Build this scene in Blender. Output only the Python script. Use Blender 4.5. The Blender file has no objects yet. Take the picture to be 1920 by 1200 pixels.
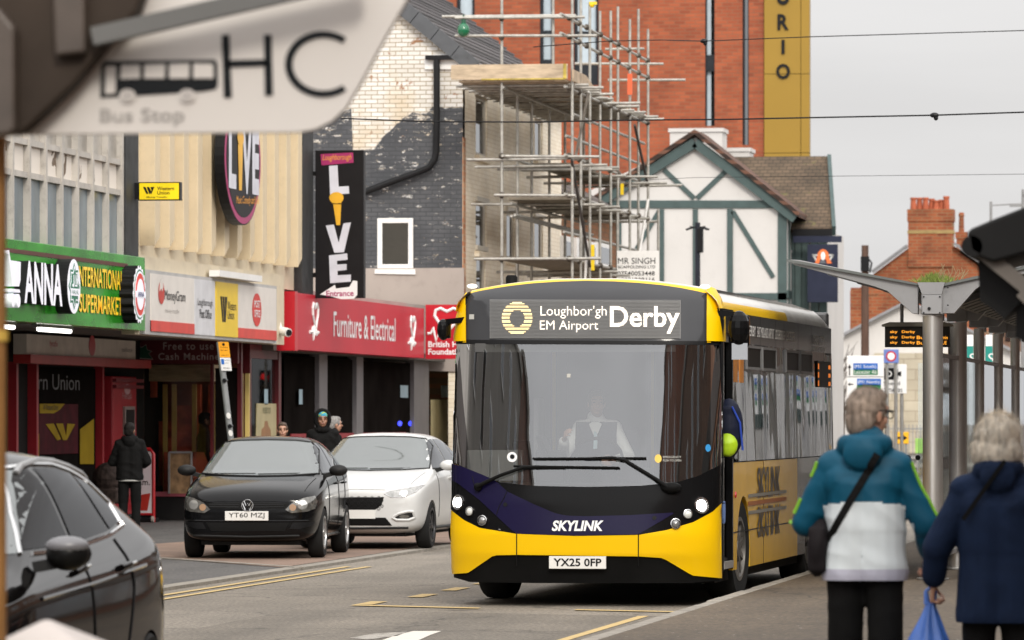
import bpy, bmesh, math, random
from mathutils import Vector, Matrix, noise as mnoise
from mathutils.bvhtree import BVHTree
from mathutils.geometry import delaunay_2d_cdt
random.seed(7)
SC = bpy.context.scene
COL = SC.collection
rad = math.radians

# ------------------------------------------------------------------ camera
F, U0, V0, EYE = 10000.0, 960.0, 785.0, 1.71        # focal length in photo pixels, horizon row, eye height
TH = math.atan(.149); SN, CS = math.sin(TH), math.cos(TH)
cd = bpy.data.cameras.new('camera'); cam = bpy.data.objects.new('camera', cd); COL.objects.link(cam)
cam.location = (0, 0, EYE); cam.rotation_euler = (rad(90), 0, TH)
cd.sensor_width = 36; cd.lens = 36 * F / 1920; cd.shift_y = 185 / 1920
cd.clip_start = .5; cd.clip_end = 3000
cd.dof.use_dof = True; cd.dof.focus_distance = 49.5; cd.dof.aperture_fstop = 7.0
SC.camera = cam

# ------------------------------------------------------------------ sky, sun, exposure
SUN_EL, SUN_AZ = rad(33), rad(163)
w = bpy.data.worlds.new('World'); SC.world = w; w.use_nodes = True
nt = w.node_tree; nt.nodes.clear()
def N(nt, t, **k):
    n = nt.nodes.new(t)
    for a, b in k.items():
        if a.startswith('i_'): n.inputs[a[2:]].default_value = b
        else: setattr(n, a, b)
    return n
L = lambda nt, a, b: nt.links.new(a, b)
out = N(nt, 'ShaderNodeOutputWorld'); bg = N(nt, 'ShaderNodeBackground'); bg.inputs['Strength'].default_value = .1
sky = N(nt, 'ShaderNodeTexSky', sky_type='NISHITA', sun_disc=False, sun_elevation=SUN_EL, sun_rotation=SUN_AZ)
hs = N(nt, 'ShaderNodeHueSaturation'); hs.inputs['Saturation'].default_value = .25
L(nt, sky.outputs[0], hs.inputs['Color'])
tc = N(nt, 'ShaderNodeTexCoord'); sx = N(nt, 'ShaderNodeSeparateXYZ'); L(nt, tc.outputs['Generated'], sx.inputs[0])
mr = N(nt, 'ShaderNodeMapRange'); mr.inputs['From Min'].default_value = 0; mr.inputs['From Max'].default_value = 1
mr.inputs['To Min'].default_value = 9.4; mr.inputs['To Max'].default_value = 20; L(nt, sx.outputs['Z'], mr.inputs['Value'])
mp = N(nt, 'ShaderNodeMapping'); mp.inputs['Scale'].default_value = (3, 3, 26); L(nt, tc.outputs['Generated'], mp.inputs[0])
nz = N(nt, 'ShaderNodeTexNoise'); nz.inputs['Scale'].default_value = 1.6; nz.inputs['Detail'].default_value = 5; L(nt, mp.outputs[0], nz.inputs['Vector'])
m2 = N(nt, 'ShaderNodeMapRange'); m2.inputs['From Min'].default_value = .3; m2.inputs['From Max'].default_value = .7
m2.inputs['To Min'].default_value = .93; m2.inputs['To Max'].default_value = 1.06; L(nt, nz.outputs[0], m2.inputs['Value'])
mu = N(nt, 'ShaderNodeMath', operation='MULTIPLY'); L(nt, mr.outputs[0], mu.inputs[0]); L(nt, m2.outputs[0], mu.inputs[1])
# the cloud is thinner and brighter behind the camera, where the sun is
dv = N(nt, 'ShaderNodeVectorMath', operation='DOT_PRODUCT'); dv.inputs[1].default_value = (.16, -.38, 0); L(nt, tc.outputs['Generated'], dv.inputs[0])
da = N(nt, 'ShaderNodeMath', operation='ADD'); da.inputs[1].default_value = 1.0; L(nt, dv.outputs['Value'], da.inputs[0])
mu0 = mu; mu = N(nt, 'ShaderNodeMath', operation='MULTIPLY'); L(nt, mu0.outputs[0], mu.inputs[0]); L(nt, da.outputs[0], mu.inputs[1])
cv = N(nt, 'ShaderNodeVectorMath', operation='SCALE'); cv.inputs[0].default_value = (1.0, .985, .98); L(nt, mu.outputs[0], cv.inputs['Scale'])
mx = N(nt, 'ShaderNodeMix', data_type='RGBA'); mx.inputs['Factor'].default_value = .94
L(nt, hs.outputs[0], mx.inputs[6]); L(nt, cv.outputs[0], mx.inputs[7])
L(nt, mx.outputs[2], bg.inputs['Color']); L(nt, bg.outputs[0], out.inputs[0])
sd = bpy.data.lights.new('sun', 'SUN'); sd.energy = 1.5; sd.angle = rad(14); sd.color = (1, .93, .82)
sun = bpy.data.objects.new('sun', sd); COL.objects.link(sun)
# towards the sun: azimuth measured clockwise from +Y
_d = Vector((math.sin(SUN_AZ) * math.cos(SUN_EL), math.cos(SUN_AZ) * math.cos(SUN_EL), math.sin(SUN_EL)))
sun.rotation_euler = _d.to_track_quat('Z', 'Y').to_euler()
SC.view_settings.view_transform = 'Standard'; SC.view_settings.look = 'None'
SC.view_settings.exposure = .32; SC.view_settings.gamma = 1
SC.render.engine = 'CYCLES'
try:
    SC.cycles.use_denoising = True; SC.cycles.denoiser = 'OPENIMAGEDENOISE'
    SC.cycles.max_bounces = 7; SC.cycles.transparent_max_bounces = 12
    SC.cycles.sample_clamp_indirect = 6
except Exception: pass

# ------------------------------------------------------------------ placing helpers (photo pixel -> world point on a known plane)
def ray(u, v):
    a, b = (u - U0) / F, (V0 - v) / F
    return Vector((-SN + a * CS, CS + a * SN, b))
def onX(u, v, X): d = ray(u, v); t = X / d.x; return Vector((X, d.y * t, EYE + d.z * t))
def onY(u, v, Y): d = ray(u, v); t = Y / d.y; return Vector((d.x * t, Y, EYE + d.z * t))
def onZ(u, v, Z): d = ray(u, v); t = (Z - EYE) / d.z; return Vector((d.x * t, d.y * t, Z))
def atD(u, v, D): d = ray(u, v); return Vector((d.x * D, d.y * D, EYE + d.z * D))

# ------------------------------------------------------------------ materials
def lin(h):
    h = h.lstrip('#'); o = []
    for i in (0, 2, 4):
        c = int(h[i:i + 2], 16) / 255
        o.append(c / 12.92 if c <= .04045 else ((c + .055) / 1.055) ** 2.4)
    return tuple(o)
MC = {}
def mat(name, col, rough=.6, metal=0, var=.12, scale=3.0, bump=0.0, bscale=40.0, coat=0, spec=.5, emit=0, dirt=0, stretch=(1, 1, 1)):
    """principled material with noise-driven colour variation, optional fine bump and grime"""
    if name in MC: return MC[name]
    m = bpy.data.materials.new(name); m.use_nodes = True; t = m.node_tree
    b = t.nodes['Principled BSDF']
    if isinstance(col, str): col = lin(col)
    if spec == .5 and max(col) < .06: spec = .15
    b.inputs['Roughness'].default_value = rough; b.inputs['Metallic'].default_value = metal
    b.inputs['Coat Weight'].default_value = coat; b.inputs['Coat Roughness'].default_value = .03
    b.inputs['Specular IOR Level'].default_value = spec
    tc = N(t, 'ShaderNodeTexCoord'); mp = N(t, 'ShaderNodeMapping'); mp.inputs['Scale'].default_value = stretch
    L(t, tc.outputs['Object'], mp.inputs[0])
    n = N(t, 'ShaderNodeTexNoise'); n.inputs['Scale'].default_value = scale; n.inputs['Detail'].default_value = 6
    L(t, mp.outputs[0], n.inputs['Vector'])
    r = N(t, 'ShaderNodeMapRange'); r.inputs['From Min'].default_value = .3; r.inputs['From Max'].default_value = .7
    r.inputs['To Min'].default_value = 1 - var; r.inputs['To Max'].default_value = 1 + var; L(t, n.outputs[0], r.inputs['Value'])
    s = N(t, 'ShaderNodeVectorMath', operation='SCALE'); s.inputs[0].default_value = col[:3]; L(t, r.outputs[0], s.inputs['Scale'])
    src = s.outputs[0]
    if dirt:
        n2 = N(t, 'ShaderNodeTexNoise'); n2.inputs['Scale'].default_value = scale * 4.3; n2.inputs['Detail'].default_value = 8; n2.inputs['Roughness'].default_value = .7
        L(t, mp.outputs[0], n2.inputs['Vector'])
        r2 = N(t, 'ShaderNodeMapRange'); r2.inputs['From Min'].default_value = .52; r2.inputs['From Max'].default_value = .75
        r2.inputs['To Min'].default_value = 0; r2.inputs['To Max'].default_value = dirt; L(t, n2.outputs[0], r2.inputs['Value'])
        mx = N(t, 'ShaderNodeMix', data_type='RGBA'); L(t, r2.outputs[0], mx.inputs['Factor']); L(t, src, mx.inputs[6]); mx.inputs[7].default_value = (.05, .042, .033, 1)
        src = mx.outputs[2]
    L(t, src, b.inputs['Base Color'])
    if emit:
        L(t, src, b.inputs['Emission Color']); b.inputs['Emission Strength'].default_value = emit
    if bump:
        nb = N(t, 'ShaderNodeTexNoise'); nb.inputs['Scale'].default_value = bscale; nb.inputs['Detail'].default_value = 4
        L(t, mp.outputs[0], nb.inputs['Vector'])
        bp = N(t, 'ShaderNodeBump'); bp.inputs['Strength'].default_value = bump; bp.inputs['Distance'].default_value = .02
        L(t, nb.outputs[0], bp.inputs['Height']); L(t, bp.outputs[0], b.inputs['Normal'])
    MC[name] = m; return m

def brick(name, c1, c2, mortar, axis='X', bw=.225, bh=.075, var=.25, rough=.85, bump=.4, msize=.012, blotch=None):
    """brick texture laid in the plane of a wall: axis X = wall across (X,Z), axis Y = wall along the street (Y,Z), axis Z = paving (X,Y)"""
    if name in MC: return MC[name]
    m = bpy.data.materials.new(name); m.use_nodes = True; t = m.node_tree; b = t.nodes['Principled BSDF']; b.inputs['Roughness'].default_value = rough
    g = N(t, 'ShaderNodeNewGeometry'); s = N(t, 'ShaderNodeSeparateXYZ'); c = N(t, 'ShaderNodeCombineXYZ'); L(t, g.outputs['Position'], s.inputs[0])
    L(t, s.outputs['Y' if axis == 'Y' else 'X'], c.inputs[0]); L(t, s.outputs['Y' if axis == 'Z' else 'Z'], c.inputs[1])
    bt = N(t, 'ShaderNodeTexBrick'); bt.inputs['Scale'].default_value = 1; bt.inputs['Brick Width'].default_value = bw; bt.inputs['Row Height'].default_value = bh
    bt.inputs['Mortar Size'].default_value = msize; bt.inputs['Bias'].default_value = 0
    for k, v in (('Color1', c1), ('Color2', c2), ('Mortar', mortar)): bt.inputs[k].default_value = (*lin(v), 1)
    L(t, c.outputs[0], bt.inputs['Vector'])
    n = N(t, 'ShaderNodeTexNoise'); n.inputs['Scale'].default_value = .9; n.inputs['Detail'].default_value = 7; L(t, g.outputs['Position'], n.inputs['Vector'])
    r = N(t, 'ShaderNodeMapRange'); r.inputs['From Min'].default_value = .3; r.inputs['From Max'].default_value = .7; r.inputs['To Min'].default_value = 1 - var; r.inputs['To Max'].default_value = 1 + var
    L(t, n.outputs[0], r.inputs['Value'])
    v = N(t, 'ShaderNodeVectorMath', operation='SCALE'); L(t, bt.outputs[0], v.inputs[0]); L(t, r.outputs[0], v.inputs['Scale'])
    src = v.outputs[0]
    if blotch:
        n2 = N(t, 'ShaderNodeTexNoise'); n2.inputs['Scale'].default_value = blotch[1]; n2.inputs['Detail'].default_value = 9; n2.inputs['Roughness'].default_value = .65
        mp2 = N(t, 'ShaderNodeMapping'); mp2.inputs['Scale'].default_value = (1, 1, 2.2); L(t, g.outputs['Position'], mp2.inputs[0]); L(t, mp2.outputs[0], n2.inputs['Vector'])
        r2 = N(t, 'ShaderNodeMapRange'); r2.inputs['From Min'].default_value = blotch[2]; r2.inputs['From Max'].default_value = blotch[2] + .06; L(t, n2.outputs[0], r2.inputs['Value'])
        mx = N(t, 'ShaderNodeMix', data_type='RGBA'); L(t, r2.outputs[0], mx.inputs['Factor']); L(t, src, mx.inputs[6]); mx.inputs[7].default_value = (*lin(blotch[0]), 1)
        src = mx.outputs[2]
    L(t, src, b.inputs['Base Color'])
    bp = N(t, 'ShaderNodeBump'); bp.inputs['Strength'].default_value = bump; bp.inputs['Distance'].default_value = .01; bp.invert = True
    L(t, bt.outputs['Fac'], bp.inputs['Height']); L(t, bp.outputs[0], b.inputs['Normal'])
    MC[name] = m; return m

def glass(name, tint=(.02, .025, .025), refl=.35, trans=0.0, rough=.015, wave=0, wscale=(1, 1, .15), tcol=(.75, .8, .78), ior=1.5, sheen=1.0):
    """window glass: sheen of the sky over a dark (or partly see-through) pane"""
    if name in MC: return MC[name]
    m = bpy.data.materials.new(name); m.use_nodes = True; t = m.node_tree; t.nodes.clear()
    o = N(t, 'ShaderNodeOutputMaterial'); d = N(t, 'ShaderNodeBsdfDiffuse'); d.inputs[0].default_value = (*tint, 1)
    gl = N(t, 'ShaderNodeBsdfGlossy'); gl.inputs['Roughness'].default_value = rough; gl.inputs[0].default_value = (.95 * sheen, .97 * sheen, sheen, 1)
    tr = N(t, 'ShaderNodeBsdfTransparent'); tr.inputs[0].default_value = (*tcol, 1)
    m1 = N(t, 'ShaderNodeMixShader'); m1.inputs[0].default_value = trans; L(t, d.outputs[0], m1.inputs[1]); L(t, tr.outputs[0], m1.inputs[2])
    lw = N(t, 'ShaderNodeFresnel'); lw.inputs[0].default_value = ior
    ad = N(t, 'ShaderNodeMath', operation='MULTIPLY_ADD'); ad.inputs[1].default_value = 1 - refl; ad.inputs[2].default_value = refl; ad.use_clamp = True
    L(t, lw.outputs[0], ad.inputs[0])
    m2 = N(t, 'ShaderNodeMixShader'); L(t, ad.outputs[0], m2.inputs[0]); L(t, m1.outputs[0], m2.inputs[1]); L(t, gl.outputs[0], m2.inputs[2])
    if wave:
        tc = N(t, 'ShaderNodeTexCoord'); mp = N(t, 'ShaderNodeMapping'); mp.inputs['Scale'].default_value = wscale; L(t, tc.outputs['Object'], mp.inputs[0])
        n = N(t, 'ShaderNodeTexNoise'); n.inputs['Scale'].default_value = 1.6; n.inputs['Detail'].default_value = 1.5; L(t, mp.outputs[0], n.inputs['Vector'])
        bp = N(t, 'ShaderNodeBump'); bp.inputs['Strength'].default_value = 1; bp.inputs['Distance'].default_value = wave; L(t, n.outputs[0], bp.inputs['Height'])
        L(t, bp.outputs[0], gl.inputs['Normal'])
    L(t, m2.outputs[0], o.inputs[0]); MC[name] = m; return m

def lamp(name, col, e):
    return mat(name, col, .4, emit=e, var=.02)

# ------------------------------------------------------------------ mesh builder
class MB:
    def __init__(s): s.v = []; s.f = []; s.m = []; s.cur = 0
    def add(s, vs, fs, M=None):
        o = len(s.v)
        for p in vs: s.v.append(M @ Vector(p) if M is not None else Vector(p))
        for f in fs: s.f.append([o + i for i in f]); s.m.append(s.cur)
        return s
    def box(s, a, b, M=None):
        x0, y0, z0 = (min(a[i], b[i]) for i in range(3)); x1, y1, z1 = (max(a[i], b[i]) for i in range(3))
        return s.add([(x0, y0, z0), (x1, y0, z0), (x1, y1, z0), (x0, y1, z0), (x0, y0, z1), (x1, y0, z1), (x1, y1, z1), (x0, y1, z1)],
                     [(0, 3, 2, 1), (4, 5, 6, 7), (0, 1, 5, 4), (1, 2, 6, 5), (2, 3, 7, 6), (3, 0, 4, 7)], M)
    def prism(s, pts, d0, d1, fr):
        """2-D outline pts in frame fr, extruded along the frame's normal from d0 to d1"""
        area = sum(pts[i][0] * pts[(i + 1) % len(pts)][1] - pts[(i + 1) % len(pts)][0] * pts[i][1] for i in range(len(pts)))
        if area < 0: pts = pts[::-1]
        n = len(pts)
        return s.add([fr.p(x, z, d0) for x, z in pts] + [fr.p(x, z, d1) for x, z in pts],
                     [list(range(n))[::-1], list(range(n, 2 * n))] + [(i, (i + 1) % n, n + (i + 1) % n, n + i) for i in range(n)])
    def bar(s, p0, p1, w, h, up=(0, 0, 1)):
        p0, p1 = Vector(p0), Vector(p1); d = (p1 - p0); ln = d.length; d.normalize(); up = Vector(up)
        if abs(d.dot(up)) > .98: up = Vector((0, 1, 0))
        x = d.cross(up).normalized(); z = x.cross(d)
        M = Matrix(((x.x, d.x, z.x, p0.x), (x.y, d.y, z.y, p0.y), (x.z, d.z, z.z, p0.z), (0, 0, 0, 1)))
        return s.box((-w / 2, 0, -h / 2), (w / 2, ln, h / 2), M)
    def tube(s, pts, r, n=8, caps=True):
        pts = [Vector(p) for p in pts]; k = len(pts); rs = r if isinstance(r, (list, tuple)) else [r] * k
        o = len(s.v); prev = None
        for i, p in enumerate(pts):
            d = (pts[min(i + 1, k - 1)] - pts[max(i - 1, 0)]).normalized()
            if prev is None:
                a = d.cross(Vector((0, 0, 1)) if abs(d.z) < .9 else Vector((1, 0, 0))).normalized()
            else:
                a = (prev - d * prev.dot(d)).normalized()
            prev = a; b = d.cross(a)
            for j in range(n):
                t = 2 * math.pi * j / n; s.v.append(p + (a * math.cos(t) + b * math.sin(t)) * rs[i])
        for i in range(k - 1):
            for j in range(n):
                s.f.append([o + i * n + j, o + i * n + (j + 1) % n, o + (i + 1) * n + (j + 1) % n, o + (i + 1) * n + j]); s.m.append(s.cur)
        if caps:
            s.f.append([o + j for j in range(n)][::-1]); s.m.append(s.cur)
            s.f.append([o + (k - 1) * n + j for j in range(n)]); s.m.append(s.cur)
        return s
    def lathe(s, prof, n=24, M=None, closed=False):
        """profile (r, h) turned about Z"""
        vs = []; fs = []; k = len(prof)
        for i in range(n):
            t = 2 * math.pi * i / n
            for r, h in prof: vs.append((r * math.cos(t), r * math.sin(t), h))
        for i in range(n):
            for j in range(k - 1 if not closed else k):
                j2 = (j + 1) % k
                fs.append((i * k + j, ((i + 1) % n) * k + j, ((i + 1) % n) * k + j2, i * k + j2))
        return s.add(vs, fs, M)
    def ell(s, c, r, n=12, M=None):
        vs = []; fs = []; m = max(6, n // 2 + 1)
        if not isinstance(r, (tuple, list)): r = (r, r, r)
        for i in range(m + 1):
            a = math.pi * i / m
            for j in range(n):
                b = 2 * math.pi * j / n
                vs.append((c[0] + r[0] * math.sin(a) * math.cos(b), c[1] + r[1] * math.sin(a) * math.sin(b), c[2] + r[2] * math.cos(a)))
        for i in range(m):
            for j in range(n):
                q = [i * n + j, (i + 1) * n + j, (i + 1) * n + (j + 1) % n, i * n + (j + 1) % n]
                if i == 0: q = q[:3]
                elif i == m - 1: q = [q[0], q[1], q[3]]
                fs.append(q)
        return s.add(vs, fs, M)
    def capsule(s, p0, p1, r0, r1, n=12):
        p0, p1 = Vector(p0), Vector(p1); d = (p1 - p0); ln = d.length or 1e-4; d = d / ln
        pts = []; rs = []
        for i in range(4):
            a = math.pi / 2 * i / 4; pts.append(p0 - d * r0 * math.cos(a)); rs.append(max(r0 * math.sin(a), .0008))
        for i in range(5):
            a = math.pi / 2 * i / 4; pts.append(p1 + d * r1 * math.sin(a)); rs.append(max(r1 * math.cos(a), .0008))
        return s.tube(pts, rs, n)
    def grid(s, rows, close=False):
        o = len(s.v); k = len(rows[0])
        for r in rows:
            for p in r: s.v.append(Vector(p))
        for i in range(len(rows) - 1):
            for j in range(k if close else k - 1):
                s.f.append([o + i * k + j, o + i * k + (j + 1) % k, o + (i + 1) * k + (j + 1) % k, o + (i + 1) * k + j]); s.m.append(s.cur)
        return s
    def mesh(s, name, mats, base=None):
        me = bpy.data.meshes.new(name)
        b = base or Vector((0, 0, 0))
        me.from_pydata([tuple(p - b) for p in s.v], [], s.f)
        for m in (mats if isinstance(mats, (list, tuple)) else [mats]): me.materials.append(m)
        if any(s.m): me.polygons.foreach_set('material_index', s.m)
        me.update(); return me
    def build(s, name, mats, parent=None, smooth=None, bevel=0, sub=0, local=False, weld=False):
        """link as ONE object; world coordinates are turned into the parent's unless local"""
        base = None
        if parent is not None and not local:
            base = Vector(); q = parent
            while q is not None: base += q.location; q = q.parent
        me = s.mesh(name, mats, base)
        if weld:
            bm = bmesh.new(); bm.from_mesh(me); bmesh.ops.remove_doubles(bm, verts=bm.verts, dist=1e-5); bm.to_mesh(me); bm.free()
        o = bpy.data.objects.new(name, me); COL.objects.link(o)
        if parent is not None: o.parent = parent
        if smooth is not None:
            me.shade_smooth()
            if smooth < 180: me.set_sharp_from_angle(angle=rad(smooth))
        if bevel:
            b = o.modifiers.new('bevel', 'BEVEL'); b.width = bevel; b.segments = 2; b.limit_method = 'ANGLE'
        if sub:
            q = o.modifiers.new('sub', 'SUBSURF'); q.levels = q.render_levels = sub
        return o

class Fr:
    """a flat working frame: origin, reading direction, up; normal = right x up"""
    def __init__(s, o, r, u=(0, 0, 1)):
        s.o = Vector(o); s.r = Vector(r).normalized(); s.u = Vector(u).normalized(); s.n = s.r.cross(s.u)
    def p(s, x, z, d=0): return s.o + s.r * x + s.u * z + s.n * d
    def M(s):
        return Matrix(((s.r.x, s.u.x, s.n.x, s.o.x), (s.r.y, s.u.y, s.n.y, s.o.y), (s.r.z, s.u.z, s.n.z, s.o.z), (0, 0, 0, 1)))
def rect(x0, z0, x1, z1): return [(x0, z0), (x1, z0), (x1, z1), (x0, z1)]
def oval(cx, cz, rx, rz, n=32, a0=0, a1=360): return [(cx + rx * math.cos(rad(a0 + (a1 - a0) * i / n)), cz + rz * math.sin(rad(a0 + (a1 - a0) * i / n))) for i in range(n if a1 - a0 == 360 else n + 1)]
def tag(o, label=None, cat=None, group=None, kind=None):
    if label: o['label'] = label
    if cat: o['category'] = cat
    if group: o['group'] = group
    if kind: o['kind'] = kind
    return o
def thing(name, label, cat, loc=(0, 0, 0), rz=0, group=None):
    o = bpy.data.objects.new(name, None); COL.objects.link(o); o.location = loc; o.rotation_euler = (0, 0, rz); o.empty_display_size = .2
    return tag(o, label, cat, group)
def struct(o, kind='structure'): o['kind'] = kind; return o
def copy_tree(o, parent=None):
    c = o.copy(); COL.objects.link(c); c.parent = parent
    for ch in list(o.children): copy_tree(ch, c)
    return c
def flat(fr, name, pts, d, m, parent, th=.003, local=False):
    """a thin flat shape lying d in front of the frame's plane"""
    b = MB(); b.prism(pts, d - th, d, fr); return b.build(name, m, parent, local=local)

_tc = {}
def text_mesh(s, bold=0.0, shear=0.0, spacing=1.0):
    k = (s, bold, shear, spacing)
    if k in _tc: return _tc[k]
    cu = bpy.data.curves.new('t', 'FONT'); cu.body = s; cu.offset = bold; cu.shear = shear; cu.space_character = spacing; cu.resolution_u = 3
    ob = bpy.data.objects.new('t', cu); me = ob.to_mesh()
    vs = [tuple(v.co) for v in me.vertices]; fs = [list(p.vertices) for p in me.polygons]
    ob.to_mesh_clear(); bpy.data.objects.remove(ob); bpy.data.curves.remove(cu)
    _tc[k] = (vs, fs); return _tc[k]
def add_text(mb, fr, s, x, z, w, h, d=.004, bold=0.0, shear=0.0, rot=0, spacing=1.0):
    vs, fs = text_mesh(s, bold, shear, spacing)
    x0 = min(v[0] for v in vs); x1 = max(v[0] for v in vs); y0 = min(v[1] for v in vs); y1 = max(v[1] for v in vs)
    sy = h / (y1 - y0) if h else w / (x1 - x0); sx = w / (x1 - x0) if w else sy
    c, q = math.cos(rad(rot)), math.sin(rad(rot)); out = []
    for v in vs:
        a, b = (v[0] - x0) * sx, (v[1] - y0) * sy
        out.append(fr.p(x + a * c - b * q, z + a * q + b * c, d))
    mb.add(out, fs)
def txt(fr, s, x, z, w, h, m, parent, d=.004, bold=0.0, shear=0.0, name='lettering', rot=0, local=False, spacing=1.0):
    b = MB(); add_text(b, fr, s, x, z, w, h, d, bold, shear, rot, spacing); return b.build(name, m, parent, local=local)

# common materials
M_WHITE = mat('white_paint', (.78, .77, .75), .5, var=.05, dirt=.12)
M_BLACK = mat('black_paint', (.012, .012, .013), .35, var=.1)
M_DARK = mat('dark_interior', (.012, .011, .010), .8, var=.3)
M_RUBBER = mat('rubber', (.018, .018, .018), .8, var=.2)
M_STEEL = mat('galvanised_steel', (.42, .42, .41), .42, .75, var=.15, scale=6, dirt=.35)
M_GREY = mat('grey_paint', (.22, .22, .22), .5, var=.08)
M_RED = mat('sign_red', (.50, .012, .022), .32, var=.05)
M_YEL = mat('sign_yellow', (.80, .55, .01), .35, var=.04)
M_PWHITE = mat('print_white', (.8, .8, .8), .4, var=.02)
M_PBLACK = mat('print_black', (.01, .01, .011), .45, var=.02)
M_GLASS = glass('shop_glass', (.010, .009, .008), .03, .85, ior=1.03, tcol=(.92, .9, .86))
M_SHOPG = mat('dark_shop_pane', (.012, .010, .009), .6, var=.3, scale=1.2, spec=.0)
M_GLASSD = glass('dark_window_glass', (.018, .020, .022), .12)
# ================================================================== ground, road, markings
XF = -16.9                                            # shop fascia line on the left side of the street
def asphalt(name, c, seed, worn=.25):
    m = bpy.data.materials.new(name); m.use_nodes = True; t = m.node_tree; b = t.nodes['Principled BSDF']; b.inputs['Roughness'].default_value = .78
    g = N(t, 'ShaderNodeNewGeometry'); ad = N(t, 'ShaderNodeVectorMath', operation='ADD'); ad.inputs[1].default_value = (seed, seed * 2, 0); L(t, g.outputs['Position'], ad.inputs[0])
    n1 = N(t, 'ShaderNodeTexNoise'); n1.inputs['Scale'].default_value = .35; n1.inputs['Detail'].default_value = 8; n1.inputs['Roughness'].default_value = .65
    n2 = N(t, 'ShaderNodeTexNoise'); n2.inputs['Scale'].default_value = 30; n2.inputs['Detail'].default_value = 3
    v = N(t, 'ShaderNodeTexVoronoi'); v.inputs['Scale'].default_value = 5.5; v.inputs['Randomness'].default_value = 1
    for q in (n1, n2, v): L(t, ad.outputs[0], q.inputs['Vector'])
    r1 = N(t, 'ShaderNodeMapRange'); r1.inputs['From Min'].default_value = .3; r1.inputs['From Max'].default_value = .7; r1.inputs['To Min'].default_value = 1 - worn; r1.inputs['To Max'].default_value = 1 + worn; L(t, n1.outputs[0], r1.inputs['Value'])
    r2 = N(t, 'ShaderNodeMapRange'); r2.inputs['From Min'].default_value = .3; r2.inputs['From Max'].default_value = .75; r2.inputs['To Min'].default_value = .45; r2.inputs['To Max'].default_value = 1.8; L(t, n2.outputs[0], r2.inputs['Value'])
    mu = N(t, 'ShaderNodeMath', operation='MULTIPLY'); L(t, r1.outputs[0], mu.inputs[0]); L(t, r2.outputs[0], mu.inputs[1])
    # wheel tracks and oil streaks drawn out along the street, and hairline cracks
    mp = N(t, 'ShaderNodeMapping'); mp.inputs['Scale'].default_value = (1.3, .05, 1); L(t, ad.outputs[0], mp.inputs[0])
    n4 = N(t, 'ShaderNodeTexNoise'); n4.inputs['Scale'].default_value = 1; n4.inputs['Detail'].default_value = 4; L(t, mp.outputs[0], n4.inputs['Vector'])
    r5 = N(t, 'ShaderNodeMapRange'); r5.inputs['From Min'].default_value = .3; r5.inputs['From Max'].default_value = .7; r5.inputs['To Min'].default_value = .78; r5.inputs['To Max'].default_value = 1.2; L(t, n4.outputs[0], r5.inputs['Value'])
    vc = N(t, 'ShaderNodeTexVoronoi', feature='DISTANCE_TO_EDGE'); vc.inputs['Scale'].default_value = .33; n5 = N(t, 'ShaderNodeTexNoise'); n5.inputs['Scale'].default_value = 1.1; n5.inputs['Detail'].default_value = 5; L(t, ad.outputs[0], n5.inputs['Vector'])
    av = N(t, 'ShaderNodeVectorMath', operation='ADD'); L(t, ad.outputs[0], av.inputs[0]); L(t, n5.outputs['Color'], av.inputs[1]); L(t, av.outputs[0], vc.inputs['Vector'])
    r6 = N(t, 'ShaderNodeMapRange'); r6.inputs['From Min'].default_value = .0; r6.inputs['From Max'].default_value = .010; r6.inputs['To Min'].default_value = .42; r6.inputs['To Max'].default_value = 1; L(t, vc.outputs['Distance'], r6.inputs['Value'])
    mm = N(t, 'ShaderNodeMath', operation='MULTIPLY'); L(t, r5.outputs[0], mm.inputs[0]); L(t, r6.outputs[0], mm.inputs[1]); m9 = N(t, 'ShaderNodeMath', operation='MULTIPLY'); L(t, mu.outputs[0], m9.inputs[0]); L(t, mm.outputs[0], m9.inputs[1]); mu = m9
    s = N(t, 'ShaderNodeVectorMath', operation='SCALE'); s.inputs[0].default_value = c; L(t, mu.outputs[0], s.inputs['Scale'])
    # trodden gum and pale chips
    r3 = N(t, 'ShaderNodeMapRange'); r3.inputs['From Min'].default_value = .10; r3.inputs['From Max'].default_value = .07; L(t, v.outputs['Distance'], r3.inputs['Value'])
    n3 = N(t, 'ShaderNodeTexNoise'); n3.inputs['Scale'].default_value = 2.2; L(t, ad.outputs[0], n3.inputs['Vector'])
    r4 = N(t, 'ShaderNodeMapRange'); r4.inputs['From Min'].default_value = .44; r4.inputs['From Max'].default_value = .50; L(t, n3.outputs[0], r4.inputs['Value'])
    m3 = N(t, 'ShaderNodeMath', operation='MULTIPLY'); L(t, r3.outputs[0], m3.inputs[0]); L(t, r4.outputs[0], m3.inputs[1])
    mx = N(t, 'ShaderNodeMix', data_type='RGBA'); L(t, m3.outputs[0], mx.inputs['Factor']); L(t, s.outputs[0], mx.inputs[6]); mx.inputs[7].default_value = (.30, .275, .235, 1)
    L(t, mx.outputs[2], b.inputs['Base Color'])
    bp = N(t, 'ShaderNodeBump'); bp.inputs['Strength'].default_value = .5; bp.inputs['Distance'].default_value = .006; L(t, n2.outputs[0], bp.inputs['Height']); L(t, bp.outputs[0], b.inputs['Normal'])
    return m
A_ROAD = asphalt('asphalt_road', (.165, .143, .116), 3); A_PATCH = asphalt('asphalt_patch', (.122, .105, .084), 9); A_PAVE = asphalt('asphalt_pavement', (.076, .056, .036), 17); A_LEFT = asphalt('asphalt_left', (.075, .070, .066), 31)
M_KERB = mat('kerb_concrete', (.26, .235, .20), .85, var=.2, scale=4, bump=.3, dirt=.4)
def sheet(name, pts, z, m):
    b = MB(); b.add([(x, y, z) for x, y in pts], [list(range(len(pts)))]); o = b.build(name, m); return struct(o)
sheet('ground', [(-900, -300), (900, -300), (900, 1500), (-900, 1500)], -.03, A_PAVE)
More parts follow.
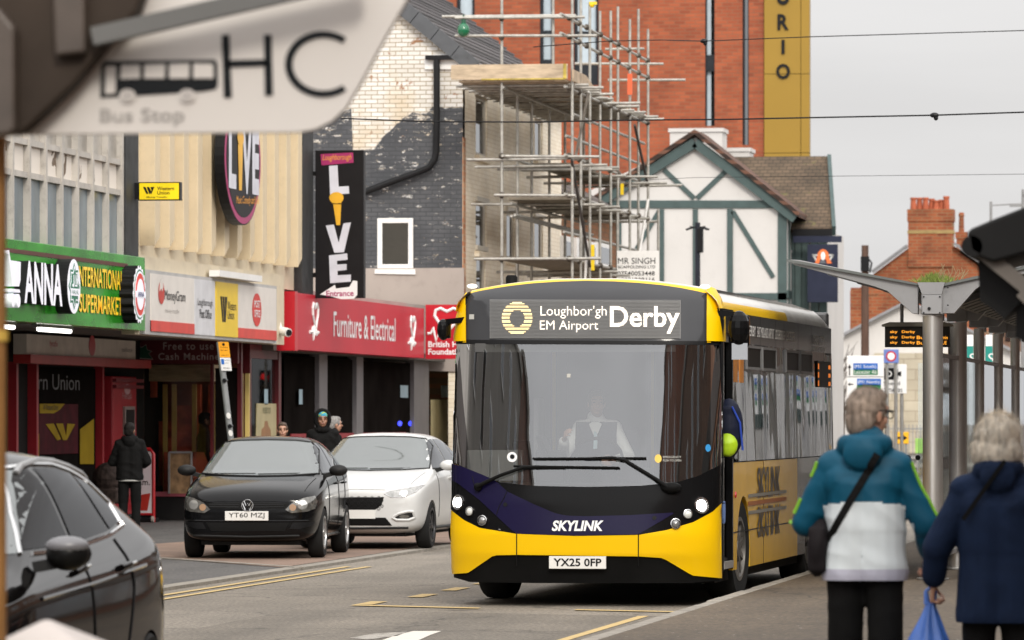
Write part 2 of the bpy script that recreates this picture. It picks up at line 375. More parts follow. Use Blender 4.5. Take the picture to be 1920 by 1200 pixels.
sheet('road', [(-11.2, -40), (-5.17, -40), (-5.17, 185), (-11.2, 185)], 0, A_ROAD)
sheet('cross_road', [(-80, 185), (80, 185), (80, 206), (-80, 206)], 0, A_ROAD)
sheet('road_patch', [(-8.75, 12), (-5.19, 12), (-5.19, 45.6), (-8.95, 46.9)], .004, A_PATCH)
b = MB(); b.box((-5.17 + .13, -40, -.02), (60, 178, .12)); struct(b.build('pavement', A_PAVE))
# kerb stones on the right
b = MB(); y = -38.0; random.seed(3)
while y < 178:
    dx = random.uniform(-.006, .006); b.box((-5.17 + dx, y, -.02), (-5.035, y + .905, .124 + random.uniform(-.004, .004))); y += .915
struct(b.build('kerb', M_KERB, bevel=.02))
b = MB(); b.box((-40, -40, -.02), (-11.4, 150, .03)); struct(b.build('pavement', A_LEFT))
b = MB(); y = -38.0
while y < 150:
    b.box((-11.4, y, -.02), (-11.2, y + .905, .034)); y += .915
struct(b.build('kerb', M_KERB))
M_BAY = brick('bay_pavers', '#846c5e', '#776254', '#6a5a4e', 'Z', .2, .1, .25, .8, .3, .008)
p1, p2, p3, p4 = onZ(560, 1064, .034), onZ(262, 1044, .034), onZ(258, 1022, .034), onZ(390, 1000, .034)
sheet('parking_bay', [(-11.42, p1.y), (p2.x, p2.y), (p3.x, p3.y), (-14.9, p3.y + 4), (-14.9, 130), (-11.42, 130)], .036, M_BAY)
b = MB(); b.bar((p1.x, p1.y, .032), (p2.x, p2.y, .032), .12, .02); struct(b.build('edging', M_KERB))
# worn road paint
def paint(name, c, lo):
    m = bpy.data.materials.new(name); m.use_nodes = True; t = m.node_tree; b = t.nodes['Principled BSDF']; b.inputs['Roughness'].default_value = .7
    g = N(t, 'ShaderNodeNewGeometry'); n = N(t, 'ShaderNodeTexNoise'); n.inputs['Scale'].default_value = 7; n.inputs['Detail'].default_value = 9; n.inputs['Roughness'].default_value = .75; L(t, g.outputs['Position'], n.inputs['Vector'])
    r = N(t, 'ShaderNodeMapRange'); r.inputs['From Min'].default_value = lo; r.inputs['From Max'].default_value = lo + .14; L(t, n.outputs[0], r.inputs['Value'])
    mx = N(t, 'ShaderNodeMix', data_type='RGBA'); L(t, r.outputs[0], mx.inputs['Factor']); mx.inputs[6].default_value = (*c, 1); mx.inputs[7].default_value = (.11, .095, .078, 1); L(t, mx.outputs[2], b.inputs['Base Color'])
    return m
P_YEL = paint('yellow_road_paint', (.50, .36, .15), .56); P_WHT = paint('white_road_paint', (.60, .56, .50), .58)
def mark(name, pts, m, z=.008): return sheet(name, pts, z, m)
def strip(name, x, y0, y1, wd, m, z=.008): return mark(name, [(x - wd / 2, y0), (x + wd / 2, y0), (x + wd / 2, y1), (x - wd / 2, y1)], m, z)
for x in (-10.92, -10.68): strip('double_yellow_line', x, 30, 60.5, .085, P_YEL)
for x in (-5.42, -5.66): strip('double_yellow_line', x, 20, 46.4 if x > -5.5 else 45.7, .09, P_YEL)
mark('road_marking', [(-8.62, 47.85), (-8.62, 48.1), (-7.35, 47.45), (-7.35, 47.25)], P_YEL, .009)
mark('road_marking', [(-6.45, 47.0), (-6.45, 47.2), (-5.3, 46.75), (-5.3, 46.55)], P_YEL, .009)
strip('road_marking', -8.55, 48.15, 49.0, .16, P_YEL)
for y in (50.2, 52.2, 54.2, 56.2, 58.2): strip('road_marking', -8.42, y, y + .95, .16, P_YEL)
mk = [onZ(u, v, .008) for u, v in ((655, 1196), (700, 1188), (765, 1184), (745, 1192), (690, 1199))]
mark('road_marking', [(p.x, p.y) for p in mk], paint('faint_white_paint', (.38, .35, .31), .46))
mk = [onZ(u, v, .008) for u, v in ((700, 1206), (745, 1190), (775, 1183), (828, 1183), (808, 1190), (772, 1206))]
mark('road_marking', [(p.x, p.y) for p in mk], P_WHT)

# ================================================================== buildings on the left side of the street
def FX(x): return Fr((x, 0, 0), (0, 1, 0))            # wall along the street, facing it: (Y, Z)
def FY(y): return Fr((0, y, 0), (1, 0, 0))            # wall across, facing the camera: (X, Z)
def fx(u, v, X=XF): p = onX(u, v, X); return (p.y, p.z)
def fy(u, v, Y): p = onY(u, v, Y); return (p.x, p.z)

# ---- corner building with boarded curtain wall
M_FRAME = mat('weathered_frame', (.44, .41, .37), .7, var=.15, scale=2, dirt=.35)
M_WALLG = mat('grey_render', (.30, .28, .255), .85, var=.15, scale=.8, dirt=.25, bump=.2)
M_SLATE = mat('dark_stone_pilaster', (.045, .046, .047), .6, var=.25, scale=4, dirt=.1)
def peel(name, c1, c2, th):
    m = bpy.data.materials.new(name); m.use_nodes = True; t = m.node_tree; b = t.nodes['Principled BSDF']; b.inputs['Roughness'].default_value = .7
    g = N(t, 'ShaderNodeNewGeometry'); n = N(t, 'ShaderNodeTexNoise'); n.inputs['Scale'].default_value = 1.9; n.inputs['Detail'].default_value = 4; n.inputs['Distortion'].default_value = .6; L(t, g.outputs['Position'], n.inputs['Vector'])
    r = N(t, 'ShaderNodeMapRange'); r.inputs['From Min'].default_value = th; r.inputs['From Max'].default_value = th + .012; L(t, n.outputs[0], r.inputs['Value'])
    mx = N(t, 'ShaderNodeMix', data_type='RGBA'); L(t, r.outputs[0], mx.inputs['Factor']); mx.inputs[6].default_value = (*c1, 1); mx.inputs[7].default_value = (*c2, 1); L(t, mx.outputs[2], b.inputs['Base Color'])
    return m
M_PEEL = peel('peeling_cream_panel', (.70, .64, .57), (.15, .105, .07), .545)
M_BLUEG = mat('dusty_blue_glass', (.16, .20, .225), .25, var=.25, scale=2.5, dirt=.2, stretch=(1, 1, .4))
M_DUSTG = mat('dusty_pale_glass', (.36, .33, .29), .3, var=.35, scale=2.2, dirt=.35)
T = thing('shop_building', 'grey framed building with peeling cream panels above the green supermarket sign', 'building', (-17, 60, 0))
b = MB(); b.box((-30, 55, 3.05), (-17.12, 75.6, 9.5)); b.box((-30, 55, 0), (-19.6, 88.2, 3.05)); b.build('wall', M_WALLG, T)
b = MB(); b.box((-17.3, 75.65, 3.05), (-16.93, 76.5, 9.5)); b.build('pilaster', M_SLATE, T, bevel=.01)
zs = [3.95, 4.98, 5.42, 6.42, 6.88, 7.9, 8.35]
cols = [75.55 - .945 * i for i in range(0, 13)]
fr = FX(-17.05); b = MB()
for y in cols:
    b.prism(rect(y - .045, zs[0], y + .045, 9.4), -.06, .10, fr)
for z in zs: b.prism(rect(cols[-1], z - .04, cols[0], z + .04), -.06, .075, fr)
b.build('window_frame', M_FRAME, T)
for i in range(len(cols) - 1):
    for k in range(5):
        nm, mm = (('window_pane', M_BLUEG), ('infill_panel', M_PEEL), ('window_pane', M_DUSTG))[0 if k == 0 else 1 if k % 2 else 2]
        flat(FX(-17.03 - random.uniform(0, .012)), nm, rect(cols[i + 1] + .045, zs[k] + .04, cols[i] - .045, zs[k + 1] - .04), 0, mm, T, .02)
b = MB(); b.prism(rect(60, 3.90, 75.6, 3.955), 0, .16, FX(-17.05)); b.build('sill', mat('rusty_sill', (.10, .035, .025), .7), T)

# ---- cream ribbed building
M_CREAM = mat('cream_cladding', (.64, .55, .40), .6, var=.06, scale=1.5, dirt=.14)
M_CREAM2 = mat('cream_fin', (.62, .51, .345), .6, var=.06, scale=1.5, dirt=.12)
T = thing('ribbed_building', 'cream building with upright fins behind the oval music sign', 'building', (-17, 80, 0))
b = MB(); b.box((-30, 76.52, 3.9), (-17.1, 89.5, 9.6)); b.build('wall', M_CREAM, T)
b = MB(); b.box((-17.2, 76.56, 2.95), (-17.0, 88.1, 4.12)); b.build('band', M_CREAM, T)
for i in range(12):
    y = 77.35 + 1.03 * i; b = MB()
    b.prism([(y, 4.27), (y + .36, 4.42), (y + .36, 9.5), (y, 9.5)], -.06, .23, FX(-17.1)); b.build('fin', M_CREAM2, T, bevel=.008)
b = MB(); b.prism(rect(88.75, 4.95, 89.35, 9.5), 0, .12, FX(-17.1)); b.build('grille', mat('cream_louvre', (.50, .42, .30), .6), T)
b = MB(); b.box((-17.2, 89.5, 2.9), (-16.95, 90.5, 9.6)); b.build('pilaster', M_SLATE, T, bevel=.01)

# ---- canopy over the pavement
M_SOFFIT = mat('canopy_soffit', (.10, .088, .075), .8, var=.25, scale=1.2, dirt=.3)
b = MB(); b.box((-19.4, 58, 3.0), (-17.2, 88.0, 3.12)); o = b.build('canopy', M_SOFFIT); tag(o, 'long brown canopy running over the pavement under the green and white shop signs', 'canopy')
for i, (u0, v0, u1, v1, lb) in enumerate(((-10, 603, 32, 606, 'short white strip light under the canopy, nearest the bus stop sign'), (76, 613, 138, 617, 'white strip light under the canopy below the green supermarket sign'))):
    q0, q1 = fx(u0, v0 - 2, -17.1), fx(u1, v1 - 3, -17.1)
    T = thing('strip_light', lb, 'light', (-17.2, q0[0], 2.95), group='strip lights under the canopy')
    b = MB(); b.box((-17.22, q0[0], 2.96), (-17.1, q1[0], 3.0)); b.build('housing', M_GREY, T)
    b = MB(); b.tube([(-17.14, q0[0] + .05, 2.935), (-17.14, q1[0] - .05, 2.935)], .032, 8); b.build('diffuser', lamp('tube_light', (1, .97, .9), 3.0), T)

# ---- recessed shop fronts below the canopy
XS = -19.0
T = thing('post_office', 'dark recessed shopfront with red frames and money transfer posters under the green sign', 'shopfront', (XS, 70, 0))
M_DKRED = mat('dark_red_frame', (.16, .008, .014), .4, var=.15)
M_BLK = mat('black_stall', (.013, .012, .012), .5, var=.2)
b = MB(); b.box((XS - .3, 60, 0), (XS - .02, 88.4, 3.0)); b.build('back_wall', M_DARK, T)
def P(u, v): return fx(u, v, XS)
q0, q1 = P(52, 640), P(258, 688)
zt, zb_ = P(150, 636)[1], P(150, 668)[1]
fr = FX(XS + .45)
def Q(u, v): return fx(u, v, XS + .45)
ya, yb = Q(50, 650)[0], Q(254, 650)[0]
z1, z2, z3 = Q(50, 626)[1], Q(50, 664)[1], Q(50, 681)[1]
b = MB(); b.prism(rect(ya, z2, yb, z1), -.2, 0, fr); fs = b.build('fascia', mat('cream_fascia', (.62, .57, .50), .5), T)
b = MB(); b.prism(rect(ya, z3, yb + .9, z2 - .003), -.2, .06, fr); b.build('fascia_strip', mat('red_strip', (.34, .02, .018), .45), T)
y_, z_ = Q(172, 648); flat(fr, 'roundel', oval(y_, z_, .22, .16), .008, M_RED, T)
txt(fr, 'lycafx', Q(93, 658)[0], Q(93, 658)[1] + .04, .5, .12, M_RED, T, .006)
txt(fr, 'postoffice.co.uk', Q(228, 666)[0], Q(228, 666)[1] + .03, .75, .1, M_GREY, T, .006)
for u in (18, 56, 180):
    y_ = P(u, 700)[0]; b = MB(); b.box((XS - .02, y_ - .06, 0), (XS + .12, y_ + .06, 2.55)); b.build('door_frame', mat('shop_red', (.32, .012, .02), .4), T)
fr = FX(XS)
flat(fr, 'window_pane', rect(P(60, 700)[0], .35, P(178, 700)[0], 2.5), .01, M_SHOPG, T)
txt(fr, 'ern Union', P(58, 730)[0], P(58, 730)[1], P(147, 730)[0] - P(58, 730)[0], .24, mat('pale_lettering', (.16, .16, .16), .6, spec=.1), T, .02)
# poster: dark red with a yellow twin-slash emblem
pa, pb = P(69, 757), P(143, 850)
b = MB(); b.prism(rect(pa[0], pb[1], pb[0], pa[1]), 0, .03, fr); po = b.build('poster', mat('plum_poster', (.06, .005, .010), .6, var=.4, scale=3, spec=.08), T)
def ps(pts, m, d, nm): return flat(fr, nm, [P(u, v) for u, v in pts], d, m, po if False else T, .004)
M_PY = mat('poster_yellow', (.33, .22, .010), .6, spec=.08)
ps([(70, 757), (117, 757), (108, 768), (96, 775), (70, 775)], M_PY, .038, 'poster_band')
txt(fr, 'W Western Union', P(76, 769)[0], P(76, 769)[1], P(104, 769)[0] - P(76, 769)[0], .09, M_PBLACK, T, .045)
ps([(81, 795), (96, 794), (110, 823), (103, 826)], M_PY, .040, 'emblem')
ps([(100, 794), (113, 794), (119, 818), (121, 794), (136, 795), (120, 825), (113, 825)], M_PY, .044, 'emblem')
ps([(146, 805), (172, 785), (172, 870), (146, 870)], M_PY, .036, 'yellow_panel')
ps([(59, 815), (69, 813), (69, 870), (59, 870)], M_PY, .036, 'yellow_panel')
# cash machine, red surround
T = thing('cash_machine', 'red cash machine panel with a black screen set in the recessed shopfront', 'cash machine', (XS, P(210, 700)[0], 0))
b = MB(); b.prism(rect(P(193, 700)[0], .1, P(238, 700)[0], P(215, 706)[1]), 0, .16, fr); b.build('surround', mat('shop_red', (.32, .012, .02), .4), T, bevel=.02)
for z in (2.2, 2.3): b = MB(); b.prism(rect(P(193, 700)[0], z, P(245, 700)[0], z + .05), .16, .22, fr); b.build('trim', M_DKRED, T)
b = MB(); b.prism(rect(P(212, 700)[0], P(215, 815)[1], P(231, 700)[0], P(215, 762)[1]), .16, .2, fr); b.build('screen_frame', mat('screen_frame', (.25, .2, .18), .4), T)
b = MB(); b.prism(rect(P(214, 700)[0], P(215, 812)[1], P(229, 700)[0], P(215, 768)[1]), .2, .206, fr); b.build('screen', M_BLACK, T)
txt(fr, 'Free cash', P(210, 748)[0], P(210, 748)[1], P(228, 748)[0] - P(210, 748)[0], .1, mat('dim_print', (.45, .25, .25), .5), T, .17)
flat(fr, 'heart_mark', oval(P(220, 730)[0], P(220, 730)[1], .22, .09), .166, mat('dim_print', (.45, .25, .25), .5), T)
# return wall across, facing us: sign and window
YR = P(256, 650)[0] + .6
T = thing('corner_shop_window', 'shop window facing the bus stop below the dark red cash machine sign', 'shop window', (XS, YR, 0))
def R(u, v): return fy(u, v, YR)
fr = FY(YR)
x0, x1 = R(262, 700)[0], R(456, 700)[0]
b = MB(); b.box((x0 - .2, YR + 1.6, 0), (-17.7, YR + 1.7, 2.95)); b.build('back_wall', mat('warm_shop_back', (.26, .10, .06), .8, var=.5, scale=1.5), T)
b = MB(); b.prism(rect(x0, .05, R(401, 700)[0], R(300, 930)[1]), -.1, .05, fr); b.build('stall_riser', M_BLK, T)
b = MB(); b.prism(rect(x0, R(300, 931)[1] + .003, R(401, 700)[0], R(300, 922)[1]), -.1, .09, fr); b.build('sill', mat('pink_red_sill', (.30, .06, .08), .5), T)
flat(fr, 'window_pane', rect(R(270, 700)[0], R(300, 921)[1], R(396, 700)[0], R(300, 680)[1]), .0, M_GLASS, T, .01)
b = MB()
for u, w_ in ((264, 9), (398, 5), (450, 8)): a = R(u, 700)[0]; b.prism(rect(a - w_ / 240, .05, a + w_ / 240, 3.0), -.06, .06, fr)
b.build('frame', mat('maroon_frame', (.10, .006, .01), .4), T)
flat(fr, 'door', rect(R(404, 700)[0], .1, R(446, 700)[0], R(400, 690)[1]), .02, M_SHOPG, T, .03)
b = MB(); 
for u in (297, 314, 352, 388, 440, 452): a = R(u, 700)[0]; b.box((a - .035, YR + .5, .3), (a + .035, YR + .57, R(300, 720 if u < 400 else 700)[1]))
b.build('display_poles', mat('brass_pole', (.62, .46, .15), .4), T)
b = MB(); b.box((R(272, 0)[0], YR + .3, R(0, 715)[1]), (R(392, 0)[0], YR + .9, R(0, 684)[1])); b.build('blind', mat('beige_blind', (.66, .54, .36), .7, var=.3, scale=4, stretch=(1, 1, 6)), T)
b = MB()
for u0, u1, v0, v1, y in ((272, 282, 705, 745, .4), (276, 300, 790, 912, .9), (300, 336, 760, 920, 1.2), (340, 350, 720, 900, 1.1), (360, 392, 720, 800, 1.3), (300, 392, 848, 925, .3)):
    a, c = R(u0, v1), R(u1, v0); b.box((a[0], YR + y, a[1]), (c[0], YR + y + .15, c[1]))
b.build('goods', mat('red_goods', (.48, .10, .05), .6, var=.6, scale=4), T)
b = MB(); a, c = R(320, 925), R(362, 848); b.prism(rect(a[0], a[1], c[0], c[1]), .06, .10, fr); b.build('display_case', mat('case_brown', (.30, .18, .09), .4, var=.4, scale=9), T)
b = MB(); b.bar(fr.p(a[0], c[1], .12), fr.p(c[0], c[1], .12), .03, .03); b.bar(fr.p(c[0], a[1], .12), fr.p(c[0], c[1], .12), .03, .03); b.bar(fr.p(a[0], a[1], .12), fr.p(a[0], c[1], .12), .03, .03); b.build('case_frame', M_STEEL, T)
# sign over it
T = thing('cash_sign', 'dark red hanging sign with a green arrow and white Free to use Cash Machine lettering', 'sign', (XS, YR, 2.6))
fr = FY(YR - .25)
def R2(u, v): return fy(u, v, YR - .25)
b = MB(); a, c = R2(254, 682), R2(446, 637); b.prism(rect(a[0], a[1], c[0], c[1]), -.12, 0, fr); b.build('panel', mat('maroon_sign', (.095, .006, .009), .4), T, bevel=.008)
M_TXT = mat('soft_white_print', (.42, .36, .34), .5)
a = R2(306, 656); txt(fr, 'Free to use', a[0], a[1], R2(401, 0)[0] - a[0], .125, M_TXT, T, bold=.012, spacing=1.15)
a = R2(297, 675); txt(fr, 'Cash Machine', a[0], a[1], R2(411, 0)[0] - a[0], .115, M_TXT, T, bold=.012, spacing=1.15)
ar = [(261, 671), (261, 649), (266, 652), (274, 647), (276, 656), (284, 659), (279, 663), (286, 673)]
flat(fr, 'arrow_border', [(R2(272, 661)[0] + (R2(u, v)[0] - R2(272, 661)[0]) * 1.12, R2(272, 661)[1] + (R2(u, v)[1] - R2(272, 661)[1]) * 1.12) for u, v in ar], .004, M_TXT, T)
flat(fr, 'arrow', [R2(u, v) for u, v in ar], .008, mat('dark_green_print', (.008, .07, .035), .5), T)

# side front between the corner window and the furniture shop
T = thing('side_shopfront', 'dim shop window with a cream advice poster beside the leaning parking post', 'shop window', (-17.4, 87, 0))
XB = -17.45
def B(u, v): return fx(u, v, XB)
fr = FX(XB); ya, yb = R(456, 700)[0], 0
b = MB(); b.box((XB - 2.2, YR + 1.8, 0), (XB - 2.0, 89.6, 2.95)); b.build('back_wall', mat('brown_back', (.06, .045, .03), .8, var=.4), T)
flat(fr, 'window_pane', rect(YR + 1.0, .35, 89.6, 2.75), 0, M_GLASS, T, .01)
b = MB()
for y, w_ in ((YR + .9, .12), (89.75, .22)): b.prism(rect(y - w_ / 2, 0, y + w_ / 2, 2.95), -.06, .06, fr)
b.prism(rect(YR + .97, .03, 89.6, .35), -.08, .05, fr); b.prism(rect(YR + .97, 2.72, 89.6, 2.95), -.08, .05, fr)
b.build('frame', mat('maroon_frame', (.10, .006, .01), .4), T)
a, c = B(479, 832), B(523, 757); b = MB(); b.prism([(a[0], a[1]), (c[0] - .05, a[1]), (c[0], c[1]), (a[0] + .05, c[1])], .004, .02, fr); b.build('poster', mat('cream_poster', (.42, .36, .20), .6), T)
txt(fr, 'WE NEED YOUR', B(490, 775)[0], B(490, 775)[1], .7, .1, mat('green_print', (.12, .14, .06), .6), T, .026)
flat(fr, 'poster_figure', [B(u, v) for u, v in ((487, 828), (488, 805), (493, 800), (494, 790), (499, 789), (501, 799), (505, 806), (506, 828))], .025, mat('tan_print', (.28, .14, .06), .6), T)
b = MB(); b.box((XB - .5, B(524, 0)[0], .4), (XB - .45, B(552, 0)[0], 2.7)); b.build('curtain', mat('grey_curtain', (.16, .14, .12), .8, var=.3, scale=6, stretch=(1, 4, .1)), T)
for u in (497, 562): y_, z_ = B(u, 745); flat(fr, 'notice', rect(y_ - .16, z_ - .12, y_ + .16, z_ + .14), .02, mat('blue_notice', (.30, .42, .48), .5), T)

# ---- furniture shop: single storey, red fascia
T = thing('furniture_shop', 'single storey shop with dark glass and grey pillars under the long red sign', 'shop', (-17.2, 96, 0))
b = MB(); b.box((-30, 90.5, 3.0), (-17.25, 106.3, 3.95)); b.box((-30, 106.2, 0), (-20.4, 106.4, 3.0)); b.build('wall', mat('pink_grey_render', (.36, .31, .28), .85, var=.1, scale=.7, dirt=.2), T)
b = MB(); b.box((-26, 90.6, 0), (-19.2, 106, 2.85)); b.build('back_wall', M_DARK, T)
b = MB(); b.box((-20.2, 88.2, 2.86), (-17.2, 106.3, 2.99)); b.build('soffit', M_SOFFIT, T)
XB2 = -17.5; fr = FX(XB2)
def B2(u, v): return fx(u, v, XB2)
flat(fr, 'window_pane', rect(90.7, .3, 104, 2.8), 0, M_SHOPG, T, .01)
for u, w_ in ((598, .4), (667, .35), (783, .9)): y_ = B2(u, 700)[0]; b = MB(); b.prism(rect(y_ - w_, 0, y_ + w_, 2.88), -.1, .08, fr); b.build('pillar', mat('grey_pillar', (.15, .14, .145), .5, var=.12), T)
b = MB(); a = B2(645, 812)[1]; b.prism(rect(91.2, a - .25, 103.2, a), .012, .03, fr); b.build('stall_riser', mat('red_riser', (.28, .012, .02), .5), T)
for u, v in ((756, 735), (832, 735)): y_, z_ = B2(u, v); flat(fr, 'notice', rect(y_ - .45, z_ - .11, y_ + .45, z_ + .13), .022, mat('blue_notice', (.30, .42, .48), .5), T)
for u in (748, 768): y_, z_ = B2(u, 794); flat(fr, 'window_light', oval(y_, z_, .25, .05), .02, lamp('blue_glow', (.03, .05, .9), 1.5), T)
a, c = B2(806, 830), B2(838, 750); flat(fr, 'poster', rect(a[0], a[1], c[0], c[1]), .02, mat('cream_poster', (.42, .36, .20), .6), T)

# ---- gable building: patchy white over grey paint on brick
YG = 106.5
def G(u, v): return fy(u, v, YG)
def gable_mat():
    m = bpy.data.materials.new('patchy_painted_brick'); m.use_nodes = True; t = m.node_tree; b = t.nodes['Principled BSDF']; b.inputs['Roughness'].default_value = .8
    g = N(t, 'ShaderNodeNewGeometry'); s = N(t, 'ShaderNodeSeparateXYZ'); c = N(t, 'ShaderNodeCombineXYZ'); L(t, g.outputs['Position'], s.inputs[0]); L(t, s.outputs['X'], c.inputs[0]); L(t, s.outputs['Z'], c.inputs[1])
    bt = N(t, 'ShaderNodeTexBrick'); bt.inputs['Scale'].default_value = 1; bt.inputs['Brick Width'].default_value = .25; bt.inputs['Row Height'].default_value = .088; bt.inputs['Mortar Size'].default_value = .009
    bt.inputs['Color1'].default_value = (.72, .70, .67, 1); bt.inputs['Color2'].default_value = (.58, .55, .50, 1); bt.inputs['Mortar'].default_value = (.30, .24, .15, 1); L(t, c.outputs[0], bt.inputs['Vector'])
    def noise(sc, det, ro, dist=0, off=0):
        n = N(t, 'ShaderNodeTexNoise'); n.inputs['Scale'].default_value = sc; n.inputs['Detail'].default_value = det; n.inputs['Roughness'].default_value = ro; n.inputs['Distortion'].default_value = dist
        a = N(t, 'ShaderNodeVectorMath', operation='ADD'); a.inputs[1].default_value = (off, off, off); L(t, g.outputs['Position'], a.inputs[0]); L(t, a.outputs[0], n.inputs['Vector']); return n.outputs[0]
    def ramp(x, a, d):
        r = N(t, 'ShaderNodeMapRange'); r.inputs['From Min'].default_value = a; r.inputs['From Max'].default_value = d; L(t, x, r.inputs['Value']); return r.outputs[0]
    def mix(f, a, d):
        x = N(t, 'ShaderNodeMix', data_type='RGBA'); L(t, f, x.inputs['Factor'])
        for k, q in ((6, a), (7, d)):
            if isinstance(q, tuple): x.inputs[k].default_value = (*q, 1)
            else: L(t, q, x.inputs[k])
        return x.outputs[2]
    col = mix(ramp(noise(.75, 6, .6), .52, .74), bt.outputs[0], (.56, .42, .24))          # ochre staining
    mort = mix(bt.outputs['Fac'], col, (.33, .27, .185)); col = mort
    col = mix(ramp(noise(2.6, 8, .7, .5, 4), .60, .63), col, (.30, .16, .085))              # bare brick
    # grey paint below an uneven line
    mr = N(t, 'ShaderNodeMapRange'); xl, xr = G(590, 0)[0], G(866, 0)[0]; mr.inputs['From Min'].default_value = xl; mr.inputs['From Max'].default_value = xr; L(t, s.outputs['X'], mr.inputs['Value'])
    cr = N(t, 'ShaderNodeValToRGB'); e = cr.color_ramp; e.interpolation = 'LINEAR'
    def h(v): return (G(700, v)[1] - 5.0) / 5.0
    pts = [(0, 207), (.25, 203), (.262, 283), (.40, 278), (.46, 258), (.60, 222), (.66, 213), (.76, 212), (.80, 200), (1, 203)]
    e.elements[0].position = 0; e.elements[0].color = (*[h(207)] * 3, 1); e.elements[1].position = 1; e.elements[1].color = (*[h(203)] * 3, 1)
    for p, v in pts[1:-1]: q = e.elements.new(p); q.color = (*[h(v)] * 3, 1)
    L(t, mr.outputs[0], cr.inputs[0])
    z = N(t, 'ShaderNodeMath', operation='MULTIPLY_ADD'); z.inputs[1].default_value = .2; z.inputs[2].default_value = -1.0; L(t, s.outputs['Z'], z.inputs[0])
    nz = N(t, 'ShaderNodeMath', operation='MULTIPLY_ADD'); nz.inputs[1].default_value = .06; nz.inputs[2].default_value = -.03; L(t, noise(3, 5, .6, 0, 9), nz.inputs[0])
    sm = N(t, 'ShaderNodeMath', operation='ADD'); L(t, z.outputs[0], sm.inputs[0]); L(t, nz.outputs[0], sm.inputs[1])
    df = N(t, 'ShaderNodeMath', operation='SUBTRACT'); L(t, cr.outputs[0], df.inputs[0]); L(t, sm.outputs[0], df.inputs[1])
    f = ramp(df.outputs[0], 0, .004)
    mpf = N(t, 'ShaderNodeMapping'); mpf.inputs['Scale'].default_value = (1, 1, 2.2); L(t, g.outputs['Position'], mpf.inputs[0]); nf = N(t, 'ShaderNodeTexNoise'); nf.inputs['Scale'].default_value = 4.2; nf.inputs['Detail'].default_value = 9; nf.inputs['Roughness'].default_value = .82; L(t, mpf.outputs[0], nf.inputs['Vector'])
    zz = N(t, 'ShaderNodeMath', operation='MULTIPLY_ADD'); zz.inputs[1].default_value = .012; zz.inputs[2].default_value = -.075; L(t, s.outputs['Z'], zz.inputs[0]); fa = N(t, 'ShaderNodeMath', operation='ADD'); L(t, nf.outputs[0], fa.inputs[0]); L(t, zz.outputs[0], fa.inputs[1])
    flak = ramp(fa.outputs[0], .592, .604)                                      # grey paint flaked off
    inv = N(t, 'ShaderNodeMath', operation='MULTIPLY_ADD'); inv.inputs[1].default_value = -1; inv.inputs[2].default_value = 1; L(t, flak, inv.inputs[0])
    ff = N(t, 'ShaderNodeMath', operation='MULTIPLY'); L(t, f, ff.inputs[0]); L(t, inv.outputs[0], ff.inputs[1])
    gr = mix(ramp(noise(1.2, 5, .6, 0, 7), .3, .7), (.050, .053, .060), (.085, .088, .095))
    gr = mix(bt.outputs['Fac'], gr, (.045, .047, .052))
    col = mix(ff.outputs[0], col, gr)
    L(t, col, b.inputs['Base Color'])
    bp = N(t, 'ShaderNodeBump'); bp.inputs['Strength'].default_value = .5; bp.inputs['Distance'].default_value = .012; bp.invert = True; L(t, bt.outputs['Fac'], bp.inputs['Height']); L(t, bp.outputs[0], b.inputs['Normal'])
    return m
M_FRONTB = brick('cream_painted_brick', '#f4ead8', '#ecdfc8', '#dccdb4', 'Y', .26, .088, .1, .8, .2, .007, blotch=('#8d6a50', 1.7, .70))
M_TILE = brick('grey_roof_tile', '#6e696a', '#5f5b5d', '#2c2a2b', 'Y', 30, .20, .15, .7, .8, .03)
T = thing('gable_house', 'tall old house with patchy white and grey painted brick gable behind the black upright sign', 'building', (-17, YG, 0))
er = G(868, 112); zE = er[1]; xE = er[0]; half = 4.3; rise = half * .83; Y2 = 120.9
b = MB(); b.prism([(xE, 3.1), (xE, zE), (xE - half, zE + rise), (xE - 2 * half, zE), (xE - 2 * half, 3.1)], -.25, 0, FY(YG)); b.build('gable_wall', gable_mat(), T)
pk = MB(); pk.prism([(xE + .03, G(0, 552)[1] - 1.6), (xE + .03, G(0, 506)[1]), (xE - 8, G(0, 506)[1]), (xE - 8, 2.9)], 0, .05, FY(YG)); pk.build('render_band', mat('pink_grey_render', (.36, .31, .28), .85, var=.1, scale=.7, dirt=.2), T)
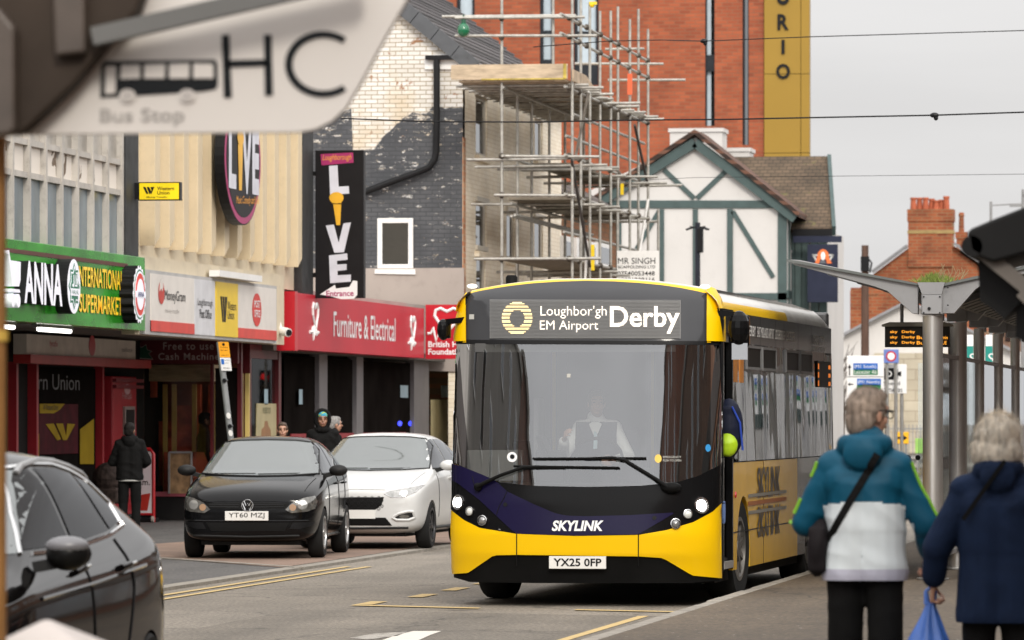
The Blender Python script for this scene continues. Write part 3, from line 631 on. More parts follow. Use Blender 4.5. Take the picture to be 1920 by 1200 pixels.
# front wall with openings cut as recesses: strips between windows
fr = FX(xE)
wins = []
for u0, u1, v0, v1 in ((892, 913, 186, 290), (1003, 1017, 228, 297), (892, 912, 382, 470), (950, 964, 400, 485), (1002, 1018, 412, 486), (893, 910, 472, 545)):
    a, c = fx(u0, v1, xE), fx(u1, v0, xE); zm = fx((u0 + u1) / 2, (v0 + v1) / 2, xE)[1]; hh = (c[1] - a[1]) / 2
    wins.append((a[0], zm - hh, c[0], zm + hh))
def wall_with_holes(fr, y0, z0, y1, z1, holes, th):
    """rectangular wall split into boxes round its openings"""
    ys = sorted({y0, y1, *[h[0] for h in holes], *[h[2] for h in holes]}); zs = sorted({z0, z1, *[h[1] for h in holes], *[h[3] for h in holes]})
    b = MB(); key = {}
    def corner(i, j, d):
        k = (i, j, d)
        if k not in key: key[k] = len(b.v); b.v.append(fr.p(ys[i], zs[j], d))
        return key[k]
    def solid(i, j):
        if not (0 <= i < len(ys) - 1 and 0 <= j < len(zs) - 1): return False
        cy, cz = (ys[i] + ys[i + 1]) / 2, (zs[j] + zs[j + 1]) / 2
        return not any(h[0] < cy < h[2] and h[1] < cz < h[3] for h in holes)
    for i in range(len(ys) - 1):
        for j in range(len(zs) - 1):
            if not solid(i, j): continue
            q = [(i, j), (i + 1, j), (i + 1, j + 1), (i, j + 1)]
            b.f.append([corner(*p, 0) for p in q]); b.m.append(0); b.f.append([corner(*p, -th) for p in q[::-1]]); b.m.append(0)
            for (di, dj), (p, r) in {(0, -1): (0, 1), (1, 0): (1, 2), (0, 1): (2, 3), (-1, 0): (3, 0)}.items():
                if not solid(i + di, j + dj):
                    b.f.append([corner(*q[r], 0), corner(*q[p], 0), corner(*q[p], -th), corner(*q[r], -th)]); b.m.append(0)
    return b
wall_with_holes(fr, YG + .002, 0, Y2, zE, wins, .3).build('front_wall', M_FRONTB, T)
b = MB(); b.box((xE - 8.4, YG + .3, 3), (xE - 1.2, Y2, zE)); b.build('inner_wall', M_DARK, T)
M_FRM = mat('cream_window_frame', (.55, .50, .42), .5)
for a, z0, c, z1 in wins:
    b = MB(); t_ = .16; f2 = FX(xE - .03)
    for r in (rect(a, z0, a + t_, z1), rect(c - t_, z0, c, z1), rect(a + t_, z0, c - t_, z0 + .07), rect(a + t_, z1 - .07, c - t_, z1)): b.prism(r, -.06, 0, f2)
    wf = b.build('window', M_FRM, T)
    flat(FX(xE - .05), 'pane', rect(a + t_, z0 + .07, c - t_, z1 - .07), 0, M_GLASSD, wf)
    b = MB(); b.prism(rect(a - .15, z0 - .12, c + .15, z0 - .002), -.1, .10, fr); b.build('sill', M_FRONTB, wf)
    b = MB(); b.prism(rect(a - .12, z1 + .002, c + .12, z1 + .1), -.02, .05, fr); b.build('lintel', M_FRM, wf)
# brick quoin showing through on the corner
b = MB(); b.prism(rect(YG - .004, 3.3, YG + .35, 7.4), -.01, .004, fr); b.build('bare_corner', brick('bare_brick', '#b0704c', '#c79a78', '#b59a80', 'Y', .3, .118, .3), T)
# roof
b = MB()
zr = zE + rise; ov = .12
def slope(x0, z0, x1, z1, y0, y1, th=.12):
    b.add([(x0, y0, z0), (x1, y0, z1), (x1, y1, z1), (x0, y1, z0), (x0, y0, z0 + th), (x1, y0, z1 + th), (x1, y1, z1 + th), (x0, y1, z0 + th)], [(0, 3, 2, 1), (4, 5, 6, 7), (0, 1, 5, 4), (1, 2, 6, 5), (2, 3, 7, 6), (3, 0, 4, 7)])
slope(xE + .3, zE - .22, xE - half, zr + .02, YG - ov, Y2)
slope(xE - 2 * half - .3, zE - .25, xE - half, zr + .02, YG - ov, Y2)
b.build('roof', M_TILE, T)
b = MB(); n_ = 11
for i in range(n_):
    p0 = Vector((xE + .28 - (half + .28) * i / n_, YG - ov - .03, zE - .20 + (rise + .22) * i / n_)); p1 = Vector((xE + .28 - (half + .28) * (i + .97) / n_, YG - ov - .03, zE - .20 + (rise + .22) * (i + .97) / n_))
    b.bar(p0 + Vector((0, 0, .02)), p1 + Vector((0, 0, .02)), .10, .30)
b.build('verge', mat('dark_slate_verge', (.075, .08, .088), .6, var=.2), T)
b = MB()
for k in range(1, 26):
    f_ = k / 26; b.bar((xE + .3 - (half + .3) * f_, YG - ov, zE - .09 + (rise + .24) * f_), (xE + .3 - (half + .3) * f_, Y2, zE - .09 + (rise + .24) * f_), .06, .035)
b.build('tile_course', mat('tile_edge', (.10, .095, .097), .7), T)
# white eaves board, black gutter and downpipe on the gable
fr = FY(YG)
flat(fr, 'eaves_board', [G(797, 104), G(870, 98), G(884, 108), G(884, 130), G(797, 130)], .06, M_WHITE, T, .06)
b = MB(); p = lambda u, v, d=.14: fr.p(*G(u, v), d)
b.bar(p(800, 109), p(882, 108), .12, .09)
b.build('gutter', M_BLACK, T)
b = MB(); b.tube([p(821, 112), p(821, 200), p(820, 285), p(817, 300), p(806, 315), p(790, 322), p(740, 340), p(683, 362)], .068, 10); b.build('downpipe', mat('black_plastic_pipe', (.014, .014, .015), .4), T, smooth=60)
# small window in the grey part
a, c = G(708, 505), G(775, 409); b = MB(); w_ = .10
for r in (rect(a[0], a[1], a[0] + w_, c[1]), rect(c[0] - w_, a[1], c[0], c[1]), rect(a[0] + w_, a[1], c[0] - w_, a[1] + w_), rect(a[0] + w_, c[1] - w_, c[0] - w_, c[1])): b.prism(r, -.02, .045, fr)
wf = b.build('window', M_WHITE, T, bevel=.01)
flat(fr, 'pane', rect(a[0] + w_, a[1] + w_, c[0] - w_, c[1] - w_), .014, M_GLASSD, wf)
b = MB(); b.prism([(a[0] - .05, a[1] - .09), (c[0] + .06, a[1] - .11), (c[0] + .05, a[1] - .003), (a[0] - .04, a[1] - .003)], .0, .09, fr); b.build('sill', M_WHITE, wf)
# corner support of the red return sign
# ---- brown brick house past the scaffolding
M_BROWNB = brick('brown_brick', '#8a5a34', '#74492b', '#6a5136', 'Y', .3, .12, .2)
T = thing('brown_brick_house', 'low brown brick house with a dark tiled roof behind the scaffolding', 'house', (-17, 126, 0))
zE2 = fx(1050, 374, xE)[1]; Y3 = fx(1160, 374, xE)[0]
b = MB(); b.box((xE - 8, Y2 + .01, 0), (xE - .02, Y3, zE2)); b.build('wall', M_BROWNB, T)
b = MB(); slope(xE + .15, zE2, xE - 3.6, zE2 + 2.0, Y2 + .02, Y3 + .1, .1); b.build('roof', brick('brown_roof_tile', '#57483f', '#483c36', '#241e1b', 'Y', .3, .22, .3, .8, .8, .03), T)
b = MB(); b.prism([(xE - .05, zE2), (xE - 3.6, zE2 + 2.0), (xE - 7.5, zE2)], -.3, 0, FY(Y3)); b.build('gable_wall', M_BROWNB, T)
b = MB(); b.bar((xE + .2, Y2, zE2 - .02), (xE + .2, Y3, zE2 - .02), .12, .1); b.build('gutter', mat('pale_gutter', (.6, .58, .55), .5), T)
for u0, u1, v0, v1 in ((1050, 1068, 446, 500), (1074, 1094, 450, 500), (1100, 1112, 456, 500), (1116, 1138, 458, 500)):
    a, c = fx(u0, v1, xE), fx(u1, v0, xE); f2 = FX(xE); b = MB(); b.prism(rect(a[0], a[1], c[0], c[1]), -.02, .10, f2); wf = b.build('window', M_WHITE, T, bevel=.01)
    yy = (a[0] + c[0]) / 2; flat(FX(xE + .10), 'pane', rect(a[0] + .35, a[1] + .1, c[0] - .35, c[1] - .12), .004, M_GLASSD, wf)
# ================================================================== red brick tower with a bronze sign panel
YT = 225.0
def TW(u, v): return fy(u, v, YT)
M_TOWER = brick('tower_red_brick', '#9c5031', '#823f26', '#82523a', 'X', .45, .15, .16, .85, .3, .02)
M_BRONZE = mat('bronze_panel', (.29, .175, .022), .42, .35, var=.05, scale=.4)
T = thing('brick_tower', 'tall red brick block with a bronze corner panel and dark upright letters', 'tower', TW(1200, 900)[:1] + (YT, 0))
fr = FY(YT); TOP = 27
holes = []
for u0, u1, v0, v1 in ((856, 890, -60, 36), (1012, 1038, -80, 128), (1076, 1122, -80, 160), (1322, 1340, -80, 236), (1392, 1404, -80, 272)):
    a, c = TW(u0, v1), TW(u1, v0); holes.append((a[0], a[1], c[0], min(c[1], 24)))
wall_with_holes(fr, TW(815, 0)[0], 0, TW(1432, 0)[0], TOP, holes, .5).build('wall', M_TOWER, T)
b = MB(); b.box((TW(815, 0)[0], YT + .52, 0), (TW(1440, 0)[0], YT + 3, TOP - .1)); b.build('inner_wall', M_DARK, T)
M_TGL = mat('sky_blue_pane', (.46, .54, .60), .2, var=.06, spec=.5)  # reflected sky is put into the pale blue base colour
M_ANTH = mat('anthracite_frame', (.022, .025, .03), .5)
for i, (a, z0, c, z1) in enumerate(holes):
    b = MB(); t_ = .12 if i < 3 else .05
    for r in (rect(a, z0, a + t_, z1), rect(c - t_, z0, c, z1)): b.prism(r, -.35, -.12, fr)
    zz = z0
    if i in (1, 2):
        for r in (rect(a + t_, z0, c - t_, z0 + (.38 if i == 1 else .9)), rect(a + t_, TW(0, 70 if i == 1 else 72)[1] - .05, c - t_, TW(0, 70 if i == 1 else 72)[1] + .05)): b.prism(r, -.3, -.14, fr)
    if i == 3: b.prism(rect(a + t_, TW(0, 146)[1], c - t_, TW(0, 116)[1]), -.3, -.14, fr)
    wf = b.build('window', M_ANTH, T)
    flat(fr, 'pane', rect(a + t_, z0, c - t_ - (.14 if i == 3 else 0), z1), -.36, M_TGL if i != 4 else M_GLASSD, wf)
# bronze panel, joints and letters
xa, xb = TW(1432, 0)[0], TW(1519, 0)[0]
zj = [0, TW(0, 298)[1], TW(0, 153)[1], TW(0, 7)[1], TW(0, -138)[1], TOP + .4]
xs_ = [xa + .02, TW(1502, 0)[0], xb]
for i in range(2):
    for j in range(5):
        b = MB(); b.prism(rect(xs_[i] + .012, zj[j] + .012, xs_[i + 1] - .012, zj[j + 1] - .012), -.25, .12, fr); b.build('bronze_panel', M_BRONZE, T)
b = MB(); b.box((xa, YT + .26, 0), (xb - .03, YT + .5, TOP)); b.build('panel_backing', M_ANTH, T)
for ch, v0, v1, wd in (('D', -84, -50, 22), ('U', -28, 10, 24), ('R', 27, 57, 21), ('I', 75, 102, 6), ('O', 120, 149, 26)):
    a = TW(1469 - wd / 2, v1); b = MB(); add_text(b, fr, ch, a[0], a[1], wd * YT / F / CS * 1.0, (v1 - v0) * YT / F, .20, bold=.03); b.build('letter', M_PBLACK, T)

# ================================================================== half timbered pub
YP = 165.0
def PB(u, v): return fy(u, v, YP)
M_REND = mat('white_render', (.56, .54, .52), .8, var=.05, scale=.6, dirt=.08)
M_TIMB = mat('green_grey_timber', (.045, .075, .073), .6, var=.15)
M_PTILE = brick('mossy_roof_tile', '#5a4a3a', '#4d4031', '#362d22', 'X', .24, .115, .35, .9, .5, .014, blotch=('#625c36', 1.1, .60))
T = thing('timbered_pub', 'white half timbered pub with green grey beams below the brick tower', 'pub', (PB(1300, 900)[0], YP, 0))
xl, xr, xm = PB(1105, 0)[0], PB(1473, 0)[0], PB(1304, 0)[0]
ze = PB(0, 392)[1]; zp = PB(0, 268)[1]
fr = FY(YP)
YS = fx(1521, 440, xr)[0]
b = MB(); b.prism([(xl, 0), (xr, 0), (xr, ze), (xm, zp), (xl, PB(0, 365)[1])], -.25, 0, fr)
b.build('front_wall', M_REND, T)
b = MB(); b.box((xr - .25, YP + .26, 0), (xr, YS, ze)); b.box((xl, YP + .26, 0), (xl + .25, YS, ze)); b.build('side_wall', M_REND, T)
def beam(a, c, w_, d=.07):
    p0, p1 = PB(*a), PB(*c); b.bar(fr.p(p0[0], p0[1], d / 2 - .02), fr.p(p1[0], p1[1], d / 2 - .02), w_, d, up=fr.n)
tm = []
for a, c, w_ in (((1140, 383), (1462, 383), .24), ((1240, 392), (1240, 640), .18), ((1304, 392), (1304, 640), .16), ((1369, 392), (1369, 640), .18), ((1245, 318), (1302, 372), .15), ((1364, 318), (1307, 372), .15), ((1374, 396), (1450, 520), .14), ((1236, 396), (1180, 490), .14), ((1160, 556), (1476, 556), .22), ((1467, 386), (1467, 640), .28), ((1160, 388), (1160, 640), .18)):
    b = MB(); beam(a, c, w_); b.build('beam', M_TIMB, T)
b = MB()
for e in ((1492, 410), (1092, 400)):
    p0, p1 = PB(1304, 268), PB(*e); b.bar(fr.p(p0[0], p0[1], .1), fr.p(p1[0], p1[1], .1), .30, .2, up=fr.n)
b.build('bargeboard', M_TIMB, T)
b = MB(); pr = PB(1494, 408); pl_ = PB(1090, 398)
slope(pr[0] + .1, pr[1], xm, zp + .08, YP - .3, YP + 3.2, .16); slope(pl_[0] - .1, pl_[1], xm, zp + .08, YP - .3, YP + 3.2, .16); b.build('roof', brick('red_brown_tile', '#6b4a3a', '#573d31', '#2f221b', 'Y', .3, .16, .3, .9, .7, .02), T)
# side wall details: black eave, timbers, windows
f2 = FX(xr)
for i in range(5):
    y = YP + .9 + i * (YS - YP - 1.2) / 4; b = MB(); b.bar(f2.p(y, 2.5, .02), f2.p(y, ze - .2, .02), .22, .06, up=f2.n); b.build('beam', M_TIMB, T)
b = MB(); b.bar(f2.p(YP + .3, PB(0, 556)[1], .02), f2.p(YS, PB(0, 556)[1], .02), .06, .25); b.build('beam', M_TIMB, T)
for i in range(3):
    y = YP + 1.8 + i * 2.2; b = MB(); b.prism(rect(y - .5, 5.2, y + .5, 7.0), -.02, .05, f2); wf = b.build('window', M_GREY, T); flat(f2, 'pane', rect(y - .42, 5.3, y + .42, 6.9), .06, M_GLASSD, wf)
# cross wing behind: roof facing us
YW = YP + 1.6
def W(u, v, y=YW + 4): return fy(u, v, y)
zr_, zq = W(0, 312)[1], W(0, 444, YW)[1]
x0, x1 = W(1330, 0)[0], W(1551, 0)[0]
b = MB(); th = .14
b.add([(x0, YW, zq), (W(1560, 0, YW)[0], YW, zq), (x1, YW + 4, zr_), (x0, YW + 4, zr_), (x0, YW, zq + th), (W(1560, 0, YW)[0], YW, zq + th), (x1, YW + 4, zr_ + th), (x0, YW + 4, zr_ + th)], [(0, 3, 2, 1), (4, 5, 6, 7), (0, 1, 5, 4), (1, 2, 6, 5), (2, 3, 7, 6), (3, 0, 4, 7)])
b.build('rear_roof', M_PTILE, T)
b = MB(); xq = W(1552, 0, YW)[0] - .1; b.box((xr, YW + .2, 0), (xq, YW + 7, zq + .1)); b.build('rear_wall', M_REND, T)
b = MB(); b.bar((x1 + .06, YW + 4, zr_ + .05), (W(1560, 0, YW)[0] + .06, YW, zq + .05), .12, .34); b.build('verge', M_TIMB, T)
b = MB(); b.bar((xr + .1, YW - .1, zq), (xq + .25, YW - .1, zq), .25, .22); b.build('gutter', M_BLACK, T)
for u in (1484, 1497, 1510, 1528, 1544): a = W(u, 0, YW + .2)[0]; b = MB(); b.box((a - .12, YW + .1, 2), (a + .12, YW + .199, zq)); b.build('beam', M_TIMB, T)
# rendered chimney stacks
for u0, u1, v0, y in ((1256, 1354, 240, YP + 5), (1358, 1405, 277, YP + 6.5)):
    a, c = fy(u0, 420, y), fy(u1, v0, y); b = MB(); b.box((a[0], y, 6), (c[0], y + 1.4, c[1] - .12)); b.box((a[0] - .05, y - .05, c[1] - .12), (c[0] + .05, y + 1.45, c[1])); b.build('chimney', M_REND, T)

# pub sign
ys = YP + 1
def PS(u, v): return fy(u, v, ys)
fr = FY(ys); a, c = PS(1514, 534), PS(1571, 458)
T = thing('pub_sign', 'dark blue hanging pub sign with an orange and white emblem', 'sign', (a[0], ys, 5))
b = MB(); b.prism(rect(a[0], a[1] - .55, c[0], c[1]), -.04, .04, fr); b.build('board', mat('navy_board', (.022, .026, .048), .5), T, bevel=.01)
b = MB(); b.prism(rect(a[0] - .45, c[1] + .06, c[0] + .12, c[1] + .26), -.05, .05, fr); b.build('bracket', mat('navy_board', (.022, .026, .048), .5), T)
def pts(l): return [PS(u, v) for u, v in l]
b = MB()
for l in ([(1523, 477), (1563, 477), (1563, 480), (1523, 480)], [(1523, 478), (1527, 478), (1536, 494), (1532, 494)], [(1560, 478), (1564, 478), (1554, 494), (1550, 494)]): b.prism(pts(l), .04, .046, fr)
b.build('triangle_mark', mat('pale_print', (.5, .5, .48), .5), T)
flat(fr, 'emblem', pts([(1528, 494), (1532, 484), (1534, 474), (1538, 469), (1543, 467), (1549, 469), (1553, 474), (1555, 484), (1560, 494), (1551, 494), (1549, 486), (1538, 486), (1536, 494)]), .052, mat('orange_print', (.75, .16, .03), .5), T)
flat(fr, 'emblem_centre', oval(*PS(1543.5, 480), .07, .13, 16), .058, M_PWHITE, T)
flat(fr, 'emblem_base', pts([(1537, 494), (1543, 481), (1549, 494)]), .055, mat('print_dark_grey', (.1, .11, .13), .5), T)

# floodlight mast before the pub
yl = 150.0
p = onY(1308, 424, yl)
T = thing('lamp_post', 'dark lamp post with two small floodlight arms before the white pub gable', 'lamp post', (p.x, yl, 0))
b = MB(); b.tube([(p.x, yl, 0), (p.x, yl, p.z + .1)], .075, 8); b.build('pole', mat('dark_blue_metal', (.02, .022, .03), .4), T)
b = MB(); b.box((p.x + .0, yl - .12, p.z - .75), (p.x + .16, yl + .1, p.z - .05)); b.build('control_box', M_BLACK, T, bevel=.02)
for s in (-1, 1):
    b = MB(); b.bar((p.x, yl, p.z - .05), (p.x + s * .22, yl, p.z - .02), .05, .05); b.bar((p.x + s * .14, yl, p.z - .03), (p.x + s * .3, yl - .08, p.z - .1), .16, .05); b.build('floodlight', M_BLACK, T)

# ================================================================== far right: brick house, white gable, signs
YH = 240.0
def HS(u, v): return fy(u, v, YH)
fr = FY(YH)
M_ORB = brick('orange_brick', '#9c5533', '#824026', '#8c6a4c', 'X', .45, .15, .3, .85, .3, .02, blotch=('#6d4a30', .8, .62))
T = thing('brick_house', 'orange brick house with a broad chimney and a row of pots, right of the pub', 'house', (HS(1720, 0)[0], YH, 0))
b = MB(); b.prism([HS(u, v) for u, v in ((1594, 820), (1594, 545), (1612, 540), (1640, 512), (1702, 466), (1790, 462), (1842, 500), (1842, 820))], -.3, 0, fr); b.build('gable_wall', M_ORB, T)
b = MB(); b.box((HS(1594, 0)[0], YH + .31, 0), (HS(1842, 0)[0], YH + 9, HS(0, 545)[1])); b.build('wall', M_ORB, T)
for a, c in (((1636, 513), (1702, 464)), ((1790, 460), (1846, 500))): b = MB(); p0, p1 = HS(*a), HS(*c); b.bar((p0[0], YH - .2, p0[1] + .08), (p1[0], YH - .2, p1[1] + .08), .4, .12); b.build('verge', mat('grey_lead', (.22, .22, .23), .6), T)
b = MB(); p0, p1 = HS(1800, 470), HS(1850, 505); b.bar((p0[0], YH + 3, p0[1]), (p1[0], YH + 3, p1[1]), 6, .15); b.build('roof', M_PTILE, T)
a, c = HS(1703, 480), HS(1786, 392); b = MB()
b.box((a[0], YH - .1, a[1] - .5), (c[0], YH + 1.2, c[1] - 1.1)); b.box((a[0] - .04, YH - .14, c[1] - .55), (c[0] + .04, YH + 1.24, c[1])); b.box((a[0], YH - .1, c[1] - 1.1), (c[0], YH + 1.2, c[1] - .56)); ch = b.build('chimney', M_ORB, T)
b = MB(); b.box((a[0] - .03, YH - .13, c[1] - 1.1), (c[0] + .03, YH + 1.23, c[1] - .95)); b.build('chimney_band', mat('ochre_stone', (.36, .25, .10), .8, dirt=.3, var=.2), ch)
for i, u in enumerate((1711, 1722, 1734, 1745, 1754, 1763, 1773)):
    q = HS(u, 0)[0]; hh = (.55, .55, .55, .5, .42, .45, .6)[i]; b = MB(); b.lathe([(.0, 0), (.15, 0), (.12, hh * .8), (.15, hh * .85), (.14, hh), (.09, hh), (.09, hh - .1)], 12, Matrix.Translation((q, YH + .5 + (i % 2) * .2, c[1]))); b.build('chimney_pot', mat('terracotta', (.38, .10, .045), .8, var=.2), ch, smooth=40)
a, c = HS(1786, 520), HS(1806, 432); b = MB(); b.box((a[0] + .05, YH + 2, a[1]), (c[0], YH + 3, c[1] - .3)); b.box((a[0], YH + 1.95, c[1] - .3), (c[0] + .05, YH + 3.05, c[1])); b.lathe([(0, 0), (.13, 0), (.11, .7), (.14, .75), (.1, .9)], 12, Matrix.Translation(((a[0] + c[0]) / 2, YH + 2.5, c[1]))); b.build('chimney', M_ORB, T)

YB_ = 205.0
def WG(u, v): return fy(u, v, YB_)
fr = FY(YB_)
T = thing('white_gable_building', 'low white rendered building with a sloping gable behind the bus shelter', 'building', (WG(1660, 0)[0], YB_, 0))
b = MB(); b.prism([WG(u, v) for u, v in ((1574, 860), (1574, 640), (1600, 616), (1700, 566), (1730, 574), (1900, 660), (1900, 860))], -.3, 0, fr); b.build('gable_wall', mat('white_render', (.56, .54, .52), .8), T)
b = MB(); b.box((WG(1574, 0)[0], YB_ + .31, 0), (WG(1900, 0)[0], YB_ + 8, WG(0, 660)[1])); b.build('wall', M_REND, T)
for a, c in (((1570, 634), (1702, 565)), ((1698, 563), (1905, 660))): b = MB(); p0, p1 = WG(*a), WG(*c); b.bar((p0[0], YB_ - .1, p0[1]), (p1[0], YB_ - .1, p1[1]), .5, .1); b.build('verge', mat('grey_lead', (.22, .22, .23), .6), T)
b = MB(); b.prism([WG(u, v) for u, v in ((1640, 850), (1640, 662), (1800, 662), (1800, 850))], .01, .25, fr); b.build('stone_wall', brick('pale_stone', '#b4ab98', '#a79d8a', '#968c7a', 'X', .9, .4, .15, .9, .2, .02), T)
# distant brick row closing the view at the far right
T = thing('distant_terrace', 'distant dark brick terrace far behind the traffic lights', 'building', (20, 260, 0))
def DT(u, v): return fy(u, v, 262)
b = MB(); a, c = DT(1842, 900), DT(2040, 560); b.box((a[0], 262, 0), (c[0], 270, c[1])); b.build('wall', brick('dull_brick', '#8a6a55', '#77584a', '#7a6a5c', 'X', .45, .15, .2), T)
for u in (1868, 1892, 1916, 1950, 1985):
    for v0, v1 in ((600, 640), (672, 730)):
        q, r = DT(u - 7, v1), DT(u + 7, v0); b = MB(); b.prism(rect(q[0], q[1], r[0], r[1]), -.05, .06, FY(262)); b.build('window', M_GLASSD, T)
b = MB(); b.box((a[0] - .3, 261.7, c[1]), (c[0], 271, c[1] + .4)); b.build('roof', M_PTILE, T)

# iron railings, temporary signs
yr = 190.0
def RL(u, v): return fy(u, v, yr)
a, c = RL(1660, 852), RL(1830, 796)
T = thing('railings', 'grey iron railings behind the yellow diversion sign', 'fence', ((a[0] + c[0]) / 2, yr, 0))
b = MB()
for z in (.35, c[1] - .15): b.bar((a[0], yr, z), (c[0], yr, z), .05, .05)
b.build('rail', M_GREY, T)
b = MB(); x = a[0]
while x < c[0]: b.bar((x, yr, 0), (x, yr, c[1]), .03, .03); x += .14
b.build('bars', M_GREY, T)
def small_sign(nm, lb, u0, v0, u1, v1, y, m, cat='sign', extra=None, group=None):
    a, c = fy(u0, v1, y), fy(u1, v0, y); T = thing(nm, lb, cat, ((a[0] + c[0]) / 2, y, 0), group=group); fr = FY(y)
    b = MB(); b.prism(rect(a[0], a[1], c[0], c[1]), -.02, .02, fr); b.build('board', m, T, bevel=.01)
    b = MB()
    for q in (.2, .8): x = a[0] + (c[0] - a[0]) * q; b.tube([(x, y + .05, 0), (x, y + .05, c[1] - .05)], .04, 8)
    b.build('posts', M_STEEL, T)
    if extra: extra(T, fr, a, c)
    return T
def ex(T, fr, a, c):
    x, z = (a[0] + c[0]) / 2, (a[1] + c[1]) / 2; flat(fr, 'arrow', [(x - .16, z - .03), (x + .04, z - .03), (x + .04, z - .08), (x + .17, z), (x + .04, z + .08), (x + .04, z + .03), (x - .16, z + .03)], .026, M_PBLACK, T)
small_sign('diversion_sign', 'yellow temporary sign with a black arrow before the railings', 1677, 810, 1704, 832, 150, mat('temp_yellow', (.80, .42, .01), .4), extra=ex)
small_sign('notice_board', 'small lime green board beside the first shelter column', 1716, 822, 1742, 850, 168, mat('lime_board', (.30, .55, .12), .5))
M_SB, M_SG = mat('sign_blue', (.02, .13, .48), .4), mat('sign_green', (.01, .17, .06), .4)
def ex(T, fr, a, c):
    q = lambda u, v: fy(u, v, 122)
    for u0, v0, u1, v1, m in ((1600, 681, 1646, 694, M_SB), (1600, 692.5, 1646, 703, M_SG), (1607, 710, 1652, 723, M_SB), (1607, 721.5, 1652, 732, M_SG)):
        A, C = q(u0, v1), q(u1, v0); flat(fr, 'patch', rect(A[0], A[1], C[0], C[1]), .026, m, T)
    for s, u, v, wd in (('(M1 South)', 1602, 691.5, 41), ('Leicester A6', 1602, 701, 42), ('(M1 North)', 1609, 720.5, 40)):
        A = q(u, v); txt(fr, s, A[0], A[1], wd * .0122, .09, M_PWHITE, T, .032)
    b = MB()
    for l in ([(1592, 704), (1592, 690), (1589.5, 690), (1593, 683), (1596.5, 690), (1594, 690), (1594, 704)], [(1600, 719.5), (1600, 721.5), (1594, 721.5), (1594, 724), (1590, 720.5), (1594, 717), (1594, 719.5)]): b.prism([q(*k) for k in l], .02, .026, fr)
    b.prism([q(1588.5, 706), q(1656.5, 706), q(1656.5, 707), q(1588.5, 707)], .02, .026, fr)
    b.build('arrow', M_PBLACK, T)
small_sign('direction_sign', 'white direction sign with blue and green patches beside the back of the bus', 1588, 667, 1657, 748, 122, M_PWHITE, extra=ex)
def ex(T, fr, a, c):
    q = lambda u, v: fy(u, v, 124); b = MB()
    for l in ([(1658, 690), (1676, 690), (1676, 712), (1658, 712)], [(1676, 696), (1684, 692), (1684, 710), (1676, 706)], [(1684, 698), (1690, 696), (1690, 706), (1684, 704)]): b.prism([q(*k) for k in l], .02, .026, fr)
    b.build('camera_symbol', M_PBLACK, T)
    flat(fr, 'camera_lens', oval(*q(1667, 701), .07, .07), .030, M_PWHITE, T); flat(fr, 'camera_pupil', oval(*q(1667, 701), .045, .045), .034, M_PBLACK, T)
    A = q(1657, 724); txt(fr, 'Speed', A[0], A[1], .38, .11, M_PBLACK, T, .026); A = q(1655, 735); txt(fr, 'cameras', A[0], A[1], .46, .08, M_PBLACK, T, .026)
small_sign('camera_sign', 'white speed cameras sign with a black camera symbol', 1652, 683, 1700, 738, 124, M_PWHITE, extra=ex)
def ex(T, fr, a, c):
    x, z = (a[0] + c[0]) / 2, (a[1] + c[1]) / 2
    flat(fr, 'disc', oval(x, z, .12, .12), .026, M_RED, T); flat(fr, 'disc_centre', oval(x, z, .085, .085), .030, M_PWHITE, T)
small_sign('weight_limit_sign', 'small blue sign with a red ringed disc above the speed cameras sign', 1657, 655, 1685, 681, 123.8, mat('sign_soft_blue', (.13, .2, .5), .4), extra=ex)
# teal boards seen between the shelter columns
for u0, u1, lb in ((1813, 1825, 'tall teal and white notice board between shelter columns, nearer one'), (1848, 1861, 'tall teal and white notice board between shelter columns, farther one')):
    def ex(T, fr, a, c):
        h = c[1] - a[1]; flat(fr, 'teal_panel', rect(a[0], a[1] + h * .1, c[0], a[1] + h * .75), .024, mat('teal_print', (.005, .24, .20), .45), T)
        txt(fr, 'S', a[0] + .05, a[1] + h * .35, .12, .2, M_PWHITE, T, .03)
    small_sign('notice_board', lb, u0, 628, u1, 712, 100, M_PWHITE, extra=ex)
# traffic lights
for u, v, y, lit, lb in ((1777, 737, 135, 2, 'traffic light showing green, seen through the shelter glass'), (1916, 705, 140, 0, 'traffic light showing red at the right edge')):
    p = onY(u, v, y); T = thing('traffic_light', lb, 'traffic light', (p.x, y, 0), group='traffic lights at the junction'); zc = p.z + (lit - 1) * .3
    b = MB(); b.tube([(p.x, y + .1, 0), (p.x, y + .1, zc + .5)], .057, 8); b.build('pole', mat('grey_pole', (.24, .24, .24), .5), T)
    b = MB(); b.box((p.x - .15, y - .1, zc - .48), (p.x + .15, y + .05, zc + .48)); b.build('housing', M_BLACK, T, bevel=.03)
    for k in range(3):
        cc = [(.9, .02, .02), (.8, .35, .02), (.05, .95, .55)][k]; m = lamp('signal_%d' % k, cc, 1.8) if k == lit else mat('signal_off_%d' % k, tuple(q * .05 for q in cc), .3)
        z = zc + (1 - k) * .3; b = MB(); b.lathe([(0, .02), (.06, .016), (.095, 0)], 16, Matrix.Translation((p.x, y - .1, z)) @ Matrix.Rotation(rad(90), 4, 'X')); b.build('lens', m, T, smooth=60)
        b = MB(); b.tube([(p.x + .105 * math.cos(a), y - .16, z + .105 * math.sin(a)) for a in [rad(q) for q in range(0, 181, 20)]], .008, 5); b.build('hood', M_BLACK, T)
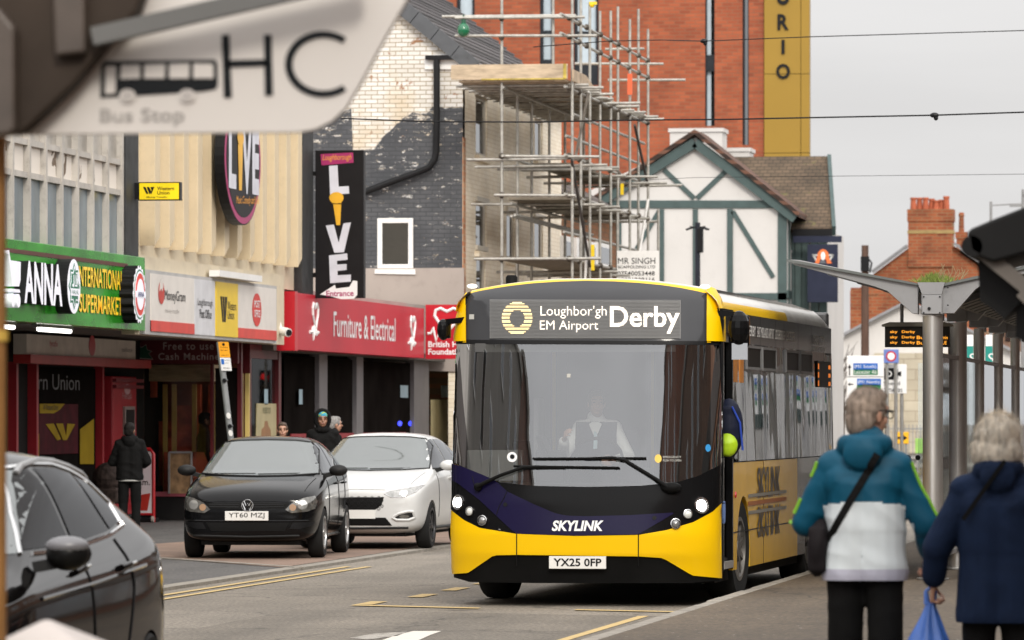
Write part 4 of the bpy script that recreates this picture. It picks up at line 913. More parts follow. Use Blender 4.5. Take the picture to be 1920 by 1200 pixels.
# telegraph pole
p = onY(1622, 460, 165)
T = thing('telegraph_pole', 'brown wooden telegraph pole rising behind the direction sign', 'pole', (p.x, 165, 0))
b = MB(); b.tube([(p.x, 165, 0), (p.x, 165, p.z)], [.15, .11], 10); b.build('post', mat('brown_wood', (.085, .045, .03), .8, var=.3, stretch=(4, 4, .5)), T, smooth=60)
b = MB(); b.box((p.x - .12, 164.8, p.z - .8), (p.x + .14, 164.9, p.z - .35)); b.tube([(p.x + .1, 164.85, p.z - .4), (p.x + .22, 164.85, p.z - .55), (p.x + .16, 164.85, p.z - .85)], .03, 6); b.build('junction_box', M_BLACK, T)
# thin street lights far right
for u, v, y, arm, lb in ((1858, 378, 200, .7, 'slim far lamp post with a side arm right of the chimney'), (1918, 355, 190, 0, 'slim far lamp post at the right edge above the black canopy')):
    p = onY(u, v, y); T = thing('lamp_post', lb, 'lamp post', (p.x, y, 0), group='far street lamps')
    b = MB(); b.tube([(p.x, y, 0), (p.x, y, p.z)], [.09, .05], 8); b.build('pole', M_GREY, T)
    b = MB(); b.bar((p.x - .05, y, p.z - .15), (p.x + arm + .2, y, p.z - .1), .05, .05); b.box((p.x + arm, y - .1, p.z - .2), (p.x + arm + .5, y + .1, p.z - .08)); b.build('arm', M_GREY, T)
# bare tree beside the telegraph pole
p = onY(1577, 700, 185); T = thing('bare_tree', 'thin leafless tree between the bus and the telegraph pole', 'tree', (p.x, 185, 0))
b = MB(); b.tube([(p.x, 185, 0), (p.x + .1, 185, 2), (p.x, 185, 3.6)], [.09, .07, .04], 7); b.build('trunk', mat('bark', (.07, .055, .045), .9), T)
b = MB(); random.seed(5)
for i in range(46):
    z = random.uniform(1.8, 3.6); a = random.uniform(0, 6.28); l = random.uniform(.5, 1.5); q = Vector((p.x + .05, 185, z)); pts_ = [q]; d = Vector((math.cos(a) * .6, math.sin(a) * .6, 1)).normalized()
    for k in range(4): q = q + d * l / 4; d = (d + Vector((random.uniform(-.4, .4), random.uniform(-.4, .4), .1))).normalized(); pts_.append(q)
    b.tube(pts_, [.02, .016, .012, .009, .006], 4)
b.build('crown', mat('bark', (.07, .055, .045), .9), T)
# overhead wires with joints
def wire(lb, pts_, r, y0, y1, joint=None):
    P3 = []
    for i, (u, v) in enumerate(pts_): P3.append(onY(u, v, y0 + (y1 - y0) * i / (len(pts_) - 1)))
    T = thing('overhead_wire', lb, 'wire', P3[0], group='cables over the street'); b = MB(); b.tube(P3, r, 6); b.build('cable', M_BLACK, T)
    if joint is not None:
        q = P3[joint]; b = MB(); b.ell(q, (.06, .04, .035), 8); b.ell(q + Vector((.02, 0, -.035)), (.03, .025, .035), 8); b.build('joint', M_BLACK, T)
wire('sagging black cable with a joint crossing in front of the bronze panel', [(640, 222), (800, 228), (1000, 229), (1200, 225), (1353, 224), (1500, 221), (1752, 216), (1960, 209)], .011, 72, 68, 6)
wire('upper black cable with a drooping joint before the brick tower', [(1000, 88), (1140, 77), (1240, 75), (1320, 77), (1520, 69), (1960, 56)], .008, 75, 80, 3)
wire('faint thin wire crossing low over the timbered gable', [(1200, 338), (1300, 333), (1500, 331), (1960, 326)], .004, 85, 80)

# ================================================================== scaffolding
M_TUBE = mat('scaffold_tube', (.40, .385, .35), .5, .55, var=.25, scale=9, dirt=.45)
M_BOARD = mat('scaffold_board', (.42, .32, .22), .8, var=.3, scale=5, dirt=.3)
T = thing('scaffolding', 'steel tube scaffolding with timber platform against the cream painted front wall', 'scaffolding', (-15, 104.5, 0))
ys0 = 104.5
xo = onY(1070, 0, ys0).x; xi = onY(941, 0, ys0).x
r_ = .030
zpl = onY(0, 163, ys0).z; zmid = onY(0, 300, ys0).z; zlow = onY(0, 372, ys0).z; zbot = onY(0, 490, ys0).z
def ztop(v, y): return onY(1000, v, y).z
outer = [(ys0, -20), (106.0, -10), (107.1, 6), (109.2, 22), (110.8, 22), (112.1, 14), (113.9, 38), (115.6, 19), (117.2, 57)]
def up(x, y, z0, z1, nm='upright'): b = MB(); b.tube([(x, y, z0), (x, y, z1)], r_, 7); b.build(nm, M_TUBE, T, smooth=60)
for y, v in outer: up(xo + random.uniform(-.04, .04), y, .03, ztop(v, y))
for i, (y, v) in enumerate([(ys0, -20), (106.6, 163), (108.6, 163), (111.2, 163), (113.6, 163), (116.6, 163)]): up(xi, y, .03, ztop(v, y) if i == 0 else zpl)
up(onY(1037, 0, ys0).x, ys0 + .02, zpl, onY(0, -20, ys0).z)
def ledger(x, z, y0, y1, nm='ledger'): b = MB(); b.tube([(x, y0, z), (x, y1, z)], r_, 7); b.build(nm, M_TUBE, T, smooth=60)
def trans(y, z, x0, x1, nm='transom'): b = MB(); b.tube([(x0, y, z), (x1, y, z + random.uniform(-.03, .03))], r_, 7); b.build(nm, M_TUBE, T, smooth=60)
zg1, zg2 = onY(0, 45, ys0).z, onY(0, 80, ys0).z
for z in (zg1, zg2): ledger(xo - .06, z, ys0 - 1.0, 117.7)
for z in (zmid, zlow, zbot, zpl - .12): ledger(xo - .06, z, ys0 - .4, 117.6)
for z in (zmid, zpl - .12): ledger(xi + .06, z, ys0 - .3, 117)
x_w = onY(830, 0, ys0).x
trans(ys0 - .08, onY(0, 41, ys0).z, x_w, onY(1081, 0, ys0).x); trans(ys0 - .14, onY(0, 44, ys0).z, onY(855, 0, ys0).x, onY(1098, 0, ys0).x); trans(ys0 - .1, onY(0, 77, ys0).z, onY(855, 0, ys0).x, onY(1120, 0, ys0).x)
trans(ys0 - .1, zmid, onY(942, 0, ys0).x, onY(1125, 0, ys0).x); trans(ys0 + .4, zmid - .05, onY(942, 0, ys0).x, onY(1092, 0, ys0).x); trans(ys0 - .1, zlow, onY(928, 0, ys0).x, onY(1080, 0, ys0).x); trans(ys0 - .1, zbot, onY(890, 0, ys0).x, onY(1128, 0, ys0).x)
trans(ys0 - .05, onY(0, 306, ys0).z, onY(876, 0, ys0).x, onY(950, 0, ys0).x)
trans(115.9, onY(0, 104, 115.9).z, onY(1135, 0, 115.9).x, onY(1208, 0, 115.9).x); trans(117.2, onY(0, 130, 117.2).z, onY(1078, 0, 117.2).x, onY(1244, 0, 117.2).x); trans(117.3, onY(0, 161, 117.3).z, onY(1140, 0, 117.3).x, onY(1285, 0, 117.3).x)
for y in (109.2, 112.1, 115.6, 117.2):
    trans(y, zmid - .06, xi - .3, xo + random.uniform(.3, .9)); trans(y, zlow - .06, xi, xo + random.uniform(.1, .4))
y = ys0 + .2; random.seed(11)
while y < 117.6:                                         # platform joists
    trans(y, zpl - .06, xE + .15, xo + random.uniform(.15, .55), 'putlog'); y += .82
b = MB(); 
for i in range(8): x = xE + .25 + i * (xo - xE - .3) / 8; b.box((x, ys0 - .1, zpl), (x + (xo - xE - .3) / 8 - .012, 117.7, zpl + .04))
b.build('platform_boards', M_BOARD, T)
b = MB(); b.box((onY(848, 0, ys0).x, ys0 - .16, zpl + .045), (onY(1066, 0, ys0).x, ys0 - .12, onY(0, 131, ys0).z)); b.build('toe_board', mat('toe_board_wood', (.46, .36, .25), .8, var=.3, scale=3, stretch=(1, 1, 5), dirt=.2), T)
b = MB(); b.box((onY(1058, 0, ys0).x, ys0 - .17, zpl + .05), (onY(1064, 0, ys0).x, ys0 - .163, onY(0, 131, ys0).z)); b.box((onY(905, 0, ys0).x, ys0 - .17, zpl + .035), (onY(1062, 0, ys0).x, ys0 - .165, zpl + .062)); b.build('yellow_edging', mat('dull_yellow', (.42, .32, .06), .7, var=.4, scale=9), T)
b = MB(); b.add([(xo + .04, ys0 - .1, zpl), (xo + .08, ys0 - .1, zpl), (xo + .08, 108, zpl), (xo + .04, 108, zpl), (xo + .04, ys0 - .1, zpl + .23), (xo + .08, ys0 - .1, zpl + .23), (xo + .08, 106.2, zpl + .23), (xo + .04, 106.2, zpl + .23)], [(0, 3, 2, 1), (4, 5, 6, 7), (0, 1, 5, 4), (1, 2, 6, 5), (2, 3, 7, 6), (3, 0, 4, 7)]); b.build('toe_board', M_BOARD, T)
b = MB()
for i in range(3): x = xi + .1 + i * .28; b.box((x, 108, zmid - .02), (x + .26, 117.2, zmid + .03))
b.build('platform_boards', mat('grey_board', (.19, .16, .12), .8, var=.3, scale=4, dirt=.3), T)
b = MB(); b.box((xi, ys0 - .1, zbot - .03), (xo - .1, 117.2, zbot + .03)); b.build('platform_boards', mat('grey_board', (.19, .16, .12), .8), T)
def brace(a, c, y0, y1, m=M_TUBE): b = MB(); b.tube([onY(*a, y0), onY(*c, y1)], r_, 7); b.build('brace', m, T, smooth=60)
M_DKT = mat('rusty_dark_tube', (.06, .052, .048), .6, .3, var=.3)
brace((1104, 172), (1078, 300), ys0 + .3, 106); brace((1072, 300), (1106, 500), ys0 - .1, 106, M_DKT); brace((1190, 235), (1214, 345), 113.9, 117, M_DKT); brace((1215, 375), (1198, 480), 117, 115, mat('white_tube', (.6, .58, .55), .5)); brace((1100, 470), (1096, 540), 106, 106, mat('white_tube', (.6, .58, .55), .5))
# a second set of rails, ties and short tubes further in
random.seed(21)
for z in (zmid + .9, zmid + .45, zlow + .8, zlow - .7, zbot + .55): ledger(xo - random.uniform(.1, .3), z, ys0 + random.uniform(0, 2), 117.4)
for z in (zmid - .9, zlow - .4, zbot + .9): ledger(xi + random.uniform(.05, .2), z, ys0 + random.uniform(.2, 2), 116.8)
for i in range(14):
    y = random.uniform(ys0 + 1, 117); trans(y, random.choice((zmid - .08, zmid - .12, zlow - .08, zbot - .1, zbot - .15, zpl - .2)), xE + random.uniform(.1, .9), xo + random.uniform(.05, .5))
b = MB(); b.box((xi - .1, ys0 + 1.5, zlow - .03), (xo - .2, 117, zlow + .02)); b.build('platform_boards', mat('grey_board', (.19, .16, .12), .8), T)
for x, y, z in [(xo - .03, y, z) for y, v in outer for z in (zg1, zg2, zmid, zlow, zbot, zpl - .12)] + [(xi, ys0 - .05, z) for z in (zg1, zg2, zmid, zlow, zbot)]: b = MB(); b.ell((x, y, z), (.06, .06, .065), 8); b.build('coupler', mat('dark_coupler', (.09, .075, .06), .6, .5, var=.4), T, smooth=180)
b = MB(); p = onY(1110, 9, 107.1); b.ell(p, (.06, .06, .06), 8); b.box(p + Vector((-.05, -.05, 0)), p + Vector((.1, .03, .06))); b.build('end_cap', M_YEL, T)
b = MB(); p = onY(1181, 160, 113.8); b.box(p + Vector((-.05, -.02, -.2)), p + Vector((.05, .02, .25))); b.build('warning_sleeve', mat('orange_sleeve', (.75, .12, .04), .5), T)
b = MB()
for u, v, y in ((1167, 355, 112.0), (1112, 470, 107.0), (1112, 496, 107.0)): p = onY(u, v, y); b.box(p + Vector((-.035, -.05, -.12)), p + Vector((.035, -.04, .12)))
b.build('yellow_tape', M_YEL, T)
# green globe hung from the end rail
p = onY(869, 56, ys0 - .14); T2 = thing('green_lantern', 'round green glass lantern hanging from the end scaffold rail', 'lantern', p)
b = MB(); b.ell(p, (.125, .125, .14), 16); b.build('globe', mat('green_glass', (.005, .12, .05), .15, spec=.8), T2, smooth=180)
b = MB(); b.tube([p + Vector((0, 0, .12)), p + Vector((0, 0, .20))], .05, 10); b.tube([p + Vector((0, 0, .2)), p + Vector((0, 0, .30))], .015, 6); b.build('neck', mat('green_cap', (.01, .08, .04), .4), T2)
# scaffolder's board
ym = 111.8; a, c = fy(1157, 530, ym), fy(1236, 470, ym); fr = FY(ym)
T2 = thing('scaffolder_sign', 'white board lettered MR SINGH SCAFFOLDING LTD fixed to the scaffolding', 'sign', (a[0], ym, 4))
b = MB(); b.prism(rect(a[0], a[1] - .35, c[0], c[1]), -.02, .02, fr); b.build('board', M_WHITE, T2)
def q(u, v): return fy(u, v, ym)
for s, u, v, wd, h in (('MR SINGH', 1159, 495, 71, 11.5), ('SCAFFOLDING LTD', 1159, 503.5, 71, 5.5), ('07540053448', 1158, 517, 71, 8.5), ('07881239116', 1158, 529, 71, 8.5)):
    A = q(u, v); txt(fr, s, A[0], A[1], wd * ym / F, h * ym / F, M_PBLACK, T2, .026, bold=0 if 'M' in s else .008)
for u in (1157, 1234): a = q(u, 490)[0]; up(a, ym + .06, .03, zlow)

# ---- unseen rest of the street, added and toned for reflections in glass and paint
def plain_row(lb, x, y0, y1, h, face, mw, fl, seed):
    T = thing('terrace_building', lb, 'building', (x, (y0 + y1) / 2, 0), group='unseen rows added for reflections'); random.seed(seed)
    fr = Fr((x, 0, 0), (0, face, 0)); s_ = face
    b = MB(); b.box((x, y0, 0), (x - face * 8, y1, h)); b.build('wall', mw, T)
    n = int((y1 - y0) / 3.2)
    for i in range(n):
        y = y0 + (i + .5) * (y1 - y0) / n
        for z in fl:
            b = MB(); l = rect(s_ * y - .55, z, s_ * y + .55, z + 1.5); b.prism(l, -.02, .06, fr); wf = b.build('window', M_WHITE, T); flat(fr, 'pane', rect(s_ * y - .47, z + .08, s_ * y + .47, z + 1.42), .068, M_GLASSD, wf)
        b = MB(); b.prism(rect(s_ * y - 1.3, .5, s_ * y + 1.3, 2.5), -.02, .05, fr); b.build('shop_window', M_GLASSD, T)
    b = MB(); b.prism(rect(min(s_ * y0, s_ * y1), 2.7, max(s_ * y0, s_ * y1), 3.4), -.02, .12, fr); b.build('fascia', mat('fascia_%d' % seed, random.choice(((.06, .05, .045), (.10, .09, .08), (.05, .06, .055), (.2, .18, .16))), .4), T)
    b = MB(); b.prism(rect(min(s_ * y0, s_ * y1), h, max(s_ * y0, s_ * y1), h + .3), -.3, .2, fr); b.build('cornice', M_WALLG, T)
plain_row('unseen plain brick terrace on the right side of the street beside the camera, nearest part', 4.0, -30, 26, 13, -1, brick('terrace_brick_a', '#9c5236', '#84432e', '#8a7561', 'Y'), (4.4, 7.4, 10.2), 1)
plain_row('unseen dull brick terrace on the right side of the street behind the bus shelter', 4.0, 26.2, 62, 7.2, -1, brick('terrace_brick_d', '#74452f', '#633a29', '#8a7561', 'Y'), (4.4,), 2)
plain_row('unseen dark brick terrace on the right side of the street beyond the bus shelter', 4.0, 62.2, 96, 6.2, -1, brick('terrace_brick_b', '#7d4a33', '#6b3e2c', '#75655a', 'Y'), (4.4,), 3)
plain_row('unseen dark brown brick terrace on the right side of the street towards the junction', 4.0, 96.2, 172, 7.6, -1, brick('terrace_brick_e', '#5d4636', '#4f3b2e', '#5a5048', 'Y'), (4.3,), 4)
plain_row('unseen brown brick shops on the left side of the street beside the camera', -17.0, -30, 24, 10, 1, brick('terrace_brick_c', '#855039', '#6f4130', '#75655a', 'Y'), (4.4, 7.2), 5)
plain_row('unseen grey rendered shops on the left side of the street opposite the bus stop', -17.0, 24.2, 54.8, 9.4, 1, M_WALLG, (4.4, 7.0), 6)
# ================================================================== shop signs
fr = FX(XF)
def S(u, v): return fx(u, v, XF)
def quad(u0, v0, u1, v1):
    a, c = S(u0, v1), S(u1, v0); return rect(a[0], a[1], c[0], c[1])
def sx_(u): return S(u, 700)[0]
# green supermarket fascia
M_GREENF = mat('glossy_green', (.03, .27, .02), .16, var=.4, scale=.9, spec=.22, stretch=(1, .8, 2.2))
y0, y1 = sx_(-30), sx_(272); z0, z1 = 3.0, 4.08
T = thing('supermarket_sign', 'glossy green ANNA supermarket fascia with white and yellow raised letters', 'sign', (XF, (y0 + y1) / 2, z0))
b = MB(); b.prism(rect(y0, z0, y1, z1), -.28, 0, fr); b.build('panel', M_GREENF, T, bevel=.01)
M_LETW = mat('glow_white_letter', (.80, .80, .86), .35, var=.02, emit=.25)  # faint glow put into the white letter faces
def raised(s, u0, u1, va, vb, m, depth=.14, bold=0.0):
    """letters as boxes standing off the fascia: u0..u1 along it, va..vb rows at u0"""
    S_ = lambda u, v: fx(u, v, XF + depth); a = S_(u0, vb); z2 = S_(u0, va)[1]; y9 = S_(u1, 700)[0]; k = MB(); vs, fs = text_mesh(s, bold); n = len(vs)
    x0 = min(v[0] for v in vs); x1 = max(v[0] for v in vs); h0 = min(v[1] for v in vs); h1 = max(v[1] for v in vs)
    P_ = lambda v, d: fr.p(a[0] + (v[0] - x0) / (x1 - x0) * (y9 - a[0]), a[1] + (v[1] - h0) / (h1 - h0) * (z2 - a[1]), d)
    k.add([P_(v, depth) for v in vs], fs); face = k.build('letters', m, T)
    k = MB(); from_ = {}
    for f in fs:
        for i in range(len(f)): e = (f[i], f[(i + 1) % len(f)]); from_[e] = 1
    for (i, j) in list(from_):
        if (j, i) not in from_: k.add([P_(vs[i], 0), P_(vs[j], 0), P_(vs[j], depth), P_(vs[i], depth)], [(0, 1, 2, 3)])
    k.build('letter_sides', M_PBLACK, face); face.data.update()
raised('ANNA', 46, 117, 488, 568, M_LETW, .16, .03)
M_LETY = mat('glow_yellow_letter', (.85, .55, .02), .35, var=.02, emit=.25)  # same faint glow, in yellow
raised('INTERNATIONAL', 146, 231, 498, 536, M_LETY, .014, .015); raised('SUPERMARKET', 149, 229, 550, 585, M_LETY, .014, .015)
def raisedpoly(nm, l, m, d0, d1): b = MB(); b.prism([fx(*q, XF + d1) for q in l], d0, d1, fr); return b.build(nm, m, T)
tro = [(11, 469), (17, 468), (20, 489), (39, 491), (39, 520), (36, 541), (37, 550), (24, 549), (24, 545), (35, 546), (22, 540), (15, 478), (12, 476)]
raisedpoly('trolley', [(11, 469), (17, 469), (20, 488), (39, 491), (38.5, 525), (36, 537), (23, 536), (16, 477), (11, 474)], M_LETW, .0, .16); raisedpoly('trolley_base', [(22, 541), (37, 543), (38, 549), (22, 546)], M_LETW, 0, .16)
for u, v in ((25, 563), (35, 564)): c = fx(u, v, XF + .16); b = MB(); b.prism(oval(*c, .10, .09, 20), 0, .16, fr); b.build('trolley_wheel', M_LETW, T)
# halal badge
c = fx(138, 537, XF + .2); ry = (S(138, 486)[1] - S(138, 588)[1]) / 2; rx = (sx_(150) - sx_(126)) / 2
b = MB(); b.prism(oval(*c, rx, ry, 36), 0, .2, fr); b.build('badge_side', M_PBLACK, T); flat(fr, 'badge', oval(*c, rx * .99, ry * .99, 36), .206, M_LETW, T)
M_HG = mat('halal_green', (.005, .17, .09), .4)
def star(k, r): return [(c[0] + r * rx * (1 if i % 2 == 0 else .74) * math.cos(rad(90 + 360 * i / k)), c[1] + r * ry * (1 if i % 2 == 0 else .74) * math.sin(rad(90 + 360 * i / k))) for i in range(k)]
flat(fr, 'badge_star', star(16, .86), .210, M_HG, T); flat(fr, 'badge_star_edge', star(16, .74), .214, M_LETW, T); flat(fr, 'badge_star_centre', star(16, .66), .218, M_HG, T)
b = MB(); b.prism(rect(c[0] - rx * .62, c[1] - ry * .34, c[0] + rx * .62, c[1] - ry * .08), .218, .222, fr); b.build('badge_band', M_LETW, T)
txt(fr, 'HALAL', c[0] - rx * .52, c[1] - ry * .28, rx * 1.04, ry * .15, M_HG, T, .226)
b = MB()
for l in ([(-.4, .0), (-.2, -.04), (-.1, .1), (-.14, .42), (-.2, .42), (-.18, .12), (-.26, .04), (-.38, .08)], [(.0, .0), (.35, .0), (.35, .3), (.3, .3), (.3, .06), (.0, .06)], [(.12, .1), (.18, .1), (.2, .42), (.14, .42)], [(.36, .1), (.4, .1), (.42, .46), (.37, .46)]): b.prism([(c[0] + x * rx, c[1] + z * ry) for x, z in l], .218, .222, fr)
b.build('badge_script', M_LETW, T)
# round badge
c = fx(261, 552, XF + .2); ry = (S(261, 500)[1] - S(261, 603)[1]) / 2; rx = (sx_(272.5) - sx_(249.5)) / 2
scal = [(c[0] + rx * (1 + .05 * math.cos(18 * t)) * math.cos(t), c[1] + ry * (1 + .05 * math.cos(18 * t)) * math.sin(t)) for t in [2 * math.pi * i / 108 for i in range(108)]]
b = MB(); b.prism(scal, 0, .2, fr); b.build('badge_side', M_PBLACK, T); flat(fr, 'badge', scal, .205, M_LETW, T)
flat(fr, 'badge_ring_green', oval(*c, rx * .9, ry * .9, 36), .209, M_HG, T); flat(fr, 'badge_ring_white', oval(*c, rx * .84, ry * .84, 36), .213, M_LETW, T)
flat(fr, 'badge_ring_red', oval(*c, rx * .76, ry * .76, 36), .217, mat('bright_red', (.75, .05, .03), .4), T); flat(fr, 'badge_centre', oval(*c, rx * .56, ry * .56, 36), .221, M_LETW, T)
b = MB(); b.prism(rect(c[0] - rx * .78, c[1] - ry * .12, c[0] + rx * .78, c[1] + ry * .12), .221, .225, fr); b.build('badge_band', M_LETW, T)
txt(fr, 'ANNA', c[0] - rx * .5, c[1] - ry * .1, rx, ry * .2, mat('navy_print', (.02, .03, .15), .4), T, .229, bold=.02)

# white money transfer and post office fascia
y0, y1 = sx_(274), sx_(520); z0, z1 = 2.955, 3.91
T = thing('post_office_sign', 'long white post office fascia with a yellow panel and red stripes', 'sign', (XF, (y0 + y1) / 2, z0))
M_CRW = mat('cream_white_panel', (.70, .66, .61), .4, spec=.2, var=.05, dirt=.1)
b = MB(); b.prism(rect(y0, z0, y1, z1), -.28, -.012, fr); b.build('frame', mat('pale_alu', (.42, .41, .40), .5), T)
def sp(nm, ua, ub, za, zb, m, d=.0): return flat(fr, nm, rect(sx_(ua), za, sx_(ub), zb), d, m, T, .02)
b_ = z0 + .05; t_ = z1 - .05
sp('panel', 283, 364, b_, t_, M_CRW); sp('panel', 365, 403.5, b_, t_, mat('cool_white_panel', (.62, .62, .64), .35)); sp('panel', 404, 445, b_, t_, M_YEL, .012); sp('panel', 446, 518, b_, t_, M_CRW)
M_STR = mat('stripe_red', (.62, .05, .035), .4)
sp('stripe', 283, 364, b_, b_ + .16, M_STR, .008); sp('stripe', 446, 518, b_, b_ + .16, M_STR, .008)
c = S(302, 549); flat(fr, 'globe_mark', oval(*c, .21, .17, 28), .008, mat('globe_red', (.50, .035, .02), .4), T)
b = MB(); b.prism([(c[0] + x * .21, c[1] + z * .17) for x, z in ((-.5, .9), (.1, 1.3), (.5, .6), (.15, .1), (-.15, .4), (-.7, .1))], .008, .012, fr); b.build('globe_arrow', M_CRW, T)
a = S(308, 568); txt(fr, 'MoneyGram', a[0], a[1], sx_(347) - a[0], .2, M_PBLACK, T, .008)
a = S(309, 590); txt(fr, 'money transfer', a[0], a[1] + .02, sx_(336) - a[0], .08, mat('faint_print', (.40, .37, .34), .5), T, .008)
for s, u0, u1, v in (('Loughborough', 370, 398, 576), ('Post Office', 374, 396, 596)): a = S(u0, v); txt(fr, s, a[0], a[1], sx_(u1) - a[0], .14, M_PBLACK, T, .008, bold=.01 if 'P' in s else 0)
def wmark(cx, cz, sx2, sz, d, parent, f, m):
    b = MB()
    for l in ([(-1, 1), (-.55, 1), (-.05, -1), (-.4, -1)], [(-.35, 1), (.1, 1), (.45, -.3), (.28, -1), (.1, -1)], [(.3, 1), (1, 1), (.5, -1), (.32, -1), (.5, 0)]): b.prism([(cx + x * sx2, cz + z * sz) for x, z in l], d - .004, d, f)
    b.build('twin_slash_mark', m, parent)
c = S(418, 580); wmark(c[0], c[1], .27, .20, .017, T, fr, M_PBLACK)
for s, v in (('Western', 581), ('Union', 598)): a = S(425, v); txt(fr, s, a[0], a[1], (sx_(441) if s == 'Western' else sx_(437)) - a[0], .14, M_PBLACK, T, .017)
c = S(481, 581); flat(fr, 'roundel', oval(*c, .37, .27, 36), .008, mat('post_red', (.62, .03, .02), .4), T)
for s, v in (('POST', 577), ('OFFICE', 595)): txt(fr, s, c[0] - .25, S(481, v)[1], .5, .12, M_PWHITE, T, .013, bold=.012)
b = MB(); b.prism(rect(sx_(398), z1 + .02, sx_(478), z1 + .12), -.05, .12, fr); o = b.build('flood_trough', M_WHITE); tag(o, 'long white light trough along the top of the post office fascia', 'light')

# red furniture shop fascia
y0, y1 = sx_(552), sx_(795); z0, z1 = 2.88, 3.84
T = thing('furniture_sign', 'long red Furniture and Electrical fascia with white heart outlines', 'sign', (XF, (y0 + y1) / 2, z0))
M_FR = mat('fascia_red', (.50, .022, .04), .35, var=.1, scale=.5, spec=.16)
b = MB(); b.prism(rect(y0 + .25, z0, y1, z1), -.4, 0, fr); b.build('panel', M_FR, T)
b = MB(); b.prism(rect(y0 - .02, z0 - .02, y0 + .25, z1 + .02), -.75, .012, fr); b.build('end_cap', M_RED, T)
a = S(625, 631); txt(fr, 'Furniture & Electrical', a[0], a[1], sx_(741) - a[0], .44, M_PWHITE, T, .006, bold=.008)
def heart(fr, cx, cz, w_, h, d, m, parent, r=.028):
    """outline heart whose tail runs on as a pulse line"""
    pl = [(-1.2, -.62), (-.75, -.62), (-.6, -.35), (-.45, -1), (-.25, -.3), (-.1, -.75), (0, -.55), (.25, -.1), (.55, .35), (.6, .7), (.4, .97), (.12, .92), (0, .7), (-.12, .92), (-.4, .97), (-.6, .7), (-.55, .35), (-.25, -.05), (.1, -.45), (.3, -.75), (.45, -.6), (.8, -.62)]
    b = MB(); b.tube([fr.p(cx + x * w_, cz + z * h, d) for x, z in pl], r, 5); return b.build('heart_mark', m, parent)
for u, v, vb in ((590, 568, 636), (773, 593, 655)):
    p, q = S(u, v), S(u, vb); heart(fr, p[0], (p[1] + q[1]) / 2, .42, (p[1] - q[1]) / 2, .004, M_PWHITE, T, .03)
# return sign facing us
yq = 102.2; f2 = FY(yq); q = lambda u, v: fy(u, v, yq)
a, c = q(798, 673), q(892, 571)
T = thing('charity_sign', 'square red sign with a white heart and British Heart Foundation lettering beside the bus', 'sign', (a[0], yq, a[1]))
b = MB(); b.prism(rect(a[0], a[1], c[0], c[1]), -.35, 0, f2); b.build('panel', mat('sign_bright_red', (.46, .008, .02), .35), T)
b = MB(); pl = [(802, 625), (808, 625), (812, 614), (818, 640), (824, 618), (828, 630), (840, 630), (842, 622), (824, 606), (815, 592), (817, 582), (826, 578), (838, 584), (850, 578), (861, 582), (863, 592), (852, 608), (838, 622)]
b.tube([f2.p(*q(u, v), .0) for u, v in pl], .032, 6); b.build('heart_mark', M_PWHITE, T)
for s, v in (('British Heart', 651), ('Foundation', 665)): p = q(803, v); txt(f2, s, p[0], p[1], (84 if 'H' in s else 70) * yq / F, .115, M_PWHITE, T, .006, bold=.025)

# projecting yellow money transfer box sign
yw = 76.2; f2 = FY(yw); q = lambda u, v: fy(u, v, yw); a, c = q(259, 376), q(338, 341)
T = thing('money_transfer_sign', 'small yellow projecting box sign with black Western Union lettering on the dark pilaster', 'sign', (a[0], yw, a[1]))
b = MB(); b.prism(rect(a[0], a[1], c[0], c[1]), -.14, 0, f2); b.build('box', M_BLACK, T, bevel=.006)
A, C = q(261.5, 374), q(335.5, 343); flat(f2, 'face', rect(A[0], A[1], C[0], C[1]), .006, mat('bright_yellow', (.82, .60, .005), .35, emit=.12), T, .004)
p = q(279, 357); wmark(p[0], p[1], .085, .05, .01, T, f2, M_PBLACK)
for s, u, v, wd in (('Western', 295, 357, 33), ('Union', 295, 365, 24), ('Money Transfer', 275, 372, 41)): p = q(u, v); txt(f2, s, p[0], p[1], wd * yw / F, (.055 if u > 290 else .03), M_PBLACK, T, .01, bold=.012)
b = MB(); p = q(250, 358); b.box((p[0], yw + .02, p[1] - .12), (a[0], yw + .1, p[1] + .12)); b.build('bracket', M_BLACK, T)

# oval music sign on the ribbed wall
cy, cz = fx(455, 300, -16.62); ry_, rz_ = 1.47, 1.03
T = thing('oval_music_sign', 'large dark oval sign with white LIVE letters and a yellow microphone on the ribbed wall', 'sign', (XF, cy, cz))
f2 = FX(-16.62); M_MAG = mat('magenta', (.36, .018, .12), .4)
b = MB(); b.prism(oval(cy, cz, ry_, rz_, 48), -.15, 0, f2); b.build('drum', M_PBLACK, T)
flat(f2, 'ring', oval(cy, cz, ry_ * .98, rz_ * .98, 48), .006, M_MAG, T); flat(f2, 'face', oval(cy, cz, ry_ * .90, rz_ * .88, 48), .012, mat('charcoal', (.02, .018, .02), .5), T)
g = lambda u, v: fx(u, v, -16.62)
for ch, u0, u1, v0, v1 in (('L', 427, 441, 236, 352), ('V', 452, 470, 236, 362), ('E', 471, 484, 238, 364)): p = g(u0, v1); txt(f2, ch, p[0], p[1], g(u1, 0)[0] - p[0], g(u0, v0)[1] - p[1], mat('pale_letter', (.62, .62, .68), .45), T, .018, bold=.05)
flat(f2, 'microphone', [g(*k) for k in ((444, 270), (453, 270), (451, 357), (446, 357))], .022, mat('mic_yellow', (.75, .40, .02), .4), T); p = g(448.5, 258); flat(f2, 'microphone_head', oval(*p, .25, .13), .026, mat('mic_yellow', (.75, .40, .02), .4), T)
p = g(441, 386); txt(f2, 'Music Comedy and Juke', p[0], p[1], g(484, 0)[0] - p[0], .16, mat('orange_script', (.8, .34, .03), .5), T, .018, shear=.25, rot=2)
b = MB()
for dy in (-.7, .7): b.bar((-17.05, cy + dy, cz), (-16.77, cy + dy, cz), .08, .08)
b.build('wall_bracket', M_BLACK, T)
